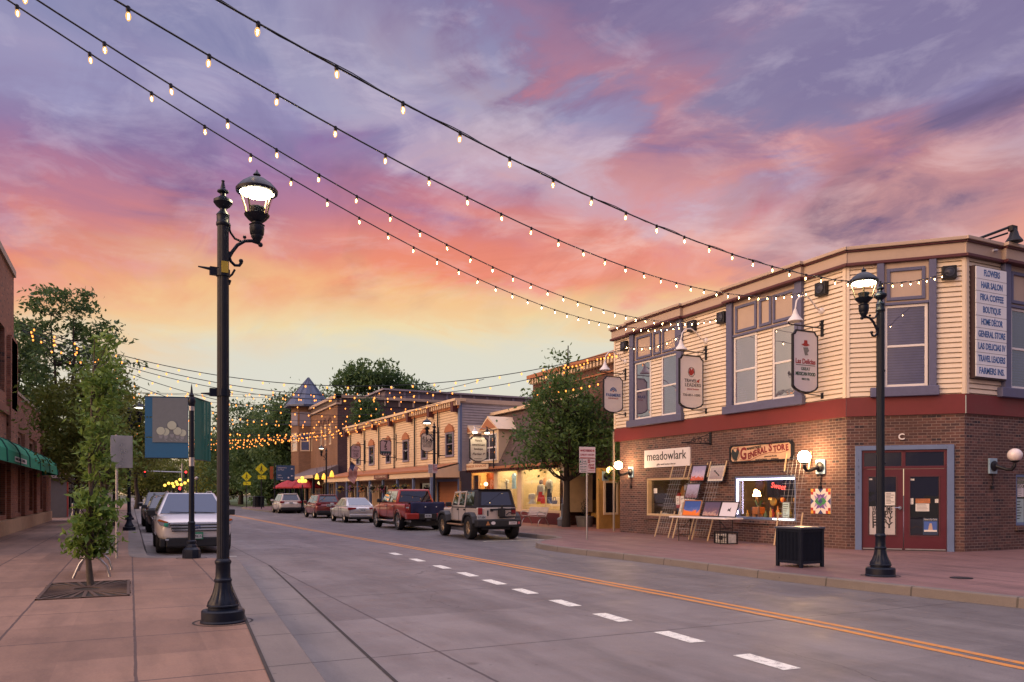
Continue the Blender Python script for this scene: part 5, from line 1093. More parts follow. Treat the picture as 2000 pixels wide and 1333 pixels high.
# ash urn, planter, wagon bench
o=thing('ash_urn','grey smokers urn with tall neck beside the slatted bench','urn',(18.0,31.6,WZ),0); mb=MB(); mb.lathe([(.22,0),(.24,.04),(.24,.26),(.26,.28),(.26,.33),(.22,.38),(.10,.44),(.085,.5),(.075,.95),(.085,.97),(.085,1.02),(.02,1.05)],(0,0,0),20); mb.build('body',pm('grey blue plastic',(.13,.15,.19),.55),o,smooth=40)
o=thing('planter_tub','round grey wooden planter tub with a dark twiggy plant','planter',(18.55,30.55,WZ),0); mb=MB(); mb.lathe([(.34,0),(.40,.40),(.43,.42),(.43,.48),(.37,.48),(.35,.42),(.01,.42)],(0,0,0),20); mb.build('tub',pm('weathered grey wood',(.16,.15,.14),.8,var=.3),o,smooth=30)
mb=MB(); r5=random.Random(5)
for k in range(9):
    a=r5.uniform(0,6.28); d=r5.uniform(.05,.25); h=r5.uniform(.5,.95); mb.tube([(0,0,.4),(d*.4*math.cos(a),d*.4*math.sin(a),.4+h*.5),(d*math.cos(a),d*math.sin(a),.4+h)],[.012,.008,.004],4)
    for q in range(5): f=.5+.1*q; mb.sphere((d*f*math.cos(a)+r5.uniform(-.04,.04),d*f*math.sin(a),.4+h*f),.035,5,sz=.6)
mb.build('plant',pm('dark twig',(.03,.03,.025),.8),o)
o=thing('wagon_bench','yellow wooden wagon bench with black spoked wheel','bench',(20.4,31.6,WZ),R(-64))
mb=MB(); mb.box((0,.0,.55),(2.5,.55,.07)); mb.box((0,.28,.9),(2.5,.06,.6)); mb.box((0,-.27,.45),(2.5,.05,.16)); mb.build('seat',pm('mustard painted wood',(.50,.26,.05),.55,var=.15),o,bevel=.01)
for x,nm in ((1.15,'wheel'),(-1.15,'wheel')):
    mb=MB(); mb.lathe([(.42,-.03),(.46,-.03),(.46,.03),(.42,.03),(.42,-.03)],(x,-.32,.46),20,axis='y')
    for k in range(8): a=k*math.pi/4; mb.tube([(x,-.32,.46),(x+.43*math.cos(a),-.32,.46+.43*math.sin(a))],.016,5)
    mb.lathe([(.07,-.06),(.07,.06)],(x,-.32,.46),10,axis='y'); mb.build(nm,M_black,o)
# tree grate
o=thing('tree_grate','brown cast iron grate around the young street tree','grate',(-.60,13.75,WZ+.003),0); mb=MB(); W_,D_=.59,1.12
mb.frame(-W_,W_,-D_,D_,.03,0,.012); mb.T=Matrix.Rotation(R(-90),4,'X')
mb=MB(); mb.bx(-W_,W_,-D_,-D_+.04,0,.014); mb.bx(-W_,W_,D_-.04,D_,0,.014); mb.bx(-W_,-W_+.04,-D_,D_,0,.014); mb.bx(W_-.04,W_,-D_,D_,0,.014)
for k in range(40):
    a=2*math.pi*k/40; c,s=math.cos(a),math.sin(a); t1=min(W_/max(abs(c),1e-3),D_/max(abs(s),1e-3)); r0=.2
    L_=(t1-r0); mb.box((c*(r0+L_/2),s*(r0+L_/2),.006),(L_,.028+.02*(t1>.8),.012),rz=a)
mb.lathe([(.19,0),(.23,0),(.23,.014),(.19,.014),(.19,0)],(0,0,0),24); mb.build('grating',pm('rusty cast iron',(.075,.045,.035),.7,var=.3,scale=6),o)
mb=MB(); mb.bx(-W_,W_,-D_,D_,-.001,.001); mb.build('soil_bed',pm('dark soil',(.02,.016,.012),.95),o)
o=thing('manhole_cover','dark round manhole plate on the pavement near the lamp before the red doors','cover',(13.1,8.9,WZ+.004),0); mb=MB(); mb.lathe([(.18,0),(.18,.008),(.15,.010),(.01,.010)],(0,0,0),20); mb.build('plate',M_black,o)
# red parasols at the far corner cafe
for i,(lab,x,y) in enumerate((('red cafe parasol closest to the porch',14.6,72.6),('middle red cafe parasol of the row',14.0,74.6),('red cafe parasol closest to the wayfinding board',13.5,76.4))):
    o=thing('parasol',lab,'parasol',(x,y,WZ),R(15*i),'red cafe parasols'); mb=MB(); mb.tube([(0,0,0),(0,0,2.9)],.03,8); mb.lathe([(.25,0),(.25,.08),(.05,.12)],(0,0,0),12); mb.build('pole',M_black,o)
    mb=MB(); n=8; rr=1.35; top=(0,0,2.85)
    for k in range(n):
        a,b_=2*math.pi*k/n,2*math.pi*(k+1)/n; pa=(rr*math.cos(a),rr*math.sin(a),2.15); pb=(rr*math.cos(b_),rr*math.sin(b_),2.15); m1=(.7*math.cos(a),.7*math.sin(a),2.56); m2=(.7*math.cos(b_),.7*math.sin(b_),2.56)
        mb.add([top,m1,m2],[(0,1,2)]); mb.add([m1,pa,pb,m2],[(0,1,2,3)]); mb.add([pa,pb,(pb[0],pb[1],2.03),(pa[0],pa[1],2.03)],[(0,1,2,3)])
    mb.build('canopy',pm('red parasol cloth',(.42,.03,.04),.7),o,smooth=20)
# ---------------------------------------------------------------- vehicles (local +Y is forward, x to the right, z up)
M_tyre=pm('tyre rubber',(.012,.012,.014),.8,var=.2); M_trim=pm('black car plastic',(.016,.017,.02),.55); M_alloy=pm('alloy wheel',(.45,.42,.38),.3,metal=.8,var=.06)
M_glass=glass_mat('car glass',(.010,.014,.024),.12,.015); M_tail=pm('red lamp lens',(.28,.012,.016),.15,coat=.6,var=.2); M_amberl=pm('amber lamp lens',(.5,.12,.01),.15,coat=.6); M_lampg=pm('clear lamp lens',(.5,.52,.55),.12,metal=.5,coat=.5)
M_plate=pm('number plate',(.55,.58,.60),.5); M_pgreen=pm('green plate print',(.04,.25,.14),.5)
def car_paint(n,c,metal=.35,rough=.28):
    m,nt,b,out=new_mat(n); tc=N(nt,'ShaderNodeTexCoord').outputs['Object']; fl=noise(nt,tc,160,2,.8); d=noise(nt,tc,2.5,4,.6); sp=N(nt,'ShaderNodeSeparateXYZ'); L(nt,tc,sp.inputs[0])
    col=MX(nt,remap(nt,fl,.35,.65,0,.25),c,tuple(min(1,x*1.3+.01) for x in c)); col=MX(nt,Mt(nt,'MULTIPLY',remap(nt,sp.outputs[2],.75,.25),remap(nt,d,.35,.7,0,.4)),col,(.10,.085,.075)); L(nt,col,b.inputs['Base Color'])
    b.inputs['Metallic'].default_value=metal; L(nt,remap(nt,d,.3,.7,rough,rough+.12),b.inputs['Roughness']); b.inputs['Coat Weight'].default_value=.9; b.inputs['Coat Roughness'].default_value=.05; return m
def hull(st, nsub=1):
    """st: (y, zbottom, ztop, half width bottom, half width shoulder, half width top)"""
    vs=[]; loops=[]
    for y,zb,zt,wb,wm,wt in st:
        h=zt-zb; half=[(wb*.55,zb),(wb,zb+.02*h),(wm*.985,zb+.22*h),(wm,zb+.55*h),(wm*.985,zb+.80*h),(wt,zt-.03*h),(wt*.55,zt)]
        lp=[(x,y,z) for x,z in half]+[(-x,y,z) for x,z in reversed(half)]
        loops.append(range(len(vs),len(vs)+len(lp))); vs+=lp
    n=14; fs=[]
    for a,b in zip(loops,loops[1:]):
        for k in range(n): fs.append((a[k],a[(k+1)%n],b[(k+1)%n],b[k]))
    fs.append(tuple(loops[0])); fs.append(tuple(reversed(loops[-1]))); mb=MB(); mb.add(vs,fs); return mb
def arches(o, wheels, r, w):
    for x,y in wheels:
        c=MB(); s=1 if x>0 else -1; c.lathe([(r,-.35),(r,.35)],(x+s*.12,y,.0),28,axis='x'); 
        me=bpy.data.meshes.new('c'); 
        t=c.build('cutter',M_dark); t.location.z=w
        m=o.modifiers.new('b','BOOLEAN'); m.operation='DIFFERENCE'; m.object=t; m.solver='EXACT'; realize(o); bpy.data.objects.remove(t)
def wheel(o,x,y,r,wd,rimr,spokes=5,rim=None,depth=.03):
    s=1 if x>0 else -1; mb=MB(); w=wd/2
    mb.lathe([(rimr,-w*.8),(r*.93,-w),(r*.99,-w*.7),(r,-w*.3),(r,w*.3),(r*.99,w*.7),(r*.93,w),(rimr,w*.8),(rimr,-w*.8)],(x,y,r),32,axis='x'); ty=mb.build('wheel',M_tyre,o,smooth=35)
    mb=MB(); f=s*w*.72; mb.lathe([(rimr*1.0,f-s*.06),(rimr*1.01,f),(rimr*.90,f),(rimr*.86,f-s*.05)],(x,y,r),28,axis='x')
    for k in range(spokes):
        a=2*math.pi*k/spokes+.3; c,sn=math.cos(a),math.sin(a)
        for q in (-1,1):
            p0=(x+f-s*.01,y+.05*c-q*.02*sn,r+.05*sn+q*.02*c); p1=(x+f-s*.015,y+rimr*.9*c-q*.045*sn,r+rimr*.9*sn+q*.045*c); mb.tube([p0,p1],[.026,.022],5)
    mb.lathe([(.06,-.01),(.06,.012),(.03,.02)],(x+f-s*.01,y,r),12,axis='x'); mb.build('rim',rim or M_alloy,ty,smooth=40)
    mb=MB(); mb.lathe([(rimr*.86,f-s*.07),(.01,f-s*.08)],(x,y,r),20,axis='x'); mb.build('brake_disc',M_trim,ty)
class Cab:
    """tapered cabin: side profile corners (y,z): A windscreen base, B windscreen top, C rear top, D rear base"""
    def __init__(s,A,B,C_,D,wb,wr): s.A,s.B,s.C,s.D,s.wb,s.wr=A,B,C_,D,wb,wr
    def w(s,y,z):
        zb=s.A[1]+(s.D[1]-s.A[1])*(s.A[0]-y)/(s.A[0]-s.D[0]); zt=s.B[1]+(s.C[1]-s.B[1])*(s.B[0]-y)/max(1e-3,s.B[0]-s.C[0]); f=max(0,min(1,(z-zb)/(zt-zb))); return s.wb+(s.wr-s.wb)*f
    def body(s,o,mat,bev=.06,crown=.03,name='cabin'):
        A,B,C_,D=s.A,s.B,s.C,s.D; ym=(B[0]+C_[0])/2; mb=MB(); d=.10
        ring=lambda y,z,w:[(-w,y,z),(w,y,z)]
        pts=[(-s.wb,A[0],A[1]-d),(s.wb,A[0],A[1]-d),(s.wb,A[0],A[1]),(s.wr,B[0],B[1]),(-s.wr,B[0],B[1]),(-s.wb,A[0],A[1]),
             (-s.wb,D[0],D[1]-d),(s.wb,D[0],D[1]-d),(s.wb,D[0],D[1]),(s.wr,C_[0],C_[1]),(-s.wr,C_[0],C_[1]),(-s.wb,D[0],D[1])]
        mb.add(pts,[(0,1,2,5),(5,2,3,4),(3,9,10,4),(10,9,8,11),(11,8,7,6),(6,7,1,0),(1,7,8,2),(2,8,9,3),(0,5,11,6),(5,4,10,11)])
        return mb.build(name,mat,o,bevel=bev,bseg=3,smooth=45)
    def side(s,o,poly,mat,off=.012,name='side_window',both=True):
        for sg in ((-1,1) if both else (-1,)):
            mb=MB(); n=len(poly); vs=[(sg*(s.w(y,z)+off),y,z) for y,z in poly]+[(sg*(s.w(y,z)-.02),y,z) for y,z in poly]
            mb.add(vs,[tuple(range(n)),tuple(range(2*n-1,n-1,-1))]+[(i,(i+1)%n,n+(i+1)%n,n+i) for i in range(n)]); mb.build(name,mat,o)
    def screen(s,o,front,mat,m=.10,lo=.06,hi=.10,off=.012,name=None,ml=None):
        P,Q=(s.A,s.B) if front else (s.D,s.C); sg=1 if front else -1; out=[]
        ml=m if ml is None else ml
        for f in (lo,1-hi):
            y=P[0]+(Q[0]-P[0])*f; z=P[1]+(Q[1]-P[1])*f; w=s.wb+(s.wr-s.wb)*f-(ml if f==lo else m); out.append((w,y,z))
        t=Vector((0,Q[0]-P[0],Q[1]-P[1])).normalized(); n=Vector((0,t.z,-t.y))*sg
        if n.y*sg<0: n=-n
        n=n*off; (w0,y0,z0),(w1,y1,z1)=out; mb=MB()
        a=[(-w0,y0,z0),(w0,y0,z0),(w1,y1,z1),(-w1,y1,z1)]; vs=[Vector(p)+n for p in a]+[Vector(p)-n for p in a]
        mb.add(vs,[(0,1,2,3),(7,6,5,4)]+[(i,(i+1)%4,4+(i+1)%4,4+i) for i in range(4)]); return mb.build(name or ('windscreen' if front else 'rear_window'),mat,o)
def part(o,name,mat,fn,bev=0,smooth=None):
    mb=MB(); fn(mb); return mb.build(name,mat,o,bevel=bev,smooth=smooth)
def pair(o,name,mat,fn,bev=0,smooth=None):
    for s in (-1,1): part(o,name,mat,lambda mb:fn(mb,s),bev,smooth)
def mirrors(o,y,z,w,mat=M_trim):
    pair(o,'mirror',mat,lambda mb,s:(mb.box((s*(w+.14),y,z),(.22,.12,.17)),mb.box((s*(w+.02),y+.02,z-.06),(.08,.06,.05))),.03)
def plate(o,y,z,txt,x=0,face=-1,mat=None,w=.31,col=None):
    p=part(o,'number_plate',mat or M_plate,lambda mb:mb.box((x,y,z),(w,.012,.155)),.004)
    if txt:
        t=MB(); text(t,txt,0,0,.10,-.008,bold=.002,width=w*.82)
        if face>0:
            for i,v in enumerate(t.v): t.v[i]=(-v[0],-v[1],v[2])
        t.v=[(v[0]+x,v[1]+y,v[2]+z) for v in t.v]; t.build('lettering',col or M_ink,p,fix=False)
def body_of(o,st,mat,wh,rad,zc,sub=1):
    mb=hull(st); b=mb.build('body',mat,o,smooth=None)
    m=b.modifiers.new('s','SUBSURF'); m.levels=2; m.render_levels=2; realize(b); b.data.polygons.foreach_set('use_smooth',[True]*len(b.data.polygons))
    arches(b,wh,rad,zc); b.data.set_sharp_from_angle(angle=R(38)); 
    part(o,'underside',M_trim,lambda q:q.bx(-.72,.72,st[0][0]*.93,st[-1][0]*.93,.20,.52)); return b
# --- white seven seat estate facing the camera (left kerb)
def big_suv():
    o=thing('parked_car','white sport utility car with roof rails parked beside the banner pole','car',(1.60,25.35,0),R(180)); P=car_paint('white pearl paint',(.74,.70,.68),.05)
    wh=[(s*.84,y) for s in (-1,1) for y in (1.52,-1.36)]
    body_of(o,[(-2.42,.42,.98,.74,.86,.72),(-2.36,.32,1.06,.80,.95,.84),(-1.8,.28,1.10,.84,1.0,.92),(0,.27,1.09,.85,1.0,.93),(1.0,.28,1.08,.85,1.0,.92),(1.6,.30,1.07,.84,.99,.88),(2.05,.30,1.01,.80,.96,.80),(2.36,.33,.90,.70,.88,.70),(2.46,.42,.80,.55,.74,.58)],P,wh,.43,.385)
    c=Cab((1.12,1.06),(.30,1.66),(-1.95,1.64),(-2.30,1.06),.92,.66); c.body(o,P,.10)
    c.screen(o,True,glass_mat('sky lit windscreen',(.025,.05,.11),.03,.02),.07,.03,.06); c.screen(o,False,M_glass)
    c.side(o,[(.92,1.10),(.32,1.56),(-.35,1.58),(-.35,1.10)],M_glass); c.side(o,[(-.42,1.10),(-.42,1.58),(-1.25,1.57),(-1.32,1.10)],M_glass); c.side(o,[(-1.40,1.12),(-1.33,1.56),(-1.85,1.54),(-2.05,1.14)],M_glass)
    pair(o,'roof_rail',M_chrome,lambda mb,s:mb.tube([(s*.60,.1,1.66),(s*.61,-.1,1.71),(s*.61,-1.6,1.70),(s*.60,-1.8,1.65)],.018,6),0,60)
    for x,y in wh: wheel(o,x,y,.385,.25,.26,5)
    mirrors(o,.88,1.10,.93)
    part(o,'lower_bumper',M_trim,lambda mb:(mb.bx(-.74,.74,2.30,2.475,.20,.45),mb.bx(-.90,-.74,2.0,2.38,.20,.42),mb.bx(.74,.90,2.0,2.38,.20,.42)),.03)
    g=part(o,'grille',pm('grille insert',(.05,.055,.06),.4),lambda mb:mb.prism([(-.60,.62),(.60,.62),(.66,.86),(-.66,.86)],2.40,2.50),.01)
    part(o,'chrome_bar',M_chrome,lambda mb:[mb.box((0,2.505,z),(w,.03,.045)) for z,w in ((.665,1.22),(.745,1.26),(.825,1.30))],.008)
    b=part(o,'badge',pm('blue enamel',(.02,.05,.18),.25,coat=.5),lambda mb:mb.lathe([(.115,0),(.115,.02),(.10,.025),(.005,.028)],(0,2.515,.745),24,axis='y',sq=.42)); t=MB(); text(t,'Ford',0,0,.075,0,shear=.3,bold=.002); t.v=[(-v[0],2.548-v[1],v[2]+.745) for v in t.v]; t.build('script',M_chrome,b,fix=False)
    def hl(mb,s): mb.prism([(s*.62,.70),(s*.90,.80),(s*.97,.93),(s*.92,.95),(s*.66,.86)],2.24,2.44)
    pair(o,'headlight',M_lampg,hl,.02); pair(o,'indicator',M_amberl,lambda mb,s:mb.prism([(s*.72,.845),(s*.93,.90),(s*.95,.94),(s*.90,.955),(s*.68,.88)],2.30,2.455),.01)
    pair(o,'projector_lens',pm('green reflecting lens',(.03,.35,.22),.1,coat=.6),lambda mb,s:mb.lathe([(.06,0),(.06,.03),(.02,.045)],(s*.74,2.42,.80),14,axis='y'))
    pair(o,'fog_lamp',M_lampg,lambda mb,s:mb.lathe([(.05,0),(.05,.03),(.01,.04)],(s*.72,2.45,.40),12,axis='y',sq=.6))
    part(o,'wiper',M_trim,lambda mb:(mb.tube([(-.6,1.18,1.09),(.1,1.10,1.12)],.012,5),mb.tube([(-.1,1.18,1.09),(.6,1.10,1.12)],.012,5)))
    pl=part(o,'number_plate',M_pgreen,lambda mb:mb.box((0,2.52,.50),(.36,.014,.19)),.004); part(o,'plate_print',M_plate,lambda mb:mb.box((.0-.03,2.529,.485),(.24,.004,.12)))
    t=MB(); text(t,'CO',.10,.0,.1,0); text(t,'OML',-.05,0,.1,0); t.v=[(-v[0],2.533-v[1],v[2]+.49) for v in t.v]; t.build('plate_lettering',M_ink,o,fix=False)
    part(o,'door_seam',M_trim,lambda mb:[mb.box((s*1.0,y,.72),(.012,.012,.62)) for s in (-1,1) for y in (.55,-.40,-1.25)])
    pair(o,'door_handle',M_chrome,lambda mb,s:(mb.box((s*1.005,-.20,.90),(.03,.18,.03)),mb.box((s*1.005,-1.08,.90),(.03,.18,.03))),.008); return o
big_suv()
# --- a rounded estate or saloon used for the smaller parked cars
def saloon(label,loc,rz,P,kind='suv',L_=2.25,H=1.62,front=True,plate_txt='',group=None,tyre=.34,W=.90,rim=None):
    o=thing('parked_car',label,'car',loc,rz,group); fy,ry=L_*.60,-L_*.60; bz=1.0 if kind=='suv' else .92
    wh=[(s*(W-.12),y) for s in (-1,1) for y in (fy,ry)]
    dk=bz+.03 if kind=='suv' else bz+.05
    body_of(o,[(-L_,.42,bz-.16,.70*W,.86*W,.72*W),(-L_+.10,.30,dk-.04,.85*W,.95*W,.80*W),(-L_*.72,.26,dk,.90*W,W,.88*W),(0,.24,bz+.02,.92*W,W,.92*W),(L_*.45,.25,bz,.92*W,W,.90*W),(L_*.75,.27,bz-.06,.88*W,.97*W,.82*W),(L_*.95,.30,bz-.20,.78*W,.88*W,.68*W),(L_,.40,bz-.30,.60*W,.74*W,.55*W)],P,wh,tyre+.05,tyre)
    if kind=='suv': c=Cab((L_*.50,bz),(L_*.20,H-.03),(-L_*.80,H-.02),(-L_*.95,bz+.02),.90*W,.66*W)
    else: c=Cab((L_*.48,bz),(L_*.13,H-.02),(-L_*.38,H-.02),(-L_*.74,bz+.05),.88*W,.62*W)
    c.body(o,P,.09); zt=H-.10
    c.screen(o,True,M_glass,.06,.04,.08); c.screen(o,False,glass_mat('sky lit rear window',(.03,.05,.07),.15,.02) if kind!='suv' else M_glass,.12 if kind=='suv' else .06,.16 if kind=='suv' else .05,.12,ml=.14)
    yA,yB,yC,yD=c.A[0],c.B[0],c.C[0],c.D[0]; ym=(yB+yC)/2+.05
    c.side(o,[(yA-.18,bz+.05),(yB-.02,zt),(ym+.03,zt),(ym+.03,bz+.05)],M_glass); c.side(o,[(ym-.04,bz+.05),(ym-.04,zt),(yC+.25,zt),(yC+.02 if kind=='suv' else yC-.02,bz+.05)],M_glass)
    if kind=='suv': c.side(o,[(yC-.02+.0,bz+.12),(yC+.18,zt),(yC+.06,zt-.02),(yD+.16,bz+.16)],M_glass); pair(o,'roof_rail',M_trim,lambda mb,s:mb.tube([(s*.58*W,yB-.1,H-.01),(s*.60*W,yB-.3,H+.05),(s*.60*W,yC+.2,H+.05),(s*.58*W,yC,H-.01)],.016,5))
    for x,y in wh: wheel(o,x,y,tyre,.22,tyre*.68,7,rim)
    mirrors(o,yA-.12,bz+.10,.92*W,P)
    zl=bz-.10
    if kind=='suv':
        pair(o,'tail_light',M_tail,lambda mb,s:mb.prism([(s*.94*W,zl-.02),(s*.96*W,zl+.16),(s*.55*W,zl+.12),(s*.58*W,zl+.02)],-L_+.0,-L_+.22),.02)
        part(o,'rear_bumper',M_trim,lambda mb:mb.bx(-.90*W,.90*W,-L_-.03,-L_+.3,.30,.52),.04); part(o,'spoiler',P,lambda mb:mb.bx(-.62*W,.62*W,yC-.12,yC+.1,H-.09,H-.04),.02)
    else:
        pair(o,'tail_light',M_tail,lambda mb,s:mb.prism([(s*.92*W,zl-.10),(s*.93*W,zl+.07),(s*.40*W,zl+.05),(s*.44*W,zl-.04)],-L_+.0,-L_+.22),.02); part(o,'rear_bumper',P,lambda mb:mb.bx(-.86*W,.86*W,-L_-.02,-L_+.25,.32,.52),.06); part(o,'lower_valance',M_trim,lambda mb:mb.bx(-.7*W,.7*W,-L_-.0,-L_+.2,.24,.34),.02)
        part(o,'chrome_strip',M_chrome,lambda mb:mb.box((0,-L_-.015,zl+.0),(.5,.02,.025)))
    plate(o,-L_-.03,zl-.02 if kind=='suv' else zl-.10,plate_txt)
    pair(o,'headlight',M_lampg,lambda mb,s:mb.prism([(s*.48*W,bz-.36),(s*.84*W,bz-.30),(s*.90*W,bz-.14),(s*.74*W,bz-.13),(s*.52*W,bz-.24)],L_*.86,L_*.975),.03)
    part(o,'front_grille',M_trim,lambda mb:(mb.prism([(-.42*W,.52),(.42*W,.52),(.48*W,.66),(-.48*W,.66)],L_*.9,L_+.01),mb.bx(-.75*W,.75*W,L_*.8,L_*.985,.27,.44)),.02)
    pair(o,'door_handle',M_chrome,lambda mb,s:(mb.box((s*(W+.0),ym-.12,bz-.13),(.03,.16,.03)),mb.box((s*(W+.0),yC+.1,bz-.13),(.03,.16,.03))),.006)
    part(o,'door_seam',M_trim,lambda mb:[mb.box((s*W*.997,y,.66),(.012,.012,.55)) for s in (-1,1) for y in (ym,yA-.35,yC+.0)])
    return o
C_dark=car_paint('dark grey paint',(.03,.034,.04)); C_black=car_paint('black paint',(.012,.012,.015)); C_white=car_paint('warm white paint',(.62,.56,.52),.1); C_maroon=car_paint('maroon paint',(.20,.03,.028)); C_silver=car_paint('silver paint',(.50,.48,.47),.45)
saloon('dark grey estate car, second behind the white car with roof rails',(1.50,38.0,0),R(180),C_dark,'suv',2.2,1.60,group='cars parked nose to camera beside the banner pole')
saloon('tall dark car, third in the row behind the banner pole',(1.42,45.2,0),R(180),C_dark,'suv',2.3,1.75,group='cars parked nose to camera beside the banner pole')
saloon('black car driving far off under the red signals',(2.9,118,0),R(180),C_black,'sedan',2.3,1.5)
saloon('white sport utility car parked before the red parasols',(12.25,70.3,0),R(0),C_white,'suv',2.35,1.70,plate_txt='BLV 714',W=.95,group='cars parked before the shops')
saloon('maroon estate car between the silver saloon and the far white car',(12.1,55.4,0),R(0),C_maroon,'suv',2.2,1.62,plate_txt='MAA 204',group='cars parked before the shops')
saloon('silver saloon parked ahead of the red pickup',(11.85,46.0,0),R(0),C_silver,'sedan',2.38,1.45,plate_txt='WHT 350',group='cars parked before the shops')
o=saloon('small moving car with lit amber indicator, half hidden by the near lamp post',(6.0,66.5,0),R(180),C_dark,'sedan',2.2,1.48); part(o,'lit_indicator',emit('lit amber lamp',(1,.32,.03),14),lambda mb:mb.sphere((-.66,2.08,.70),.10,8,sy=.5))
# --- red crew cab pickup with navy cloth over the tailgate
def pickup():
    o=thing('pickup_truck','red crew cab pickup with navy cloth over its tailgate','pickup',(11.92,35.9,0),R(0)); P=car_paint('red metallic paint',(.42,.035,.025),.25)
    wh=[(s*.88,y) for s in (-1,1) for y in (1.95,-1.55)]; r=.42
    body_of(o,[(-2.72,.58,1.10,.86,.96,.92),(-2.68,.50,1.24,.88,.99,.96),(-1.6,.48,1.24,.88,1.0,.97),(0,.46,1.22,.88,1.0,.96),(1.2,.46,1.22,.88,1.0,.94),(2.2,.48,1.18,.88,.99,.90),(2.72,.50,1.06,.84,.94,.84),(2.82,.56,.98,.70,.84,.70)],P,wh,.50,.44)
    c=Cab((1.42,1.20),(.72,1.86),(-1.0,1.86),(-1.18,1.22),.92,.72); c.body(o,P,.07)
    c.screen(o,True,M_glass); c.screen(o,False,M_glass,.10,.08,.14)
    c.side(o,[(1.22,1.26),(.74,1.76),(.10,1.77),(.10,1.26)],glass_mat('sky lit side glass',(.05,.05,.05),.75,.02)); c.side(o,[(.02,1.26),(.02,1.77),(-.88,1.76),(-.98,1.26)],glass_mat('sky lit side glass 2',(.05,.05,.05),.75,.02))
    for x,y in wh: wheel(o,x,y,r,.28,.29,6)
    pair(o,'wheel_arch',pm('tan arch moulding',(.28,.13,.08),.4),lambda mb,s:[mb.tube([(s*1.0,y+.49*math.cos(a),.44+.49*math.sin(a)) for a in [R(d) for d in range(-5,186,12)]],.03,6) for y in (1.95,-1.55)],0,60)
    part(o,'bed',pm('bed liner',(.02,.02,.022),.8),lambda mb:mb.bx(-.80,.80,-2.6,-1.25,1.235,1.25))
    pair(o,'tail_light',M_tail,lambda mb,s:mb.bx(s*.83,s*1.0,-2.745,-2.62,.86,1.20),.02); pair(o,'reversing_lamp',M_lampg,lambda mb,s:mb.bx(s*.84,s*.985,-2.755,-2.70,1.0,1.06),.01)
    part(o,'rear_bumper',P,lambda mb:mb.bx(-1.0,-.42,-2.92,-2.66,.52,.78),.03); part(o,'rear_bumper',P,lambda mb:mb.bx(.42,1.0,-2.92,-2.66,.52,.78),.03); part(o,'tow_step',M_trim,lambda mb:(mb.bx(-.42,.42,-2.90,-2.66,.50,.76),mb.bx(-.1,.1,-3.0,-2.6,.42,.5)),.02); plate(o,-2.91,.66,'821 TRV')
    pair(o,'running_board',M_chrome,lambda mb,s:mb.tube([(s*.98,1.35,.42),(s*1.06,1.2,.40),(s*1.06,-.85,.40),(s*.98,-1.0,.42)],.045,8),0,60)
    mirrors(o,1.05,1.32,.94); pair(o,'door_handle',M_chrome,lambda mb,s:(mb.box((s*1.0,.2,1.08),(.03,.2,.035)),mb.box((s*1.0,-.8,1.08),(.03,.2,.035))),.008)
    part(o,'door_seam',M_trim,lambda mb:[mb.box((s*.998,y,.82),(.012,.014,.72)) for s in (-1,1) for y in (1.25,.06,-.95,-1.16)])
    part(o,'front_grille',M_chrome,lambda mb:mb.bx(-.6,.6,2.72,2.86,.62,.96),.03); pair(o,'headlight',M_lampg,lambda mb,s:mb.bx(s*.62,s*.92,2.66,2.80,.74,.98),.03)
    part(o,'exhaust',M_steel,lambda mb:mb.tube([(-.75,-1.9,.42),(-.78,-2.75,.42)],.045,8))
    # cloth
    o2=thing('tailgate_cloth','navy cloth draped over the red pickup tailgate','cloth',(11.92,35.9,0),R(0)); mb=MB(); nx,nz=26,9; vs=[]
    for j in range(nz):
        for i in range(nx):
            u=i/(nx-1); x=-.78+1.60*u; dip=.13*math.sin(u*math.pi*2.2+.5)**2+.05*math.sin(u*9); k=j/(nz-1)
            if j<2: y=-2.35-.42*j; z=1.275
            else: y=-2.775-.03*math.sin(u*17+k*2)*k-.015; z=1.27-(k-.125)*(.72-dip)
            vs.append((x,y,z))
    mb.add(vs,[(j*nx+i,j*nx+i+1,(j+1)*nx+i+1,(j+1)*nx+i) for j in range(nz-1) for i in range(nx-1)]); q=mb.build('cloth',pm('navy canvas',(.022,.026,.075),.85,var=.25),o2,smooth=180); m=q.modifiers.new('s','SOLIDIFY'); m.thickness=.015
    part(o2,'weight',M_white,lambda mb:(mb.sphere((-.10,-2.82,1.06),.035,8),mb.sphere((.42,-2.82,1.06),.03,8)))
    return o
pickup()
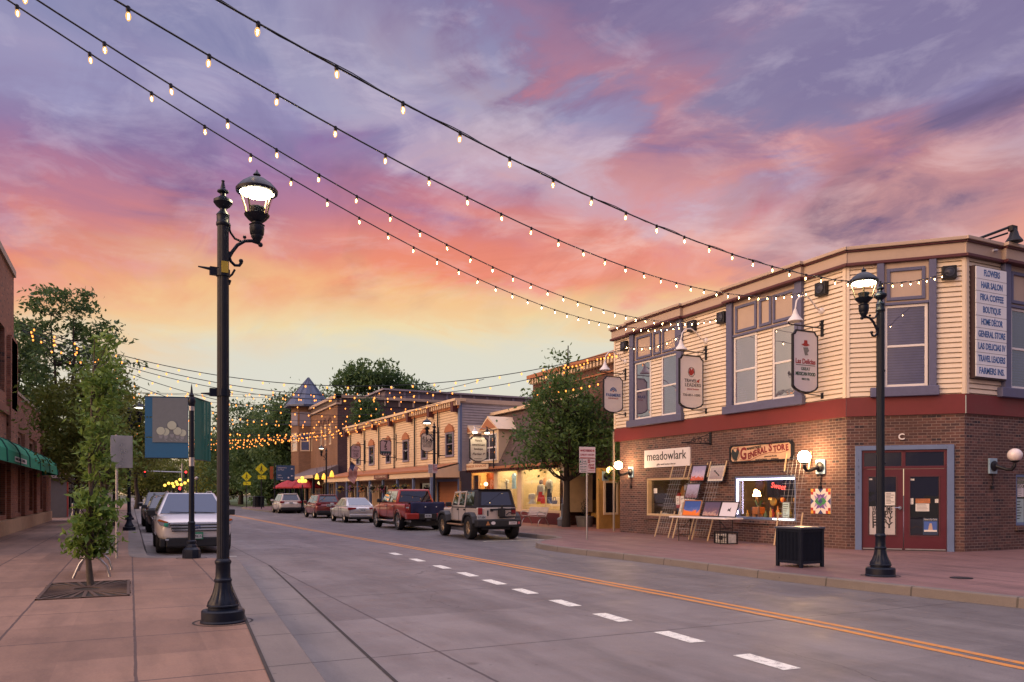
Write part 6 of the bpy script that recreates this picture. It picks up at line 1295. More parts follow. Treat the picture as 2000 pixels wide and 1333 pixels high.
# --- tan soft top off roader
def jeep():
    o=thing('off_road_car','tan off road car with black soft top and bare spare wheel carrier','off roader',(11.87,27.35,0),R(-3)); P=car_paint('tan silver paint',(.64,.56,.50),.25)
    SB=pm('black soft top canvas',(.022,.022,.03),.85,var=.2,scale=20); wh=[(s*.80,y) for s in (-1,1) for y in (1.55,-1.42)]; r=.42
    part(o,'body',P,lambda mb:(mb.bx(-.76,.76,-1.95,.95,.62,1.16),mb.bx(-.70,.70,.9,2.05,.66,1.10)),.05)
    part(o,'bonnet',P,lambda mb:mb.add([(-.62,.9,1.10),(.62,.9,1.10),(.55,2.1,1.03),(-.55,2.1,1.03),(-.56,.9,1.19),(.56,.9,1.19),(.48,2.08,1.10),(-.48,2.08,1.10)],[(0,1,5,4),(1,2,6,5),(2,3,7,6),(3,0,4,7),(4,5,6,7)]),.04)
    c=Cab((.88,1.16),(.62,1.72),(-1.72,1.80),(-1.93,1.16),.76,.66); 
    f=c.body(o,SB,.07,name='soft_top')
    part(o,'soft_top_rear_flap',SB,lambda mb:mb.bx(-.64,.64,-1.80,-.2,1.795,1.815),.01)
    for (ya,yb) in ((.02,.80),(-.72,-.02)):
        for s in (-1,1):
            mb=MB(); zs=(1.14,1.74); pts=[(ya,1.15),(yb,1.15),(yb-.14 if yb>.5 else yb-.03,1.72),(ya+.02,1.75)]
            mb.add([(s*(c.w(y,z)+.022),y,z) for y,z in pts]+[(s*(c.w(y,z)-.02),y,z) for y,z in pts],[(0,1,2,3),(7,6,5,4),(0,4,5,1),(1,5,6,2),(2,6,7,3),(3,7,4,0)]); mb.build('door_frame',P,o,bevel=.015)
    JG=glass_mat('sky lit door glass',(.06,.06,.05),.7,.02)
    c.side(o,[(.10,1.22),(.66,1.22),(.56,1.66),(.10,1.68)],JG,.030); c.side(o,[(-.64,1.22),(-.12,1.22),(-.12,1.68),(-.62,1.70)],M_glass,.030); c.side(o,[(-1.62,1.22),(-.82,1.22),(-.80,1.70),(-1.52,1.72)],M_glass,.014,'quarter_window')
    c.screen(o,True,M_glass,.06,.06,.10); c.screen(o,False,M_glassk,.16,.10,.16,name='rear_window')
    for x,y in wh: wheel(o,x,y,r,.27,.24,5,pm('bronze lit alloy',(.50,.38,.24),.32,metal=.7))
    def flare(mb,s,yy):
        for y in yy:
            pts=[(y-.60,.62),(y-.50,.86),(y-.30,.99),(y+.28,.99),(y+.50,.88),(y+.66,.60),(y+.56,.60),(y+.42,.80),(y+.25,.90),(y-.26,.90),(y-.42,.80),(y-.52,.62)]
            n=len(pts); x0,x1=s*.70,s*.94; mb.add([(x0,a,b) for a,b in pts]+[(x1,a,b-.03) for a,b in pts],[tuple(range(n)),tuple(range(2*n-1,n-1,-1))]+[(i,(i+1)%n,n+(i+1)%n,n+i) for i in range(n)])
    for yq in (1.55,-1.42): pair(o,'wheel_arch_flare',pm('charcoal plastic',(.035,.036,.042),.6),lambda mb,s:flare(mb,s,(yq,)),.015)
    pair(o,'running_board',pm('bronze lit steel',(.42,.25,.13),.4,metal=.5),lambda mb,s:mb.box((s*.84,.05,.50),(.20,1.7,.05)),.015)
    part(o,'rear_bumper',M_trim,lambda mb:mb.bx(-.86,.86,-2.22,-1.92,.46,.74),.05); part(o,'chassis',M_trim,lambda mb:mb.bx(-.55,.55,-1.9,2.1,.36,.62))
    part(o,'front_bumper',M_trim,lambda mb:mb.bx(-.85,.85,2.1,2.3,.48,.68),.04)
    pair(o,'tail_light',M_tail,lambda mb,s:mb.bx(s*.56,s*.72,-2.0,-1.93,.90,1.14),.015)
    plate(o,-1.99,.80,'517 XEH',x=-.60,w=.34)
    t=part(o,'tailgate',P,lambda mb:mb.bx(-.48,.52,-1.985,-1.94,.72,1.14),.015)
    part(o,'spare_wheel_carrier',M_trim,lambda mb:(mb.box((.14,-2.06,.98),(.22,.20,.30)),mb.tube([(-.18,-2.08,1.08),(.66,-2.08,1.10)],.035,8),mb.tube([(.05,-2.08,.80),(.66,-2.10,.82)],.035,8),mb.tube([(.14,-2.08,.8),(.14,-2.1,1.24)],.04,8),mb.tube([(.3,-2.12,.88),(.4,-2.14,.98),(.62,-2.12,.92)],.02,6),mb.tube([(-.05,-2.05,1.18),(.5,-2.05,1.17)],.02,6),mb.box((-.22,-2.02,1.06),(.1,.08,.1)),mb.box((-.36,-1.99,.95),(.05,.03,.2))),.006)
    def stick(name,mat,fn): part(o,name,mat,fn)
    stick('triangle_sticker',pm('orange sticker',(.5,.22,.08),.5),lambda mb:mb.prism([(-.52,.53),(-.36,.53),(-.44,.68)],-2.226,-2.222)); stick('oval_sticker',M_wpanel,lambda mb:mb.lathe([(.085,-.004),(.004,-.006)],(-.24,-2.222,.605),16,axis='y',sq=.7)); stick('bumper_sticker',M_wpanel,lambda mb:mb.bx(.36,.66,-2.226,-2.222,.55,.65)); stick('square_sticker',pm('red sticker',(.4,.1,.12),.5),lambda mb:mb.bx(.70,.79,-2.226,-2.222,.56,.65))
    t_=MB(); text(t_,'COEXIST',.51,.60,.07,-2.229,width=.24); t_.build('sticker_lettering',M_ink,o,fix=False)
    mirrors(o,.74,1.24,.78); pair(o,'door_handle',M_trim,lambda mb,s:(mb.box((s*.77,.10,1.06),(.04,.13,.06)),mb.box((s*.77,-.64,1.06),(.04,.13,.06))),.01)
    part(o,'door_seam',M_trim,lambda mb:[mb.box((s*.762,y,.88),(.012,.014,.5)) for s in (-1,1) for y in (.80,-.0,-.74)])
    part(o,'seat_back',pm('dark seat cloth',(.03,.03,.035),.8),lambda mb:[mb.box((x,.0,1.3),(.42,.14,.6)) for x in (-.36,.36)],.05)
    part(o,'front_grille',P,lambda mb:mb.bx(-.56,.56,2.06,2.12,.68,1.06),.03); pair(o,'headlight',M_lampg,lambda mb,s:mb.lathe([(.1,0),(.1,.03),(.02,.05)],(s*.44,2.11,.90),14,axis='y')); return o
jeep()
# ---------------------------------------------------------------- the row beyond the corner store
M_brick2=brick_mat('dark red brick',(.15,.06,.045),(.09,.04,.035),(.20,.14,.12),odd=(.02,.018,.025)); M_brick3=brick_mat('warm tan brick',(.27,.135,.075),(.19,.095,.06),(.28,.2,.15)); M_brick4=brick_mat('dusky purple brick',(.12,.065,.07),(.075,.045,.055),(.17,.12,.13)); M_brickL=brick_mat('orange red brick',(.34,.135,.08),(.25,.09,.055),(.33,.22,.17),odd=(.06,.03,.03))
M_shingle=brick_mat('brown roof shingle',(.105,.06,.055),(.07,.045,.045),(.035,.025,.025),w=.3,h=.16,ms=.012); M_cream2=pm('warm cream paint',(.68,.52,.36),.6,var=.08); M_orange=pm('terracotta paint',(.38,.15,.07),.6,var=.12); M_lilac=pm('lilac grey siding',(.22,.20,.27),.7,var=.1)
M_seam=pm('grey blue metal roof',(.085,.105,.17),.5,metal=.3,var=.15); M_warmroom=emit('warm ceiling light',(1,.50,.15),9); M_paleroom=emit('pale ceiling light',(1,.78,.42),9); M_brown=pm('brown metal cladding',(.09,.06,.055),.6)
# brick wall behind the courtyard
B=Bld('brick_building','dark red brick side building with bracketed cornice behind the maple','building',(20.3,32,0))
f=F2((20.3,39),(20.3,25.5)); mb=B.mb(f); wall(mb,0,13.5,0,8.05); mb.quad((0,0,0),(0,0,8.05),(0,12,8.05),(0,12,0)); mb.build('brick_wall',M_brick2,B.o,fix=False)
mb=B.mb(f); mb.bx(-.1,13.6,-.35,.2,8.05,8.25); mb.bx(0,13.5,-.06,.1,7.35,7.42); mb.build('cornice',M_orange,B.o); mb=B.mb(f)
for k in range(44): mb.bx(.1+k*.305,.24+k*.305,-.28,0,7.75,8.05)
mb.build('cornice_bracket',M_cream2,B.o)
mb=B.mb(F2((17.0,26.1),(18.8,26.1))); mb.bx(.12,.18,-.1,-.04,0,4.1); mb.build('downpipe',pm('weathered pipe paint',(.30,.25,.21),.6),B.o)
mb=B.mb(f); mb.tube([(9.1,-.08,0),(9.1,-.08,3.0)],.045,8); mb.build('red_pipe',M_red,B.o)
B=Bld('side_porch','mustard painted porch bay with dark notice case, beside the corner store','porch',(18.6,28.2,0)); f=F2((17.95,28.4),(19.9,28.4)); mb=B.mb(f); mb.bx(0,1.8,0,.2,WZ,2.75); mb.build('porch_wall',pm('mustard wall paint',(.42,.24,.07),.7,var=.25),B.o)  # yellow lamplight mixed into the painted wall colour
mb=B.mb(f); mb.frame(.22,.95,.75,2.2,.09,-.06,0); n=mb.build('notice_case',M_cream2,B.o); mb=B.mb(f); mb.bx(.31,.86,-.03,-.01,.84,2.11); mb.build('case_panel',M_glassk,n)
globe_lamp('amber lit globe lamp inside the courtyard on the mustard porch',F2((18.1,28.4),(19.9,28.4)),.17,2.40,True,-1,.14,glow=emit('amber globe glass',(1,.58,.16),9))
# mansard shop with lit display windows
XM=18.4; P0,P1=(XM,43.2),(XM,32.6); f=F2(P0,P1); LM=10.6
B=Bld('mansard_shop','small shop with brown mansard roof and two gabled dormers','building',(XM,38,0))
um=lambda px,py=940:((on_line(px,py,P0,P1).y-P0[1])*-1)
dW=[(um(921),um(966)),(um(971),um(1012)),(um(1018),um(1102))]; zS=.78; zT=2.95
mb=B.mb(f); wall(mb,0,LM,0,3.12,[(a,b,(1.9 if False else .78),zT) for a,b in dW]+[(.15,.9,.1,2.75)],th=.15); mb.build('shopfront',M_cream2,B.o,fix=False); mb=B.mb(f); mb.quad((LM,.02,0),(LM,9,0),(LM,9,3.1),(LM,.02,3.1)); mb.build('side_wall',M_brick2,B.o,fix=False)
mb=B.mb(f); mb.bx(-.02,LM+.02,-.03,.02,WZ,zS-.06); mb.build('plinth',pm('oxblood paint',(.12,.02,.025),.5),B.o); mb=B.mb(f); mb.bx(.15,.9,.1,.14,.1,2.75); mb.build('door',pm('brown shop door',(.07,.035,.03),.5),B.o)
for i,((a,b),rm) in enumerate(zip(dW,(M_warmroom,M_paleroom,M_paleroom))):
    mb=B.mb(f); mb.frame(a+.003,b-.003,zS+.003,zT-.003,.06,-.02,.1); w=mb.build('display_window',M_cream2,B.o); mb=B.mb(f); mb.bx(a+.05,b-.05,.06,.07,zS+.05,zT-.05); mb.build('pane',M_clear,w)
    r=B.mb(f); D=1.5; r.quad((a-.1,D,zS),(b+.1,D,zS),(b+.1,D,3.05),(a-.1,D,3.05)); r.build('back_wall',pm('pale display room',(.72,.55,.33),.7),w); r=B.mb(f); r.bx(a+.1,b-.1,.25,D-.3,2.98,3.03); r.build('ceiling_light',rm,w); r=B.mb(f); r.quad((a-.1,.15,zS),(a-.1,D,zS),(b+.1,D,zS),(b+.1,.15,zS)); r.quad((a-.1,.15,3.05),(a-.1,D,3.05),(b+.1,D,3.05),(b+.1,.15,3.05)); r.quad((a-.1,.15,zS),(a-.1,D,zS),(a-.1,D,3.05),(a-.1,.15,3.05)); r.quad((b+.1,.15,zS),(b+.1,D,zS),(b+.1,D,3.05),(b+.1,.15,3.05)); r.build('display_room',pm('pale display room',(.72,.55,.33),.7),w)  # glowing panel added under each ceiling to light the display room
mb=B.mb(f); mb.bx(-.1,LM+.1,-.45,.3,3.02,3.16); mb.build('eave',M_orange,B.o); mb=B.mb(f)
for k in range(36): mb.bx(.05+k*.295,.16+k*.295,-.42,0,2.92,3.02)
mb.build('eave_bracket',M_maroon,B.o)
mb=B.mb(f); mb.add([(-.0,-.40,3.16),(LM,-.40,3.16),(LM,1.3,6.35),(0,1.3,6.35),(0,4,3.16),(LM,4,3.16),(0,4,6.35),(LM,4,6.35)],[(0,1,2,3),(0,3,6,4),(1,5,7,2),(3,2,7,6)]); mb.build('mansard_roof',M_shingle,B.o)
mb=B.mb(f); mb.bx(-.1,LM+.1,1.05,4,6.35,6.52); mb.build('roof_cornice',M_cream2,B.o)
for u0,u1 in ((um(909,840),um(934,840)),(um(949,830),um(984,830))):
    uc=(u0+u1)/2; hw=(u1-u0)/2; yF=-.30
    mb=B.mb(f); mb.bx(u0+.05,u1-.05,yF,1.0,3.3,5.25); d=mb.build('dormer',M_cream2,B.o); mb=B.mb(f); mb.prism([(u0-.15,5.2),(u1+.15,5.2),(uc,6.0)],yF-.14,1.2); mb.build('gable_roof',M_cream2,d); mb=B.mb(f); mb.prism([(u0+.08,5.28),(u1-.08,5.28),(uc,5.85)],yF-.16,yF-.138); mb.build('gable_panel',M_orange,d)
    mb=B.mb(f); mb.frame(u0+.25,u1-.25,3.5,5.0,.07,yF-.05,yF); mb.bx(uc-.03,uc+.03,yF-.04,yF,3.57,4.93); mb.bx(u0+.3,u1-.3,yF-.04,yF,4.2,4.26); w=mb.build('dormer_window',M_white,d); 
    mb=B.mb(f); mb.bx(u0+.3,u1-.3,yF-.02,yF-.005,3.55,4.95); mb.build('dormer_pane',M_glassd,d)
# sign board and hanging sign
wall_sign('shop_sign','cream fascia board with terracotta capitals under the dormers',f@Matrix.Translation((0,-.47,0)),um(923,912),um(970,912),3.05,3.42,M_cream2,lambda t,w,h,y:text(t,'PARKER PANACHE',0,0,.22,y,0,width=w*.85,bold=.003),[M_orange],.05)
def d_bout(t,w,h):
    for s,z,m_,wd in (("Nana's",.5,0,.4),('consignment',.24,0,.72),('boutique',-.02,0,.5),('Parker P',-.34,0,.7)): text(t,s,0,z*h*.62,.17,-.036,m_,width=w*wd,bold=.003,shear=.25 if z<-.1 else 0)
    t.bx(-w*.25,w*.2,-.037,-.033,-h*.40,-h*.385)
p=on_line(946,851,P0,P1)
M_creamp=pm('cream sign panel',(.74,.66,.54),.5)
def street_sign(label,px0,px1,py0,py1,X,deco,mats,panel,lamps=False,arm=.35):
    """board read from the south, hung off a pole bracket at distance given by its wall"""
    a=on_x(px0,py0,X); b=on_x(px1,py1,X); t=(a.y+b.y)/2; a=on_y(px0,py0,t); b=on_y(px1,py1,t); w=b.x-a.x; h=a.z-b.z
    o=thing('hanging_sign',label,'sign',((a.x+b.x)/2,t,(a.z+b.z)/2),0,'hanging shop signs'); P=board_poly(w,h*.94,w*.14,h*.08); I=sc_poly(P,.92,.95)
    mb=MB(); mb.ring(P,I,-.05,.05); mb.build('rim',M_black,o); mb=MB(); mb.prism(I,-.03,.03); mb.build('board',panel,o); tt=MB(); deco(tt,w,h); tt.build('lettering',mats,o,fix=False)
    mb=MB(); ex=w/2+arm
    for z in (h/2+.03,-h/2-.1): mb.tube([(-w*.3,0,z),(ex,0,z)],.028,6)
    mb.tube([(ex,0,-h/2-.35),(ex,0,h/2+.35)],.035,6); mb.tube([(ex,0,h*.3),(ex+.5,0,h*.3)],.025,5); mb.tube([(ex,0,-h/2-.2),(ex+.5,0,-h/2-.2)],.025,5); mb.build('bracket',M_black,o)
    if lamps:
        for sx in (-.35,.35): mb=MB(); mb.lathe([(.04,.22),(.06,.16),(.13,.04),(.17,0),(.15,0)],(sx*w,-.38,h/2+.16),12); mb.tube([(sx*w,-.38,h/2+.38),(sx*w,-.2,h/2+.5),(ex,0,h/2+.3)],.02,5); lp=mb.build('sign_lamp',M_white if sx<0 else M_black,o); mb=MB(); mb.lathe([(.12,-.03),(.10,-.06),(.01,-.07)],(sx*w,-.38,h/2+.17),10); mb.build('lit_bulb',emit('warm sign bulb',(1,.82,.55),40),lp)
    return o
street_sign('cream hanging sign for a boutique before the dormers, lit by two lamps',917,951,851,902,17.0,d_bout,[pm('brown lettering',(.12,.08,.05),.6)],M_creamp,True,.4)
# clothes and lamps in the lit windows
def in_shop(name,label,cat,px,py0,py1,depth,build,mats,group='clothes in the lit shop window'):
    a=on_x(px,py1,XM+depth); h=(py1-py0)/1530*(a.x*SN+a.y*CS); o=thing(name,label,cat,a[:],R(-90),group); build(o,h); return o
def dress(skirt,top,hw=.26,hem=.34,mid=.45,head=None,arms=True):
    def g(o,h):
        rings=[(0,hem),(mid*.5,hem*.9),(mid,hw*.62),(.66,hw*.75),(.80,hw*.92),(.86,hw*.8),(.90,hw*.3),(.93,.05)]
        def body(lo,hi,mat,nm):
            mb=MB(); pr=[(r,z*h) for z,r in rings if lo-1e-6<=z<=hi+1e-6]; mb.lathe(pr,(0,0,0),14,sq=.5); mb.build(nm,mat,o,smooth=50)
        body(0,mid,skirt,'skirt'); body(mid,.95,top,'bodice')
        if arms:
            for s in (-1,1): mb=MB(); mb.tube([(s*hw*.8,0,.84*h),(s*hw*1.15,-.02,.62*h),(s*hw*1.1,-.06,.40*h)],[.07,.06,.045],8); mb.build('sleeve',top,o,smooth=60)
        if head: mb=MB(); mb.sphere((0,0,h*1.0),.11,12,sz=1.2); mb.tube([(0,0,.9*h),(0,0,.97*h)],.05,8); mb.build('mannequin_head',head,o,smooth=180)
    return g
K=lambda n,c,v=.12:pm(n,c,.75,var=v,scale=9)
in_shop('dress_form','long pale patterned coat hung at the cabinet side of the lit clothes window','coat',1033,924,968,.7,dress(K('pale coat cloth',(.55,.52,.40),.35),K('pale coat cloth',(.55,.52,.40),.35),.30,.36,.4),0)
in_shop('dress_form','red skirt and white blouse on a mannequin in clothes window','dress',1057,942,984,.45,dress(K('red skirt cloth',(.55,.03,.03)),K('white blouse cloth',(.62,.58,.48)),.28,.34,.55,K('brown mannequin',(.12,.05,.04))),0)
in_shop('dress_form','white low blouse standing in front of the long pale coat','blouse',1040,962,985,.35,dress(K('white blouse cloth',(.62,.58,.48)),K('white blouse cloth',(.62,.58,.48)),.26,.32,.4),0)
in_shop('dress_form','patterned top over navy trousers on the bench back side of the clothes window','outfit',1073,932,984,.7,dress(K('navy trouser cloth',(.02,.025,.05)),K('speckled top cloth',(.40,.38,.32),.6),.27,.22,.55),0)
for i,(px,cn,cc) in enumerate(((1043,'peach',(.5,.25,.15)),(1047,'rust',(.3,.1,.05)),(1051,'rose',(.45,.12,.12)),(1064,'orange',(.5,.2,.06)))):
    in_shop('hung_garment','%s garment hanging on the back rail of the clothes window'%cn,'garment',px,934,962,1.3,lambda o,h,cc=cc,cn=cn:(lambda mb:(mb.prism([(-.12,0),(.12,0),(.14,h*.8),(.04,h),(-.04,h),(-.14,h*.8)],-.04,.04),mb.build('cloth',K(cn+' hung cloth',cc),o)))(MB()),0)
in_shop('handbag','grey basket bag at the foot of the navy trousers','bag',1083,972,985,.4,lambda o,h:(lambda mb:(mb.lathe([(.16,0),(.22,h*.5),(.2,h*.55)],(0,0,0),12,sq=.6),mb.tube([(-.15,0,h*.5),(-.1,0,h),(.1,0,h),(.15,0,h*.5)],.02,5),mb.build('basket',K('grey straw',(.14,.12,.10)),o)))(MB()),0,None)
in_shop('yellow_box','small yellow box at the foot of the red skirt','box',1053,980,985,.3,lambda o,h:(lambda mb:(mb.prism([(-.14,0),(.14,0),(.10,h),(-.06,h)],-.1,.1),mb.build('box',K('yellow card',(.6,.4,.03)),o)))(MB()),0,None)
for i,(px,py,r,cc,lab) in enumerate(((936,946,.12,(1,.55,.16),'dimmer amber globe'),(949,946,.125,(1,.78,.42),'middle brightest globe'),(979,946,.115,(1,.66,.28),'pale globe beside white flowers'))):
    a=on_x(px,py,XM+.5); o=thing('window_lamp',lab+' lamp glowing over the off roader roof','lamp',(a.x,a.y,zS),R(-90),'globe lamps in the lit shop windows'); mb=MB(); mb.sphere((0,0,a.z-zS),r,16); mb.build('globe',emit('window globe %d'%i,cc,4),o,smooth=180); mb=MB(); mb.lathe([(.10,0),(.1,.02),(.03,.05),(.03,a.z-zS-r+.01)],(0,0,0),10); mb.build('stem',M_dark,o)
in_shop('flower_vase','white flowers on a dark stand in the middle shop window','flowers',990,938,960,.6,lambda o,h:(lambda mb,q:([mb.sphere((.18*math.cos(a),.06*math.sin(a),h*.9+.1*math.sin(3*a)),.06,8) for a in range(7)],mb.build('flower_heads',M_paper,o),q.lathe([(.1,-.8),(.06,-.6),(.08,0),(.03,.1),(.03,h*.9)],(0,0,0),10),q.build('stand',M_dark,o)))(MB(),MB()),0,None)
in_shop('blue_garment','pale blue garment hanging in the middle shop window','garment',1004,925,955,.9,lambda o,h:(lambda mb:(mb.prism([(-.2,0),(.2,0),(.16,h*.6),(.22,h*.85),(.05,h),(-.05,h),(-.22,h*.85),(-.16,h*.6)],-.05,.05),mb.build('cloth',K('pale blue cloth',(.25,.38,.55)),o)))(MB()),0,None)
in_shop('armchair','brown wooden cabinet in the amber lit shop window','cabinet',957,925,962,1.2,lambda o,h:(lambda mb:(mb.bx(-.35,.35,-.15,.15,-1.0,h),mb.frame(-.3,.3,.1,h-.1,.05,-.18,-.15),mb.build('carcass',K('cherry wood',(.28,.07,.02)),o)))(MB()),0,None)
# long beige sided building
P0,P1=(16.6,66.0),(17.5,42.9); f=F2(P0,P1); LB=math.dist(P0,P1)
B=Bld('sided_building','long cream sided building with bracketed cornice and pointed window hoods','building',(17,54,0))
WB=[(21.15,22.2,3.95,5.4),(17.1,18.0,3.95,5.4),(13.65,14.65,3.92,5.4),(10.1,10.95,3.95,5.4),(6.1,7.2,3.92,5.4),(2.75,3.7,4.05,5.4)]
mb=B.mb(f); siding(mb,0,LB,3.2,6.75,[(a,b,c,d) for a,b,c,d in WB],course=.16,gap=.022); mb.build('siding',M_cream2,B.o,fix=False)
mb=B.mb(f); siding(mb.at(B.T@F2(P1,(31,43.4))),0,13,3.0,7.1,course=.16,gap=.022); mb.build('side_siding',pm('grey side siding',(.36,.33,.36),.7),B.o,fix=False)
mb=B.mb(f); mb.bx(LB-.22,LB+.03,-.06,.1,3.0,7.0); mb.build('corner_board',M_dblue,B.o)
mb=B.mb(f); mb.bx(-.1,LB+.15,-.42,.3,7.12,7.27); mb.build('cornice',M_cream2,B.o); mb=B.mb(f); mb.bx(0,LB,-.12,.1,6.72,7.12); mb.build('frieze',M_orange,B.o); mb=B.mb(f)
for k in range(68): mb.bx(.1+k*.345,.24+k*.345,-.34,-.1,6.86,7.12)
mb.build('dentil',M_cream2,B.o); mb=B.mb(f); mb.bx(0,LB,-.02,.2,7.12,7.14); 
for k in range(7): mb.bx(.1+k*3.75,.42+k*3.75,-.40,-.05,6.5,7.12)
mb.build('console_bracket',M_maroon,B.o)
mb=B.mb(F2(P1,(31,43.4))); mb.bx(0,13,-.1,.3,7.05,7.3); mb.build('side_parapet',M_tan,B.o)
for a,b,c,d in WB:
    mb=B.mb(f); mb.frame(a-.08,b+.08,c-.06,d,.12,-.09,.05); mb.bx(a,b,-.05,.03,(c+d)/2-.03,(c+d)/2+.03); w=mb.build('window',M_lilac,B.o); mb=B.mb(f); mb.bx(a,b,.0,.02,c,d-.1); mb.build('pane',M_glassk,w); mb=B.mb(f); mb.prism([(a-.16,d),(b+.16,d),(b-.0,d+.28),((a+b)/2,d+.5),(a+.0,d+.28)],-.14,.0); mb.build('hood',M_orange,w)
for k,(u) in enumerate((1.2,5.0,8.6,12.0,16.0,20.0)):
    mb=B.mb(f); mb.tube([(u,-.13,3.4),(u,-.13,6.8)],.05,6); mb.build('rain_pipe',M_black,B.o)
# porch roof and shopfronts below
mb=B.mb(f); mb.add([(-.5,-1.9,2.95),(LB-.1,-1.9,2.95),(LB-.1,0,3.42),(-.5,0,3.42),(-.5,-1.9,2.62),(LB-.1,-1.9,2.62),(LB-.1,0,2.62),(-.5,0,2.62)],[(0,1,2,3),(0,4,5,1),(1,5,6,2),(4,7,6,5),(0,3,7,4)],0); mb.build('porch_roof',M_cream2,B.o); mb=B.mb(f); mb.bx(-.5,LB-.05,-1.98,-1.86,2.93,3.06); mb.add([(-.5,-1.86,3.06),(LB-.1,-1.86,3.06),(LB-.1,-.03,3.5),(-.5,-.03,3.5)],[(0,1,2,3)]); mb.build('porch_fascia',M_orange,B.o)
mb=B.mb(f)
for k in range(9): mb.bx(.1+k*2.85,.24+k*2.85,-1.84,-1.70,WZ,2.62)
mb.build('porch_post',M_dblue,B.o)
mb=B.mb(f); wall(mb,0,LB,0,2.62,[(1+3.6*k,3.2+3.6*k,.7,2.3) for k in range(4)]+[(16.6,18.6,.5,2.35),(19.8,LB-.3,.14,2.4)],th=.2); mb.build('ground_floor',pm('shopfront paint',(.30,.20,.13),.6),B.o,fix=False)
for k in range(4):
    mb=B.mb(f); mb.frame(1+3.6*k,3.2+3.6*k,.7,2.3,.09,-.03,.1); mb.bx(2.05+3.6*k,2.15+3.6*k,-.02,.1,.7,2.3); w=mb.build('shop_window',M_cream2,B.o); mb=B.mb(f); mb.bx(1.05+3.6*k,3.15+3.6*k,.10,.12,.75,2.25); mb.build('pane',M_glassd if k%2 else M_glassk,w)
mb=B.mb(f); mb.bx(16.6,18.6,.1,.15,.5,2.35); mb.build('pane',M_glassk,B.o); mb=B.mb(f); mb.bx(19.8,LB-.3,.1,.16,.14,2.4)
for k in range(10): mb.bx(19.8,LB-.3,.06,.1,.2+k*.22,.36+k*.22)
mb.build('roller_shutter',M_orange,B.o); mb=B.mb(f); mb.frame(19.65,LB-.15,.0,2.55,.15,-.05,.05); mb.build('shutter_frame',M_dblue,B.o)
wall_sign('shop_sign','small brown wooden board on the porch fascia over the pickup','' or f@Matrix.Translation((0,-1.98,0)),13.2,16.0,2.66,2.95,pm('brown board',(.14,.05,.04),.6),lambda t,w,h,y:text(t,'OLD TOWNE HALL',0,0,.2,y,width=w*.8),[M_cream2],.05)
M_pinkp=pm('dusky pink sign panel',(.45,.34,.38),.5)
def d_fam(t,w,h):
    for s,z,k in (('the',.32,.3),('Family',.08,.8),('SALON',-.14,.55),('est 1962',-.3,.5)): text(t,s,0,z*h,.22,-.036,width=w*k*.9,shear=.25 if k>.7 else 0)
def d_7s(t,w,h):
    text(t,'7',0,h*.2,.55,-.036,bold=.004); text(t,'s',0,-.0,.55,-.036,bold=.004); t.bx(-w*.44,w*.44,-.037,-.033,-h*.36,-h*.22,1)
    for k in range(4): x=-w*.36+k*w*.22; t.quad((x,-.039,-h*.44),(x+w*.1,-.039,-h*.44),(x+w*.16,-.039,-h*.26),(x+w*.06,-.039,-h*.26),m=0)
def d_fika(t,w,h):
    text(t,'fika',0,h*.12,.5,-.036,width=w*.8); text(t,'COFFEE',0,-h*.10,.18,-.036,width=w*.78); text(t,'HOUSE',0,-h*.22,.18,-.036,width=w*.66); t.bx(-w*.4,w*.4,-.037,-.034,-h*.015,-h*.0,0)
street_sign('cream hanging sign with big black lower case coffee lettering',822,846,845,883,16.2,d_fika,[M_ink],M_creamp); street_sign('pink hanging sign with a large 7s and teal foot',742,764,858,891,15.4,d_7s,[M_ink,pm('teal band',(.03,.10,.13),.5)],M_pinkp); street_sign('dusky script hanging sign furthest along the sided building',685,704,869,897,14.8,d_fam,[M_ink],M_pinkp)
# flag, hanging baskets, lanterns
o=thing('flag','striped flag on a slanting pole over the silver saloon','flag',(14.95,56.5,3.15),R(0)); mb=MB(); mb.tube([(1.4,0,-.7),(-.55,0,.95)],.03,6); mb.build('pole',M_wood,o)
stripes=[pm('flag red',(.30,.04,.05),.75),pm('flag white',(.55,.48,.48),.75),pm('flag blue',(.03,.04,.12),.75)]; mb=MB()
for j in range(13):
    for i in range(10):
        def q(a,b): s=a/10; d=b/13; x=-.5+.62*d*.9+.05*math.sin(a*.9+b*.25); return (x-.25*s+ .0, .06*math.sin(a*.8+b*.3), .9-.62*d*.75-1.25*s)
        mb.add([q(i,j),q(i+1,j),q(i+1,j+1),q(i,j+1)],[(0,1,2,3)],2 if (i<4 and j<7) else (j%2))
mb.build('cloth',stripes,o,smooth=180)
r9=random.Random(4); bc=[(.5,.35,.04),(.25,.1,.3),(.5,.14,.04),(.45,.42,.4),(.45,.1,.2),(.5,.35,.04)]
for i,u in enumerate((4.6,7.4,10.2,12.6,14.6,17.2,19.0)):
    p=f@Vector((u,-1.95,2.05)); o=thing('hanging_basket','%s flower basket under the porch eave, position %d from the far end'%(['yellow','purple','orange','white','pink','gold','violet'][i],i+1),'flower basket',p[:],0,'hanging flower baskets'); mb=MB(); mb.lathe([(.05,-.12),(.16,-.05),(.2,.06),(.02,.06)],(0,0,0),10); mb.tube([(0,0,.05),(0,0,.55)],.01,4); mb.build('pot',M_dark,o); fl=MB(); lf=MB()
    for k in range(46): a=r9.uniform(0,6.28); d=r9.uniform(0,.3); z=r9.uniform(-.3,.22); (fl if k%2 else lf).sphere((d*math.cos(a),d*math.sin(a),z),r9.uniform(.03,.06),5)
    lf.build('leaves',pm('basket leaf',(.04,.08,.025),.7),o); fl.build('flowers',pm('basket bloom %d'%(i%6),bc[i%6],.7),o)
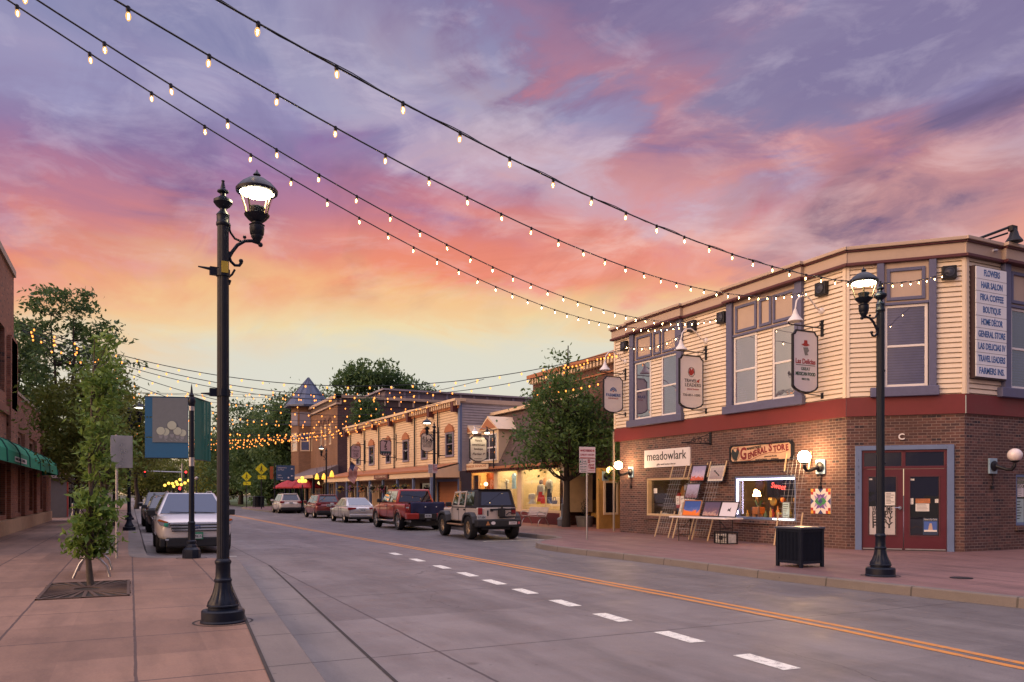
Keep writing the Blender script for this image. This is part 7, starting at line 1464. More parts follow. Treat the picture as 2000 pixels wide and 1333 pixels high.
# corner brick building with turret
B=Bld('corner_brick_building','tan brick corner building with arched windows and a turret','building',(16.5,77,0)); f=F2((16.5,84.0),(16.5,69.2)); LT=14.8
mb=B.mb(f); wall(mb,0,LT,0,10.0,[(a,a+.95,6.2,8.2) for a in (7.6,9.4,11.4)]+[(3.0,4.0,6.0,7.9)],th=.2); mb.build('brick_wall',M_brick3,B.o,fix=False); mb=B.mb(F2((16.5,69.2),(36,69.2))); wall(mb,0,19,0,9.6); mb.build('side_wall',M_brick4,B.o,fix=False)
mb=B.mb(f); mb.bx(0,LT+.2,-.18,.3,9.6,9.75); mb.bx(0,LT+.25,-.25,.3,10.2,10.45); mb.build('cornice',M_tan,B.o); mb=B.mb(f); mb.bx(0,LT,-.05,.3,9.75,10.2); mb.T=B.T@F2((16.5,69.2),(36,69.2)); mb.bx(0,19,-.05,.3,9.6,10.2); mb.build('frieze',M_brown,B.o); mb=B.mb(F2((16.5,69.2),(36,69.2))); mb.bx(-.2,19,-.25,.3,10.2,10.45)
for k in range(14): mb.bx(.2+k*1.35,.35+k*1.35,-.12,0,9.65,10.2)
mb.build('side_cornice',M_tan,B.o)
for a in (7.6,9.4,11.4,3.0):
    z0,z1=(6.2,8.2) if a>5 else (6.0,7.9); mb=B.mb(f); mb.frame(a,a+.95,z0,z1,.12,.02,.12); mb.bx(a+.4,a+.55,.04,.12,z0,z1); mb.bx(a,a+.95,.04,.12,(z0+z1)/2-.05,(z0+z1)/2+.05); w=mb.build('window',M_cream2,B.o); mb=B.mb(f); mb.bx(a+.1,a+.85,.13,.15,z0+.1,z1-.1); mb.build('pane',M_glassd,w)
    if a>5: mb=B.mb(f); pts=[(a+.475+.62*math.cos(R(d)),z1+.62*math.sin(R(d))) for d in range(0,181,15)]; inn=[(a+.475+.42*math.cos(R(d)),z1+.42*math.sin(R(d))) for d in range(180,-1,-15)]; mb.prism(pts+inn,-.06,.0); mb.build('arch',M_brick2,w)
tc=(16.6,82.3); mb=B.mb().at(B.T@Matrix.Translation((*tc,0))); mb.lathe([(1.75,3.0),(1.75,10.6)],(0,0,0),8); mb.build('turret',M_brick3,B.o); mb=B.mb().at(B.T@Matrix.Translation((*tc,0))@Matrix.Rotation(R(22.5),4,'Z')); mb.lathe([(2.5,10.55),(2.5,10.75),(2.35,10.85),(1.2,12.3),(.05,13.75)],(0,0,0),8); tr=mb.build('turret_roof',M_seam,B.o)
mb=B.mb().at(B.T@Matrix.Translation((*tc,0))@Matrix.Rotation(R(22.5),4,'Z'))
for k in range(24):
    a=2*math.pi*k/24+.13; r=2.35*math.cos(R(22.5))/math.cos((a+R(22.5))%R(45)-R(22.5)); mb.tube([(r*math.cos(a),r*math.sin(a),10.86),(.06*math.cos(a),.06*math.sin(a),13.72)],.035,4)
mb.build('roof_seam',M_seam,tr)
for a0 in (R(202.5),R(247.5),R(157.5)):
    T_=B.T@Matrix.Translation((*tc,0))@Matrix.Rotation(a0+R(90),4,'Z'); d_=1.75*math.cos(R(22.5)); mb=MB().at(T_); mb.frame(-.5,.5,6.0,7.9,.12,-d_-.06,-d_+.04); mb.bx(-.5,.5,-d_-.05,-d_+.02,6.95,7.05); w=mb.build('turret_window',M_cream2,B.o); mb=MB().at(T_); mb.bx(-.4,.4,-d_-.03,-d_+.0,6.1,7.8); mb.build('pane',M_glassd,w)
    mb=MB().at(T_); mb.bx(-.55,.55,-d_-.05,-d_+.04,8.6,10.0); mb.build('turret_panel',M_lilac,B.o)
mb=B.mb(f); mb.add([(-1,-2.2,3.3),(LT+.3,-2.2,3.3),(LT+.3,0,4.25),(-1,0,4.25),(-1,-2.2,3.1),(LT+.3,-2.2,3.1),(LT+.3,0,3.1),(-1,0,3.1)],[(0,1,2,3),(0,4,5,1),(1,5,6,2),(4,7,6,5),(0,3,7,4)]); mb.build('porch_roof',pm('scalloped grey shingle',(.15,.12,.13),.8,var=.35,scale=8),B.o); mb=B.mb(f); mb.bx(-1,LT+.3,-2.25,-2.15,3.05,3.32); mb.build('porch_fascia',M_cream2,B.o); mb=B.mb(f)
for k in range(6): mb.bx(.2+k*2.8,.42+k*2.8,-2.1,-1.9,WZ,3.1)
mb.build('porch_post',M_navy,B.o)
mb=B.mb(f)
for k in range(5):
    mb.frame(.6+k*2.8,2.4+k*2.8,.5,2.7,.12,-.08,.0); mb.bx(1.44+k*2.8,1.56+k*2.8,-.06,0,.5,2.7)
w=mb.build('shop_windows_frame',M_cream2,B.o); mb=B.mb(f)
for k in range(5): mb.bx(.7+k*2.8,2.3+k*2.8,-.03,-.01,.6,2.6)
mb.build('pane',M_glassk,w)
o=thing('cafe_fence','low black railing of the cafe terrace by the parasols','fence',(14.3,71.5,WZ),0); mb=MB(); mb.tube([(0,0,.95),(2.4,0,.95)],.025,5); mb.tube([(0,0,.12),(2.4,0,.12)],.02,5)
for k in range(16): mb.tube([(k*.16,0,0 if k%5==0 else .12),(k*.16,0,.95)],.012,4)
mb.build('railing',M_black,o)
for i,(px,py,cc,lab) in enumerate(((619,931,(1,.50,.06),'amber bell lantern beside the porch post'),(632.5,931,(1,.50,.06),'second amber bell lantern along the porch'),(648,926,(1,.55,.05),'high amber bell lantern near the brick corner'),(622,944,(1,.75,.3),'small lower warm lantern under the porch'))):
    p=on_x(px,py,14.5 if i!=3 else 16.0); o=thing('porch_lantern',lab,'lantern',p[:],0,'amber lanterns under the porch'); mb=MB(); s=.19 if i!=3 else .13; mb.lathe([(s*.9,-s*1.3),(s,-s*1.1),(s*.75,s*.2),(s*.4,s*1.1),(.03,s*1.4)],(0,0,0),10); mb.build('glow_shade',emit('amber lantern %d'%(i//3),cc,1.5),o,smooth=50); mb=MB(); mb.tube([(0,0,s*1.3),(0,0,s*1.3+.5)],.015,4); mb.build('hanger',M_black,o)
p=on_x(590.5,940,13.3); o=thing('globe_cluster_lamp','cluster of five yellow globes on a park lamp over the parasols','street lamp',(p.x,p.y,WZ),0); mb=MB(); mb.lathe([(.2,0),(.2,.3),(.07,.5),(.05,p.z-WZ-.3)],(0,0,0),10); mb.build('post',M_navy,o)
for dx,dy,dz in ((-.34,0,0),(.34,0,0),(0,0,.34),(0,.34,0),(0,-.34,-.02)): mb=MB(); mb.sphere((dx*.75,dy*.75,p.z-WZ+dz*.75),.155,12); mb.build('globe',emit('yellow globe',(1,.66,.10),1.5),o,smooth=180)
# tall block behind with lilac siding and panelled parapet
B=Bld('parapet_block','tall lilac sided block with panelled parapet behind the row','building',(21,69.6,0)); f=F2((21,69.6),(46,69.6)); fw=F2((21,84),(21,69.6))
mb=B.mb(f); siding(mb,0,25,5,10.1,course=.2,gap=.03); mb.build('siding',M_lilac,B.o,fix=False); mb=B.mb(fw); wall(mb,0,14.4,0,10.1); mb.build('brick_wall',M_brick4,B.o,fix=False)
mb=B.mb(f); mb.bx(-.1,25,-.15,.3,10.1,10.25); mb.bx(-.3,25,-.35,.3,11.15,11.3); mb.T=B.T@fw; mb.bx(0,14.5,-.15,.3,10.1,10.25); mb.bx(0,14.7,-.35,.3,11.15,11.3); mb.build('parapet_cap',pm('grey lilac trim',(.30,.27,.32),.6),B.o); mb=B.mb(f); mb.bx(0,25,-.05,.3,10.25,11.15); mb.T=B.T@fw; mb.bx(0,14.4,-.05,.3,10.25,11.15); mb.build('parapet_panel',pm('dull purple panel',(.16,.13,.17),.7),B.o); mb=B.mb(f)
for k in range(18): mb.bx(.3+k*1.4,.5+k*1.4,-.14,0,10.25,11.15)
mb.T=B.T@fw
for k in range(10): mb.bx(.3+k*1.4,.5+k*1.4,-.14,0,10.25,11.15)
mb.build('parapet_bracket',M_lilac,B.o)
B=Bld('dark_roof_house','dark gambrel roof showing behind the mansard shop','building',(27,58,0)); f=F2((23.5,58),(34,58)); mb=B.mb(f); mb.prism([(0,0),(9,0),(9,6.5),(7.5,8.6),(6.6,8.9),(4.6,8.9),(3.6,8.6),(0,6.5)],0,8); mb.build('gable_wall',M_brown,B.o)
# ---------------------------------------------------------------- left side
XL=-4.2
B=Bld('awning_building','orange red brick building with a green dome awning','building',(XL,45,0)); f=F2((XL,22.0),(XL,51.4)); U=lambda Y:Y-22.0
f=Matrix(((0,1,0,XL),(1,0,0,22.0),(0,0,1,0),(0,0,0,1))); f=Matrix(((0,-1,0,XL),(1,0,0,22.0),(0,0,1,0),(0,0,0,1)))   # x along +Y, -y outward (+X)
bays=[(30.0,34.6),(37.3,39.0),(41.2,43.7),(45.8,48.3)]
holes=[(U(a),U(b),.85,2.75) for a,b in bays]; pan=[(U(a),U(b),3.3,4.0) for a,b in bays]
mb=B.mb(f); mb.quad((0,0,0),(0,8,0),(0,8,10.5),(0,0,10.5)); wall(mb,U(22),U(36.95),0,10.5,holes[:1]+[(U(30.5),U(34.4),5.4,7.8)],th=.25); wall(mb,U(36.95),U(51.4),0,5.8,holes[1:]+pan[1:],th=.25); mb.quad((U(36.95),0,5.8),(U(36.95),8,5.8),(U(36.95),8,10.5),(U(36.95),0,10.5)); mb.quad((U(51.4),0,0),(U(51.4),9,0),(U(51.4),9,5.8),(U(51.4),0,5.8)); mb.quad((U(36.95),0,5.8),(U(51.4),0,5.8),(U(51.4),9,5.8),(U(36.95),9,5.8)); mb.build('brick_wall',M_brickL,B.o,fix=False)
mb=B.mb(f); mb.bx(U(22),U(36.98),-.08,.3,10.3,10.55); mb.bx(U(36.98),U(51.45),-.06,.3,5.74,5.86); mb.bx(U(51.3),U(51.42),-.06,.1,0,5.8); mb.build('coping',pm('pale stone coping',(.42,.33,.27),.8),B.o)
mb=B.mb(f)
for a,b in ((34.9,36.95),(39.3,40.9),(44.0,45.6),(48.6,51.4)): mb.bx(U(a),U(b),-.14,0,.72,(7.6 if a<35 else 4.2))
mb.bx(U(35.2),U(36.8),-.14,0,4.9,7.7); mb.build('pilaster',M_brickL,B.o)
mb=B.mb(f); mb.bx(U(22),U(51.45),-.20,.02,0,.68); mb.build('stone_base',pm('tan sandstone',(.45,.30,.18),.8,var=.2,scale=2,bmp=.5),B.o); mb=B.mb(f); mb.bx(U(34.9),U(51.4),-.06,.02,4.2,4.32); mb.bx(U(22),U(36.9),-.1,.02,4.6,4.9); mb.build('string_course',pm('brick band',(.24,.10,.065),.8,var=.2),B.o)
for (a,b),h in zip(bays,holes):
    mb=B.mb(f); mb.frame(h[0],h[1],h[2],h[3],.08,.16,.24); mb.bx((h[0]+h[1])/2-.04,(h[0]+h[1])/2+.04,.17,.24,h[2],h[3]); w=mb.build('window',M_navy,B.o); mb=B.mb(f); mb.bx(h[0]+.07,h[1]-.07,.21,.23,h[2]+.07,h[3]-.07); mb.build('pane',M_glassk,w)
mb=B.mb(f); mb.frame(U(30.5),U(34.4),5.4,7.8,.1,.14,.24); w=mb.build('window',M_navy,B.o); mb=B.mb(f); mb.bx(U(30.6),U(34.3),.2,.22,5.5,7.7); mb.build('pane',M_glassk,w)
mb=B.mb(f)
for h in pan[1:]: mb.bx(h[0],h[1],.2,.24,h[2],h[3])
mb.build('brick_panel',M_brickL,B.o)
# dome awning, ribbed
M_awn=pm('green awning canvas',(.02,.27,.15),.75,var=.12,scale=2.5,bmp=.2); aw=[23.0,25.6,28.2,31.3,34.2,38.0,42.2,46.6]
mb=B.mb(f); rib=B.mb(f); awp=[(0.0,3.55),(.22,3.53),(.48,3.43),(.68,3.25),(.80,3.02),(.82,2.62)]
for a,b in zip(aw,aw[1:]):
    for (y0,z0),(y1,z1) in zip(awp,awp[1:]): mb.quad((U(a),-y0,z0),(U(b),-y0,z0),(U(b),-y1,z1),(U(a),-y1,z1))
n=8; e=aw[-1]          # quarter dome closing the end
for i in range(n):
    t0,t1=math.pi/2*i/n,math.pi/2*(i+1)/n
    for (y0,z0),(y1,z1) in zip(awp,awp[1:]): P=lambda y,z,t:(U(e)+y*math.sin(t)*1.6,-y*math.cos(t),z); mb.quad(P(y0,z0,t0),P(y0,z0,t1),P(y1,z1,t1),P(y1,z1,t0))
for a in aw: rib.tube([(U(a),-y-.012,z+.01) for y,z in awp],.03,6)
o=thing('awning','green dome canvas awning along the brick wall','awning',(XL,40,0),0); aT=Matrix.Translation(-Vector((XL,40,0)))@B.T.inverted(); 
for q in (mb,rib): q.v=[tuple(aT@Vector(v)) for v in q.v]
mb.build('canvas',M_awn,o,smooth=40); rib.build('rib',pm('dark green rib',(.01,.09,.07),.7),o)
t=MB().at(Matrix.Translation(-Vector((XL,40,0)))@f); t.bx(U(30.0),U(35.4)-2.2,-.826,-.822,2.70,2.86); t.build('lettering_panel',M_paper,o); t=MB().at(Matrix.Translation(-Vector((XL,40,0)))@f); text(t,'MAIN STREET CENTER',U(31.4),2.78,.13,-.83,width=2.6); t.build('lettering',M_ink,o,fix=False); t=MB().at(Matrix.Translation(-Vector((XL,40,0)))@f); text(t,'OFFICES',U(31.6),2.98,.13,-.80,width=1.4); t.build('upper_lettering',pm('dark green rib',(.01,.09,.07),.7),o,fix=False)
# low grey building with dark shopfront
B=Bld('grey_stucco_building','low grey stucco building with black framed windows past the green awning','building',(-3.64,57,0)); f2=F2((-9,57),(-3.64,57)); f3=Matrix(((0,-1,0,-3.64),(1,0,0,57),(0,0,1,0),(0,0,0,1)))
mb=B.mb(f2); wall(mb,0,5.36,0,2.65); mb.T=B.T@f3; wall(mb,0,26,0,2.65,[(1+3.2*k,3.4+3.2*k,.4,2.3) for k in range(7)],th=.15); mb.build('stucco_wall',pm('grey stucco',(.12,.12,.135),.9,var=.15,bmp=.4),B.o,fix=False); mb=B.mb(f2); mb.bx(0,5.5,-.25,.3,2.65,2.85); mb.T=B.T@f3; mb.bx(-.25,26,-.25,.3,2.65,2.85); mb.build('roof_edge',pm('pale roof edge',(.28,.25,.26),.7),B.o)
mb=B.mb(f2); mb.bx(3.9,5.0,1.0,3,2.85,4.4); mb.bx(3.8,5.1,.9,3.1,4.4,4.8); mb.build('roof_box',M_brown,B.o); mb=B.mb(f3); mb.bx(.2,.9,-.05,.05,.2,2.4); mb.build('red_column',pm('red glossy post',(.5,.05,.04),.4),B.o); mb=B.mb(f3); mb.bx(4,12,.6,5,2.85,4.1); mb.build('upper_sign_wall',M_cream2,B.o)
for k in range(7):
    mb=B.mb(f3); mb.frame(1+3.2*k,3.4+3.2*k,.4,2.3,.25,-.03,.1); mb.bx(1+3.2*k,3.4+3.2*k,-.02,.1,1.75,1.95); w=mb.build('window',M_black,B.o); mb=B.mb(f3); mb.bx(1.2+3.2*k,3.2+3.2*k,.08,.1,.6,2.1); mb.build('pane',M_glassd,w)
for i,(x,y) in enumerate(((-3.0,55.2),(-2.6,57.5),(-2.7,60),(-2.5,62.5))):
    o=thing('cafe_chair',['pale cafe chair closest to the green awning','second pale cafe chair along the grey building','third pale cafe chair before the dark windows','last pale cafe chair of the four'][i],'chair',(x,y,WZ),R(40*i),'pale cafe chairs')
    mb=MB(); mb.box((0,0,.45),(.46,.46,.03)); mb.build('seat',M_steel,o); mb=MB(); mb.tube([(-.22,.22,.45),(-.24,.28,.9),(.24,.28,.9),(.22,.22,.45)],.02,6); mb.box((0,.26,.75),(.4,.02,.22)); mb.build('backrest',M_steel,o)
    for sx in (-1,1):
        for sy in (-1,1): mb=MB(); mb.tube([(sx*.2,sy*.2,.44),(sx*.24,sy*.24,0)],.018,5); mb.build('leg',M_steel,o)
# distant signals and street end
o=thing('traffic_signal','red traffic signals on a long mast arm at street end','traffic light',(6.9,126,0),0); mb=MB(); mb.tube([(0,0,0),(0,0,6.2)],.12,8); mb.build('mast',M_steel,o); mb=MB(); mb.tube([(0,0,4.9),(-12,0,5.2)],[.10,.06],6); mb.build('arm',M_steel,o); MR=emit('red signal',(1,.03,.03),6)
for x,z in ((-11,4.75),(-7.8,4.7),(-5.0,4.65),(.5,4.6),(-.3,2.0)):
    big=x==-.3; s=1.5 if big else 1; mb=MB(); mb.box((x,-.2,z),(.42*s,.3,1.1*s)); h=mb.build('signal_head',M_black,o); mb=MB(); mb.lathe([(.15*s,-.36),(.02,-.40)],(x,0,z+.33*s),10,axis='y'); mb.build('red_lens',MR,h)
for i,(px,py) in enumerate(((337,944),(354,946))):
    p=on_y(px,py,110); o=thing('globe_cluster_lamp','%s cluster of yellow globes over the street far end'%['right','left'][1-i] if 0 else ['lower string of small yellow globes at the street end','upper string of small yellow globes at the street end'][i],'street lamp',(p.x,p.y,0),0,'far yellow globe lamps'); mb=MB(); mb.tube([(0,0,0),(0,0,p.z-.3)],.06,6); mb.build('post',M_navy,o)
    for k in range(5): mb=MB(); mb.sphere((-.9+k*.45,0,p.z+.12*math.sin(k*2)+(.16*k-.3)),.2,8); mb.build('globe',emit('yellow globe',(1,.66,.10),1.5),o,smooth=180)
B=Bld('far_house','low far building at the end of the street','building',(-20,210,0)); mb=B.mb(); mb.bx(-30,-4,210,222,0,5); mb.build('wall',pm('far pale wall',(.35,.3,.28),.8),B.o); mb=B.mb(); mb.add([(-31,209,5),(-3,209,5),(-3,223,5),(-31,223,5),(-31,216,8),(-3,216,8)],[(0,1,5,4),(2,3,4,5),(1,2,5),(3,0,4)]); mb.build('roof',M_brown,B.o)
# ---------------------------------------------------------------- trees: tapered trunk and limbs, crown of many small leaves in clumps
ML_dark=leaf_mat('dusky green leaves',(.030,.070,.034),(.12,.20,.065)); ML_mid=leaf_mat('maple leaves',(.032,.078,.030),(.13,.22,.060),(.22,.22,.045)); ML_warm=leaf_mat('sunset touched leaves',(.06,.11,.025),(.26,.28,.06),(.42,.27,.07)); ML_young=leaf_mat('young tree leaves',(.045,.12,.028),(.24,.36,.075),(.34,.37,.08),3)
M_bark=pm('grey brown bark',(.075,.06,.05),.9,var=.35,scale=6,bmp=.6); M_barkd=pm('dark bark',(.035,.028,.026),.9,var=.35,scale=5)
def leaves(name, P, size, mat, parent, rng, flat=.4):
    n=len(P); a=rng.normal(size=(n,3)); a/=np.linalg.norm(a,axis=1)[:,None]; b=rng.normal(size=(n,3)); b[:,2]+=flat*2; b=np.cross(a,b); b/=np.linalg.norm(b,axis=1)[:,None]+1e-9; c=np.cross(a,b)
    s=size*rng.uniform(.6,1.25,size=(n,1)); v=np.empty((n,4,3)); v[:,0]=P-a*s; v[:,1]=P+b*s*.42+c*s*.12; v[:,2]=P+a*s; v[:,3]=P-b*s*.42+c*s*.12
    me=bpy.data.meshes.new(name); me.vertices.add(n*4); me.vertices.foreach_set('co',v.reshape(-1)); me.loops.add(n*4); me.loops.foreach_set('vertex_index',np.arange(n*4,dtype=np.int32)); me.polygons.add(n); me.polygons.foreach_set('loop_start',np.arange(0,n*4,4,dtype=np.int32)); me.polygons.foreach_set('loop_total',np.full(n,4,dtype=np.int32)); me.update(); me.materials.append(mat)
    o=bpy.data.objects.new(name,me); COL.objects.link(o); setpar(o,parent); return o
def tree(name,label,loc,lobes,nclump,nleaf,size,seed,mat=None,trunk=.2,bark=None,spread=.45,fork=None,group=None,stems=1,hollow=.5,lean=(0,0),flat=.4):
    """lobes: (x,y,z,rx,ry,rz) crown masses relative to the foot"""
    rng=np.random.default_rng(seed); o=thing(name,label,'tree',loc,0,group); tips=[]; vol=np.array([l[3]*l[4]*l[5] for l in lobes]); pr=vol/vol.sum()
    while len(tips)<nclump:
        l=lobes[rng.choice(len(lobes),p=pr)]; d=rng.normal(size=3); d/=np.linalg.norm(d); r=(hollow+(1-hollow)*rng.random())**.6; tips.append(np.array(l[:3])+d*r*np.array(l[3:]))
    tips=np.array(tips); sp=spread*rng.uniform(.6,1.35,size=(nclump,1)); k=rng.integers(int(nleaf*.5),int(nleaf*1.5)+1,size=nclump); idx=np.repeat(np.arange(nclump),k)
    off=rng.normal(size=(len(idx),3))*sp[idx]*np.array([1,1,.62]); P=tips[idx]+off; P=P[P[:,2]>.35] ; leaves('crown',P,size,mat or ML_dark,o,rng,flat)
    top=max(l[2]+l[5]*.5 for l in lobes); fk=fork or min(l[2]-l[5] for l in lobes)+.3*min(l[5] for l in lobes); cx=float((tips[:,0]).mean()); cyy=float(tips[:,1].mean()); mb=MB(); nodes=[]
    for s in range(stems):
        ox,oy=(rng.normal(0,trunk*1.1,2) if stems>1 else (0,0)); dx,dy=rng.normal(0,.012*top,2) if stems>1 else (0,0); pts=[];rr=[]
        for i in range(9):
            t=i/8; z=top*t*(.9 if stems>1 else 1); w=max(0,(z-fk)/max(.1,top-fk)); pts.append((ox+(cx+dx)*t**1.3+rng.normal(0,.012*top)*(t>.1)*.6,oy+(cyy+dy)*t**1.3+rng.normal(0,.012*top)*(t>.1)*.6,z)); rr.append(trunk*(1.25 if i==0 else 1)*(1-.86*t)/(stems**.4))
        mb.tube(pts,rr,9 if trunk>.12 else 7); nodes+= [(p,r) for p,r in zip(pts,rr) if p[2]>fk*.75]
    mb.build('trunk',bark or M_bark,o,smooth=70); mb=MB()
    for i in rng.permutation(nclump)[:min(nclump,90)]:
        tp=tips[i]; c=[(abs(tp[2]-.35*np.hypot(tp[0]-p[0],tp[1]-p[1])-.3-p[2]),p,r) for p,r in nodes if p[2]<tp[2]+.1] or [(0,nodes[0][0],nodes[0][1])]; _,p,r=min(c,key=lambda q:q[0]); p=np.array(p); m=(p+tp)/2+np.array([0,0,-.06*np.linalg.norm(tp-p)])+rng.normal(0,.05,3)*np.linalg.norm(tp-p); q=max(.010,min(r*.5,trunk*.32)); mb.tube([p,m,tp],[q,q*.6,q*.22],5,caps=False)
    mb.build('limbs',bark or M_bark,o,smooth=70); return o
# street trees at the left
def lob(*a): return list(a)
tree('street_tree','slender young street tree standing in the iron grate',(-.58,14.4,WZ),[(0,0,.72,.34,.32,.42),(.03,0,1.2,.30,.3,.42),(.10,.0,2.0,.17,.2,.4),(.16,0,2.65,.20,.2,.45),(.2,0,3.3,.22,.22,.4),(.24,0,3.85,.16,.16,.3)],130,17,.072,3,ML_young,.045,M_bark,.085,.35,'young columnar street trees',1,.25,flat=.9)
tree('street_tree','second young street tree, taller and just behind the first',(-.56,21.5,WZ),[(0,0,1.6,.45,.5,.7),(.0,.1,2.6,.55,.6,.8),(-.05,0,3.6,.6,.6,.8),(-.05,0,4.5,.5,.5,.7),(0,0,5.2,.35,.35,.5)],115,17,.088,8,ML_young,.07,M_bark,.16,.6,'young columnar street trees',4,.25,flat=.9)
tree('street_tree','third street tree with yellow green leaves behind the bare metal sign',(-1.15,31,WZ),[(0,0,3.0,1.3,1.3,1.0),(-.4,0,4.2,1.5,1.4,1.1),(.2,.3,5.3,1.0,1.0,.9)],130,55,.10,5,ML_warm,.09,M_bark,.30,1.6,'young columnar street trees',2)
tree('street_tree','rounded green street tree seen beside the blue banner',(-.7,41,WZ),[(0,0,3.4,1.5,1.5,1.4),(.5,0,4.6,1.5,1.5,1.2),(-.5,.5,5.4,1.3,1.3,1.0)],150,55,.12,6,ML_warm,.12,M_bark,.38,1.6,'young columnar street trees')
tree('street_tree','low leafy street tree by the grey building windows',(-2.7,49.5,WZ),[(0,0,3.2,1.6,1.5,1.0),(-.6,0,4.4,1.9,1.6,1.2),(.6,.5,4.6,1.4,1.3,1.1)],130,55,.13,9,ML_warm,.12,M_bark,.42,2.2,'young columnar street trees')
CT='tall cottonwoods behind the awning building'
tree('cottonwood_tree','tallest open crowned cottonwood above the awning building',(-5.4,74,0),[(.3,0,17.4,2.6,2.6,1.1),(-2.4,0,15.6,2.2,2.2,1.0),(2.9,0,15.2,2.0,2.2,.9),(.6,0,13.4,3.0,3,.9),(4.6,0,12.6,1.7,1.5,.7),(-2.8,0,11.8,2.2,2.4,1.0),(4.0,.5,10.2,1.9,2,.9),(-.7,0,9.6,2.2,2.5,.9),(2.4,0,11.6,1.6,1.6,.7)],150,34,.24,21,ML_dark,.34,M_barkd,.50,5,CT,2,.55)
tree('cottonwood_tree','dark cottonwood rising beside the orange brick parapet',(-7.6,68,0),[(0,0,12.6,1.7,2,1.5),(.6,0,10,2.0,2.2,1.6),(0,0,7.4,2.2,2.2,1.7),(1.4,0,5.6,2.0,2,1.3)],100,40,.22,22,ML_dark,.28,M_barkd,.48,4,CT,2,.5)
tree('cottonwood_tree','lower broad tree under the tall cottonwoods',(-3.6,82,0),[(0,0,6.2,2.6,2.5,1.8),(2.2,0,8.2,2.2,2.2,1.6),(3.6,0,6.0,2.2,2,1.6),(-2,0,5.4,2.4,2.2,1.8),(1.5,0,4.2,2.4,2.2,1.3)],135,40,.22,23,ML_warm,.26,M_barkd,.5,3,CT,2,.4)
tree('cottonwood_tree','green tree closing the tan slab pavement',(.6,96,0),[(0,0,5.6,2.4,2.2,1.9),(-1.6,0,8.0,2.2,2,1.6),(1.4,0,7.6,1.8,1.8,1.5),(.4,0,9.6,1.6,1.6,1.2)],110,46,.24,24,ML_warm,.24,M_barkd,.62,3,CT)
# maple by the courtyard
tree('maple_tree','dense dark green maple between the lit shop and corner store',(17.6,30.6,WZ),[(1.75,-.2,4.1,.9,1,1.0),(1.5,0,5.2,.8,.9,.8),(0,0,3.6,2.0,2.0,1.1),(-.7,0,4.2,1.7,1.8,1.2),(.9,0,4.0,1.5,1.7,1.1),(-.1,0,5.3,1.7,1.7,1.1),(-.35,0,6.4,1.15,1.2,.9),(.45,.2,6.0,1.1,1.2,.9),(-.15,0,7.3,.55,.6,.6),(-.1,0,8.0,.22,.22,.35),(-1.75,0,3.6,.8,.9,.9)],215,36,.118,31,ML_mid,.17,M_barkd,.33,2.0,None,1,.35)
# park trees at the end of the street
PT='park trees beyond the crossing'
for i,(lab,px,Y,H,Rr,mat,seed) in enumerate((('broad dark park tree next to the lamp post shaft',470,128,17,6.2,ML_dark,41),('tall park tree behind the crossing signs',528,118,16,5.6,ML_dark,42),('dark park tree beside the turret',572,112,17,5.0,ML_dark,43),('low bushy park tree behind the near car',440,150,14,5.4,ML_warm,44),('dark park tree further back between the others',505,150,18,7,ML_dark,45),('rounded low tree at far end of the street',330,190,14,7,ML_warm,46),('dark narrow tree at the park edge by the signals',422,170,13,5,ML_dark,47),('far pale green tree over the parked cars',275,185,13,7,ML_warm,48),('low dark shrub tree at the park edge',552,104,7.5,3.4,ML_dark,49))):
    d=ray(px,966); t=Y/d.y; x=t*d.x
    tree('park_tree',lab,(x,Y,0),[(0,0,H*.50,Rr,Rr,H*.26),(-Rr*.5,0,H*.40,Rr*.7,Rr*.7,H*.2),(Rr*.5,0,H*.42,Rr*.7,Rr*.7,H*.2),(0,0,H*.76,Rr*.66,Rr*.66,H*.18),(Rr*.3,0,H*.24,Rr*.8,Rr*.8,H*.13),(-Rr*.35,0,H*.24,Rr*.8,Rr*.8,H*.13)],190,50,.30,seed,mat,.35,M_barkd,.85,H*.14,PT,1,.45)
tree('cottonwood_tree','large dark tree crown above the lilac parapet block',(27.5,92,0),[(-1.2,0,16.0,3.0,3,1.5),(-3.6,0,14.6,2.2,2.4,1.4),(1.6,0,15.0,2.4,2.6,1.3),(4.2,0,13.9,2.0,2.4,1.1),(-5.4,0,13.0,1.8,2,1.2),(6.0,0,12.9,1.6,2,.8),(0,0,12.4,4.4,3.4,1.6)],170,48,.30,61,ML_dark,.45,M_barkd,.66,7,'trees behind the row',2,.45)
tree('cottonwood_tree','small tree growing between turret building and lilac block',(18.6,67.2,0),[(0,0,9.2,.9,.9,.8),(0,0,8.2,1.1,1.0,.7)],60,60,.16,62,ML_dark,.12,M_barkd,.35,5,'trees behind the row')
tree('cottonwood_tree','dark tree top beside the turret roof',(19.5,104,0),[(0,0,12.0,2.8,2.6,1.8),(-2,0,9.5,2.6,2.6,2.2),(1.6,0,13.8,1.8,1.8,1.2)],120,52,.30,63,ML_dark,.35,M_barkd,.8,5,'trees behind the row')
tree('street_tree','thin leafy branch tree beside the corner store downpipe',(18.35,27.2,WZ),[(0,0,2.6,.35,.35,.5),(.05,0,3.5,.4,.4,.5),(-.1,0,4.3,.35,.35,.4)],46,40,.075,64,ML_mid,.04,M_barkd,.2,1.6,None,2)

tree('cottonwood_tree','dark cottonwood mirrored in the store windows, standing behind the awning building',(-15,44,0),[(0,0,8.6,3.0,3,2.2),(-1,2,6.2,3.2,3,2),(1.5,-1,10.2,1.8,2,1.2)],130,44,.24,71,ML_dark,.3,M_barkd,.6,4,CT,1,.45)
EXPLODE={"corner_board","pilaster","cornice_bracket","eave_bracket","dentil","console_bracket","porch_post","parapet_bracket","door_seam","roof_seam","rib","lantern_rib","flowers"}
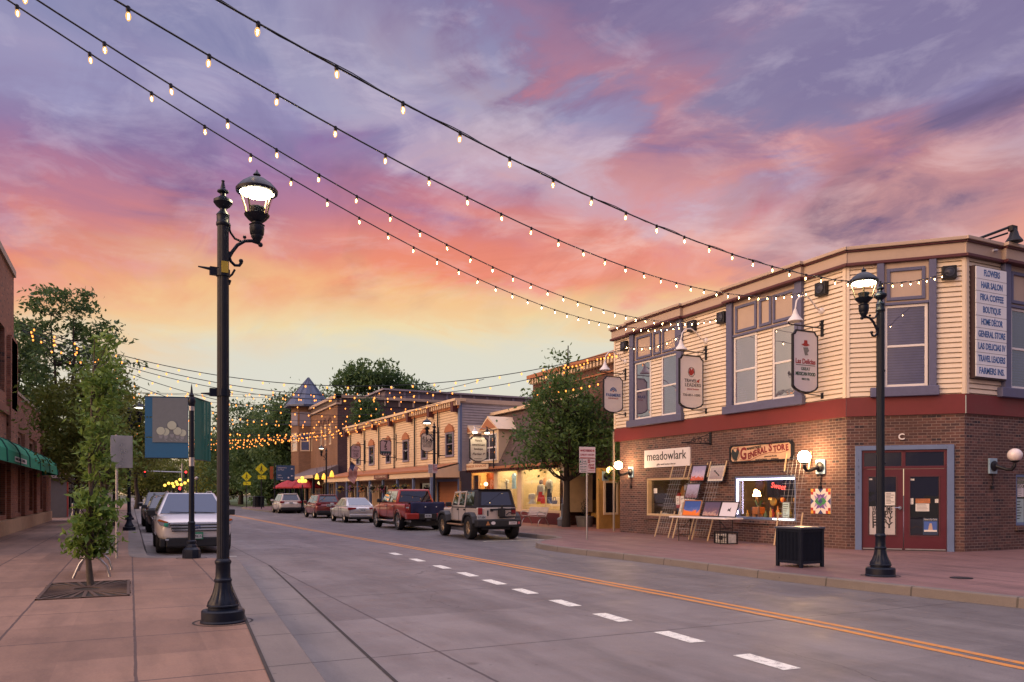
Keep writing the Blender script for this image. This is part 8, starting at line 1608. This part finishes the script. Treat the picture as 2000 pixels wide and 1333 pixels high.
# ---------------------------------------------------------------- strings of bulbs over the street
def bulb_mesh(kind,mat,r=.021,h=.085,core=False):
    mb=MB(); mb.lathe([(.010,-.032),(r*.8,-.042),(r,-.032-h*.45),(r*.85,-.032-h*.75),(r*.4,-.032-h*.97),(.001,-.032-h)],(0,0,0),10)
    if core: mb.lathe([(.002,-.045),(r*.22,-.032-h*.3),(r*.22,-.032-h*.6),(.002,-.032-h*.8)],(0,0,0),8,1)
    o=mb.build('bulb',mat,None,smooth=70); me=o.data; bpy.data.objects.remove(o); return me
M_bulbglass,_n,_b,_o=new_mat('glowing amber bulb glass'); _e=N(_n,'ShaderNodeEmission'); _e.inputs[0].default_value=(1,.50,.14,1); _e.inputs[1].default_value=1.5; _t=N(_n,'ShaderNodeBsdfTransparent'); _x=N(_n,'ShaderNodeMixShader'); _x.inputs[0].default_value=.68; L(_n,_t.outputs[0],_x.inputs[1]); L(_n,_e.outputs[0],_x.inputs[2]); L(_n,_x.outputs[0],_o.inputs[0])
BM_near=bulb_mesh('n',[M_bulbglass,M_bulb],.020,.062,True); BM_far=bulb_mesh('f',M_bulb_far,.046,.11); BM_mid=bulb_mesh('m',M_bulb_far,.032,.09)
def string(label,A,B_,pix,spacing,bm,wire=.012,t0=0,t1=1,group='strings of bulbs over the street',twist=False,sock=True,maxb=100,off=0,pm_=4):
    """wire in the vertical plane through A and B (x,y). PIX: three lines of sight giving its sag as z = a + b t + c t^2"""
    ln=math.dist(A,B_); T=[];Z=[]
    for q in pix:
        if len(q)==2 and q[0]>1.001 or len(q)==2 and q[0]<-.001: P=on_line(q[0],q[1],A,B_)
        else: P=Vector((A[0]+(B_[0]-A[0])*q[0],A[1]+(B_[1]-A[1])*q[0],q[1]))
        T.append(math.dist(A,(P.x,P.y))/ln); Z.append(P.z)
    c=np.polyfit(T,Z,2 if len(T)>2 else 1); zf=lambda t:float(np.polyval(c,t)); at=lambda t:Vector((A[0]+(B_[0]-A[0])*t,A[1]+(B_[1]-A[1])*t,zf(t)))
    o=thing('string_light',label,'string lights',at(t0)[:],0,group); b0=at(t0); mb=MB(); n=48; mb.tube([at(t0+(t1-t0)*i/n)-b0 for i in range(n+1)],wire,5,caps=False)
    if twist: mb.tube([at(t0+(t1-t0)*i/120)-b0+Vector((0,.012*math.sin(i*1.1),.012*math.cos(i*1.1)+.006)) for i in range(121)],wire*.6,4,caps=False)
    k=0; L3=ln*(t1-t0); nb=min(maxb,int(L3/spacing)); pos=[]
    for i in range(nb):
        t=t0+(t1-t0)*((i+.5+off)*spacing/L3)
        if t>t1: break
        p=at(t)-b0; pos.append(p)
        if sock: mb.lathe([(.010,.014),(.016,.008),(.016,-.02),(.012,-.036)],tuple(p),6)
    mb.build('wire',M_black,o); r=random.Random(len(label))
    for p in pos:
        q=bpy.data.objects.new('bulb',bm); COL.objects.link(q); q.location=p; q.rotation_euler=(r.uniform(-.12,.12),r.uniform(-.12,.12),0); setpar(q,o)
    return o
def fw(u): p=FW@Vector((u,-.2,0)); return (p.x,p.y)
def fc(u): p=FC@Vector((u,-.2,0)); return (p.x,p.y)
G1='near strings sweeping to the corner store'
string('lowest of the four near bulb strings, passing over the lit lamp',(-1.6,7.4),fw(4.3),[(45,20),(630,385),(1345,634)],.67,BM_near,.0085,-.35,1,G1)
string('second lowest near bulb string, ending at the wide dark speaker',(-1.35,6.9),fw(5.9),[(170,63),(602,329),(1410,620)],.67,BM_near,.0085,-.35,1,G1,off=.3)
string('third near bulb string, ending beside the larger bay',(-.2,6.3),fw(9.8),[(330,63),(770,312),(1600,563)],.67,BM_near,.0085,-.35,1,G1,off=.1)
string('uppermost near bulb string of twisted wire, ending on the chamfer',(1.0,5.9),fc(2.35),[(482,43),(860,240),(1848,534)],.67,BM_near,.0085,-.35,1,G1,True,off=.2)
# strings along and under the store cornice, and away to the left
G2='strings crossing to the awning building'
def seg(label,A,B_,pix,bm=BM_mid,sp=.62,wire=.016,grp=G2,off=0): return string(label,A,B_,pix,sp,bm,wire,0,1,grp,False,False,100,off)
LA=(-4.0,36.9); LB_=(-4.0,37.4)
seg('long faint string from the orange brick corner to the store north end',LA,fw(.4),[(30,634),(480,741),(1190,690)],sp=.85,off=.2)
seg('faint string just under the first, ending behind the maple',LA,(19.6,30.5),[(30,640),(480,757),(1170,705)],sp=.85)
seg('faint string from the orange brick corner to the mansard shop roof',LB_,(18.2,41),[(30,645),(470,775),(735,768),(905,756)],sp=.8)
seg('faint steep string passing behind the banner pole',LB_,(17.4,45),[(30,640),(330,765),(600,803),(870,786)],sp=.8)
seg('faint string dipping behind the banner towards the sided building',(-4.0,37.8),(17.2,49),[(30,650),(290,760),(560,832),(815,800)],sp=.8,off=.4)
seg('lowest faint string dipping behind the banner',(-4.0,38.2),(17.0,54),[(28,655),(300,790),(520,856),(770,812)],sp=.8)
G3='far amber strings in front of the turret building'
rs=[('first',(-3.5,56),(16.9,56.5),6.9,5.75,7.0),('second',(-3.4,60),(16.8,60),6.8,5.6,6.9),('third',(-3.4,64),(16.6,63),7.0,5.9,6.9),('fourth',(-3.2,68),(16.3,66),7.0,5.7,7.2),('fifth',(-3.2,72),(16.3,70),7.4,6.3,7.6),('sixth',(-3,76),(16.3,74),7.2,5.9,7.4),('seventh',(-3,80),(16.2,78),7.6,6.5,7.8),('eighth',(-2.5,86),(16.0,82),7.6,6.2,7.6),('ninth',(-2.5,92),(15,88),8.2,7.0,8.2),('tenth',(-2,98),(14,94),8.0,6.6,8.0)]
for i,(nm,A,B_,za,zm,zb) in enumerate(rs):
    string('%s of the far amber strings counting away down the street'%nm,A,B_,[(0.0,za),(.5,zm),(1.0,zb)],.62,BM_far,.014,0,1,G3,False,False,100,(i*.37)%1)
G4='amber strings over the sided building'
for i,(lab,A,B_,pix,sp) in enumerate((('string of amber bulbs crossing the turret roof',(-3.6,50),(20.2,58),[(0.0,7.4),(668,769),(834,763)],.95),('amber string just below the parapet cap',(-3.6,48),(19.0,50),[(0.0,7.2),(705,782),(857,784)],.95),('amber string across the lilac siding',(-3.6,47),(18.2,47),[(0.0,7.0),(720,797),(870,797)],.95),('amber string meeting the sided building cornice',(-3.6,52),(17.1,52),[(0.0,7.0),(720,820),(850,811)],.9),('amber string sagging under the cornice to the street lamp',(-3.6,54),(16.9,54),[(0.0,7.0),(665,827),(800,817)],.9))):
    string(lab,A,B_,pix,sp,BM_mid,.012,.0,1,G4,False,False,100,.3*i)
# short runs along the store cornice
string('short string of bulbs along the first bay of the store',fw(.5),fw(4.4),[(1222,676),(1310,665),(1352,640)],.5,BM_near,.010,0,1,'bulb strings along the store front')
string('short string of bulbs leaving the store towards the maple',fw(.2),(18.9,30.3),[(1212,686),(1190,695),(1163,700)],.8,BM_mid,.012,0,1,'bulb strings along the store front')
string('short string of bulbs woven through the maple crown',(16.6,29.2),(19.6,31.6),[(1100,716),(1125,712),(1150,706)],.5,BM_mid,.012,0,1,'bulb strings along the store front')
string('short lower string of bulbs through the maple leaves',fw(-.3),(16.8,32.6),[(1200,740),(1110,760),(1040,770)],.62,BM_mid,.012,0,1,'bulb strings along the store front')

# ---------------------------------------------------------------- repeated parts built in one go become parts of their own
for o in list(bpy.data.objects):
    n=o.name.split('.')[0]
    if o.type=='MESH' and o.parent and n in EXPLODE: explode(o)
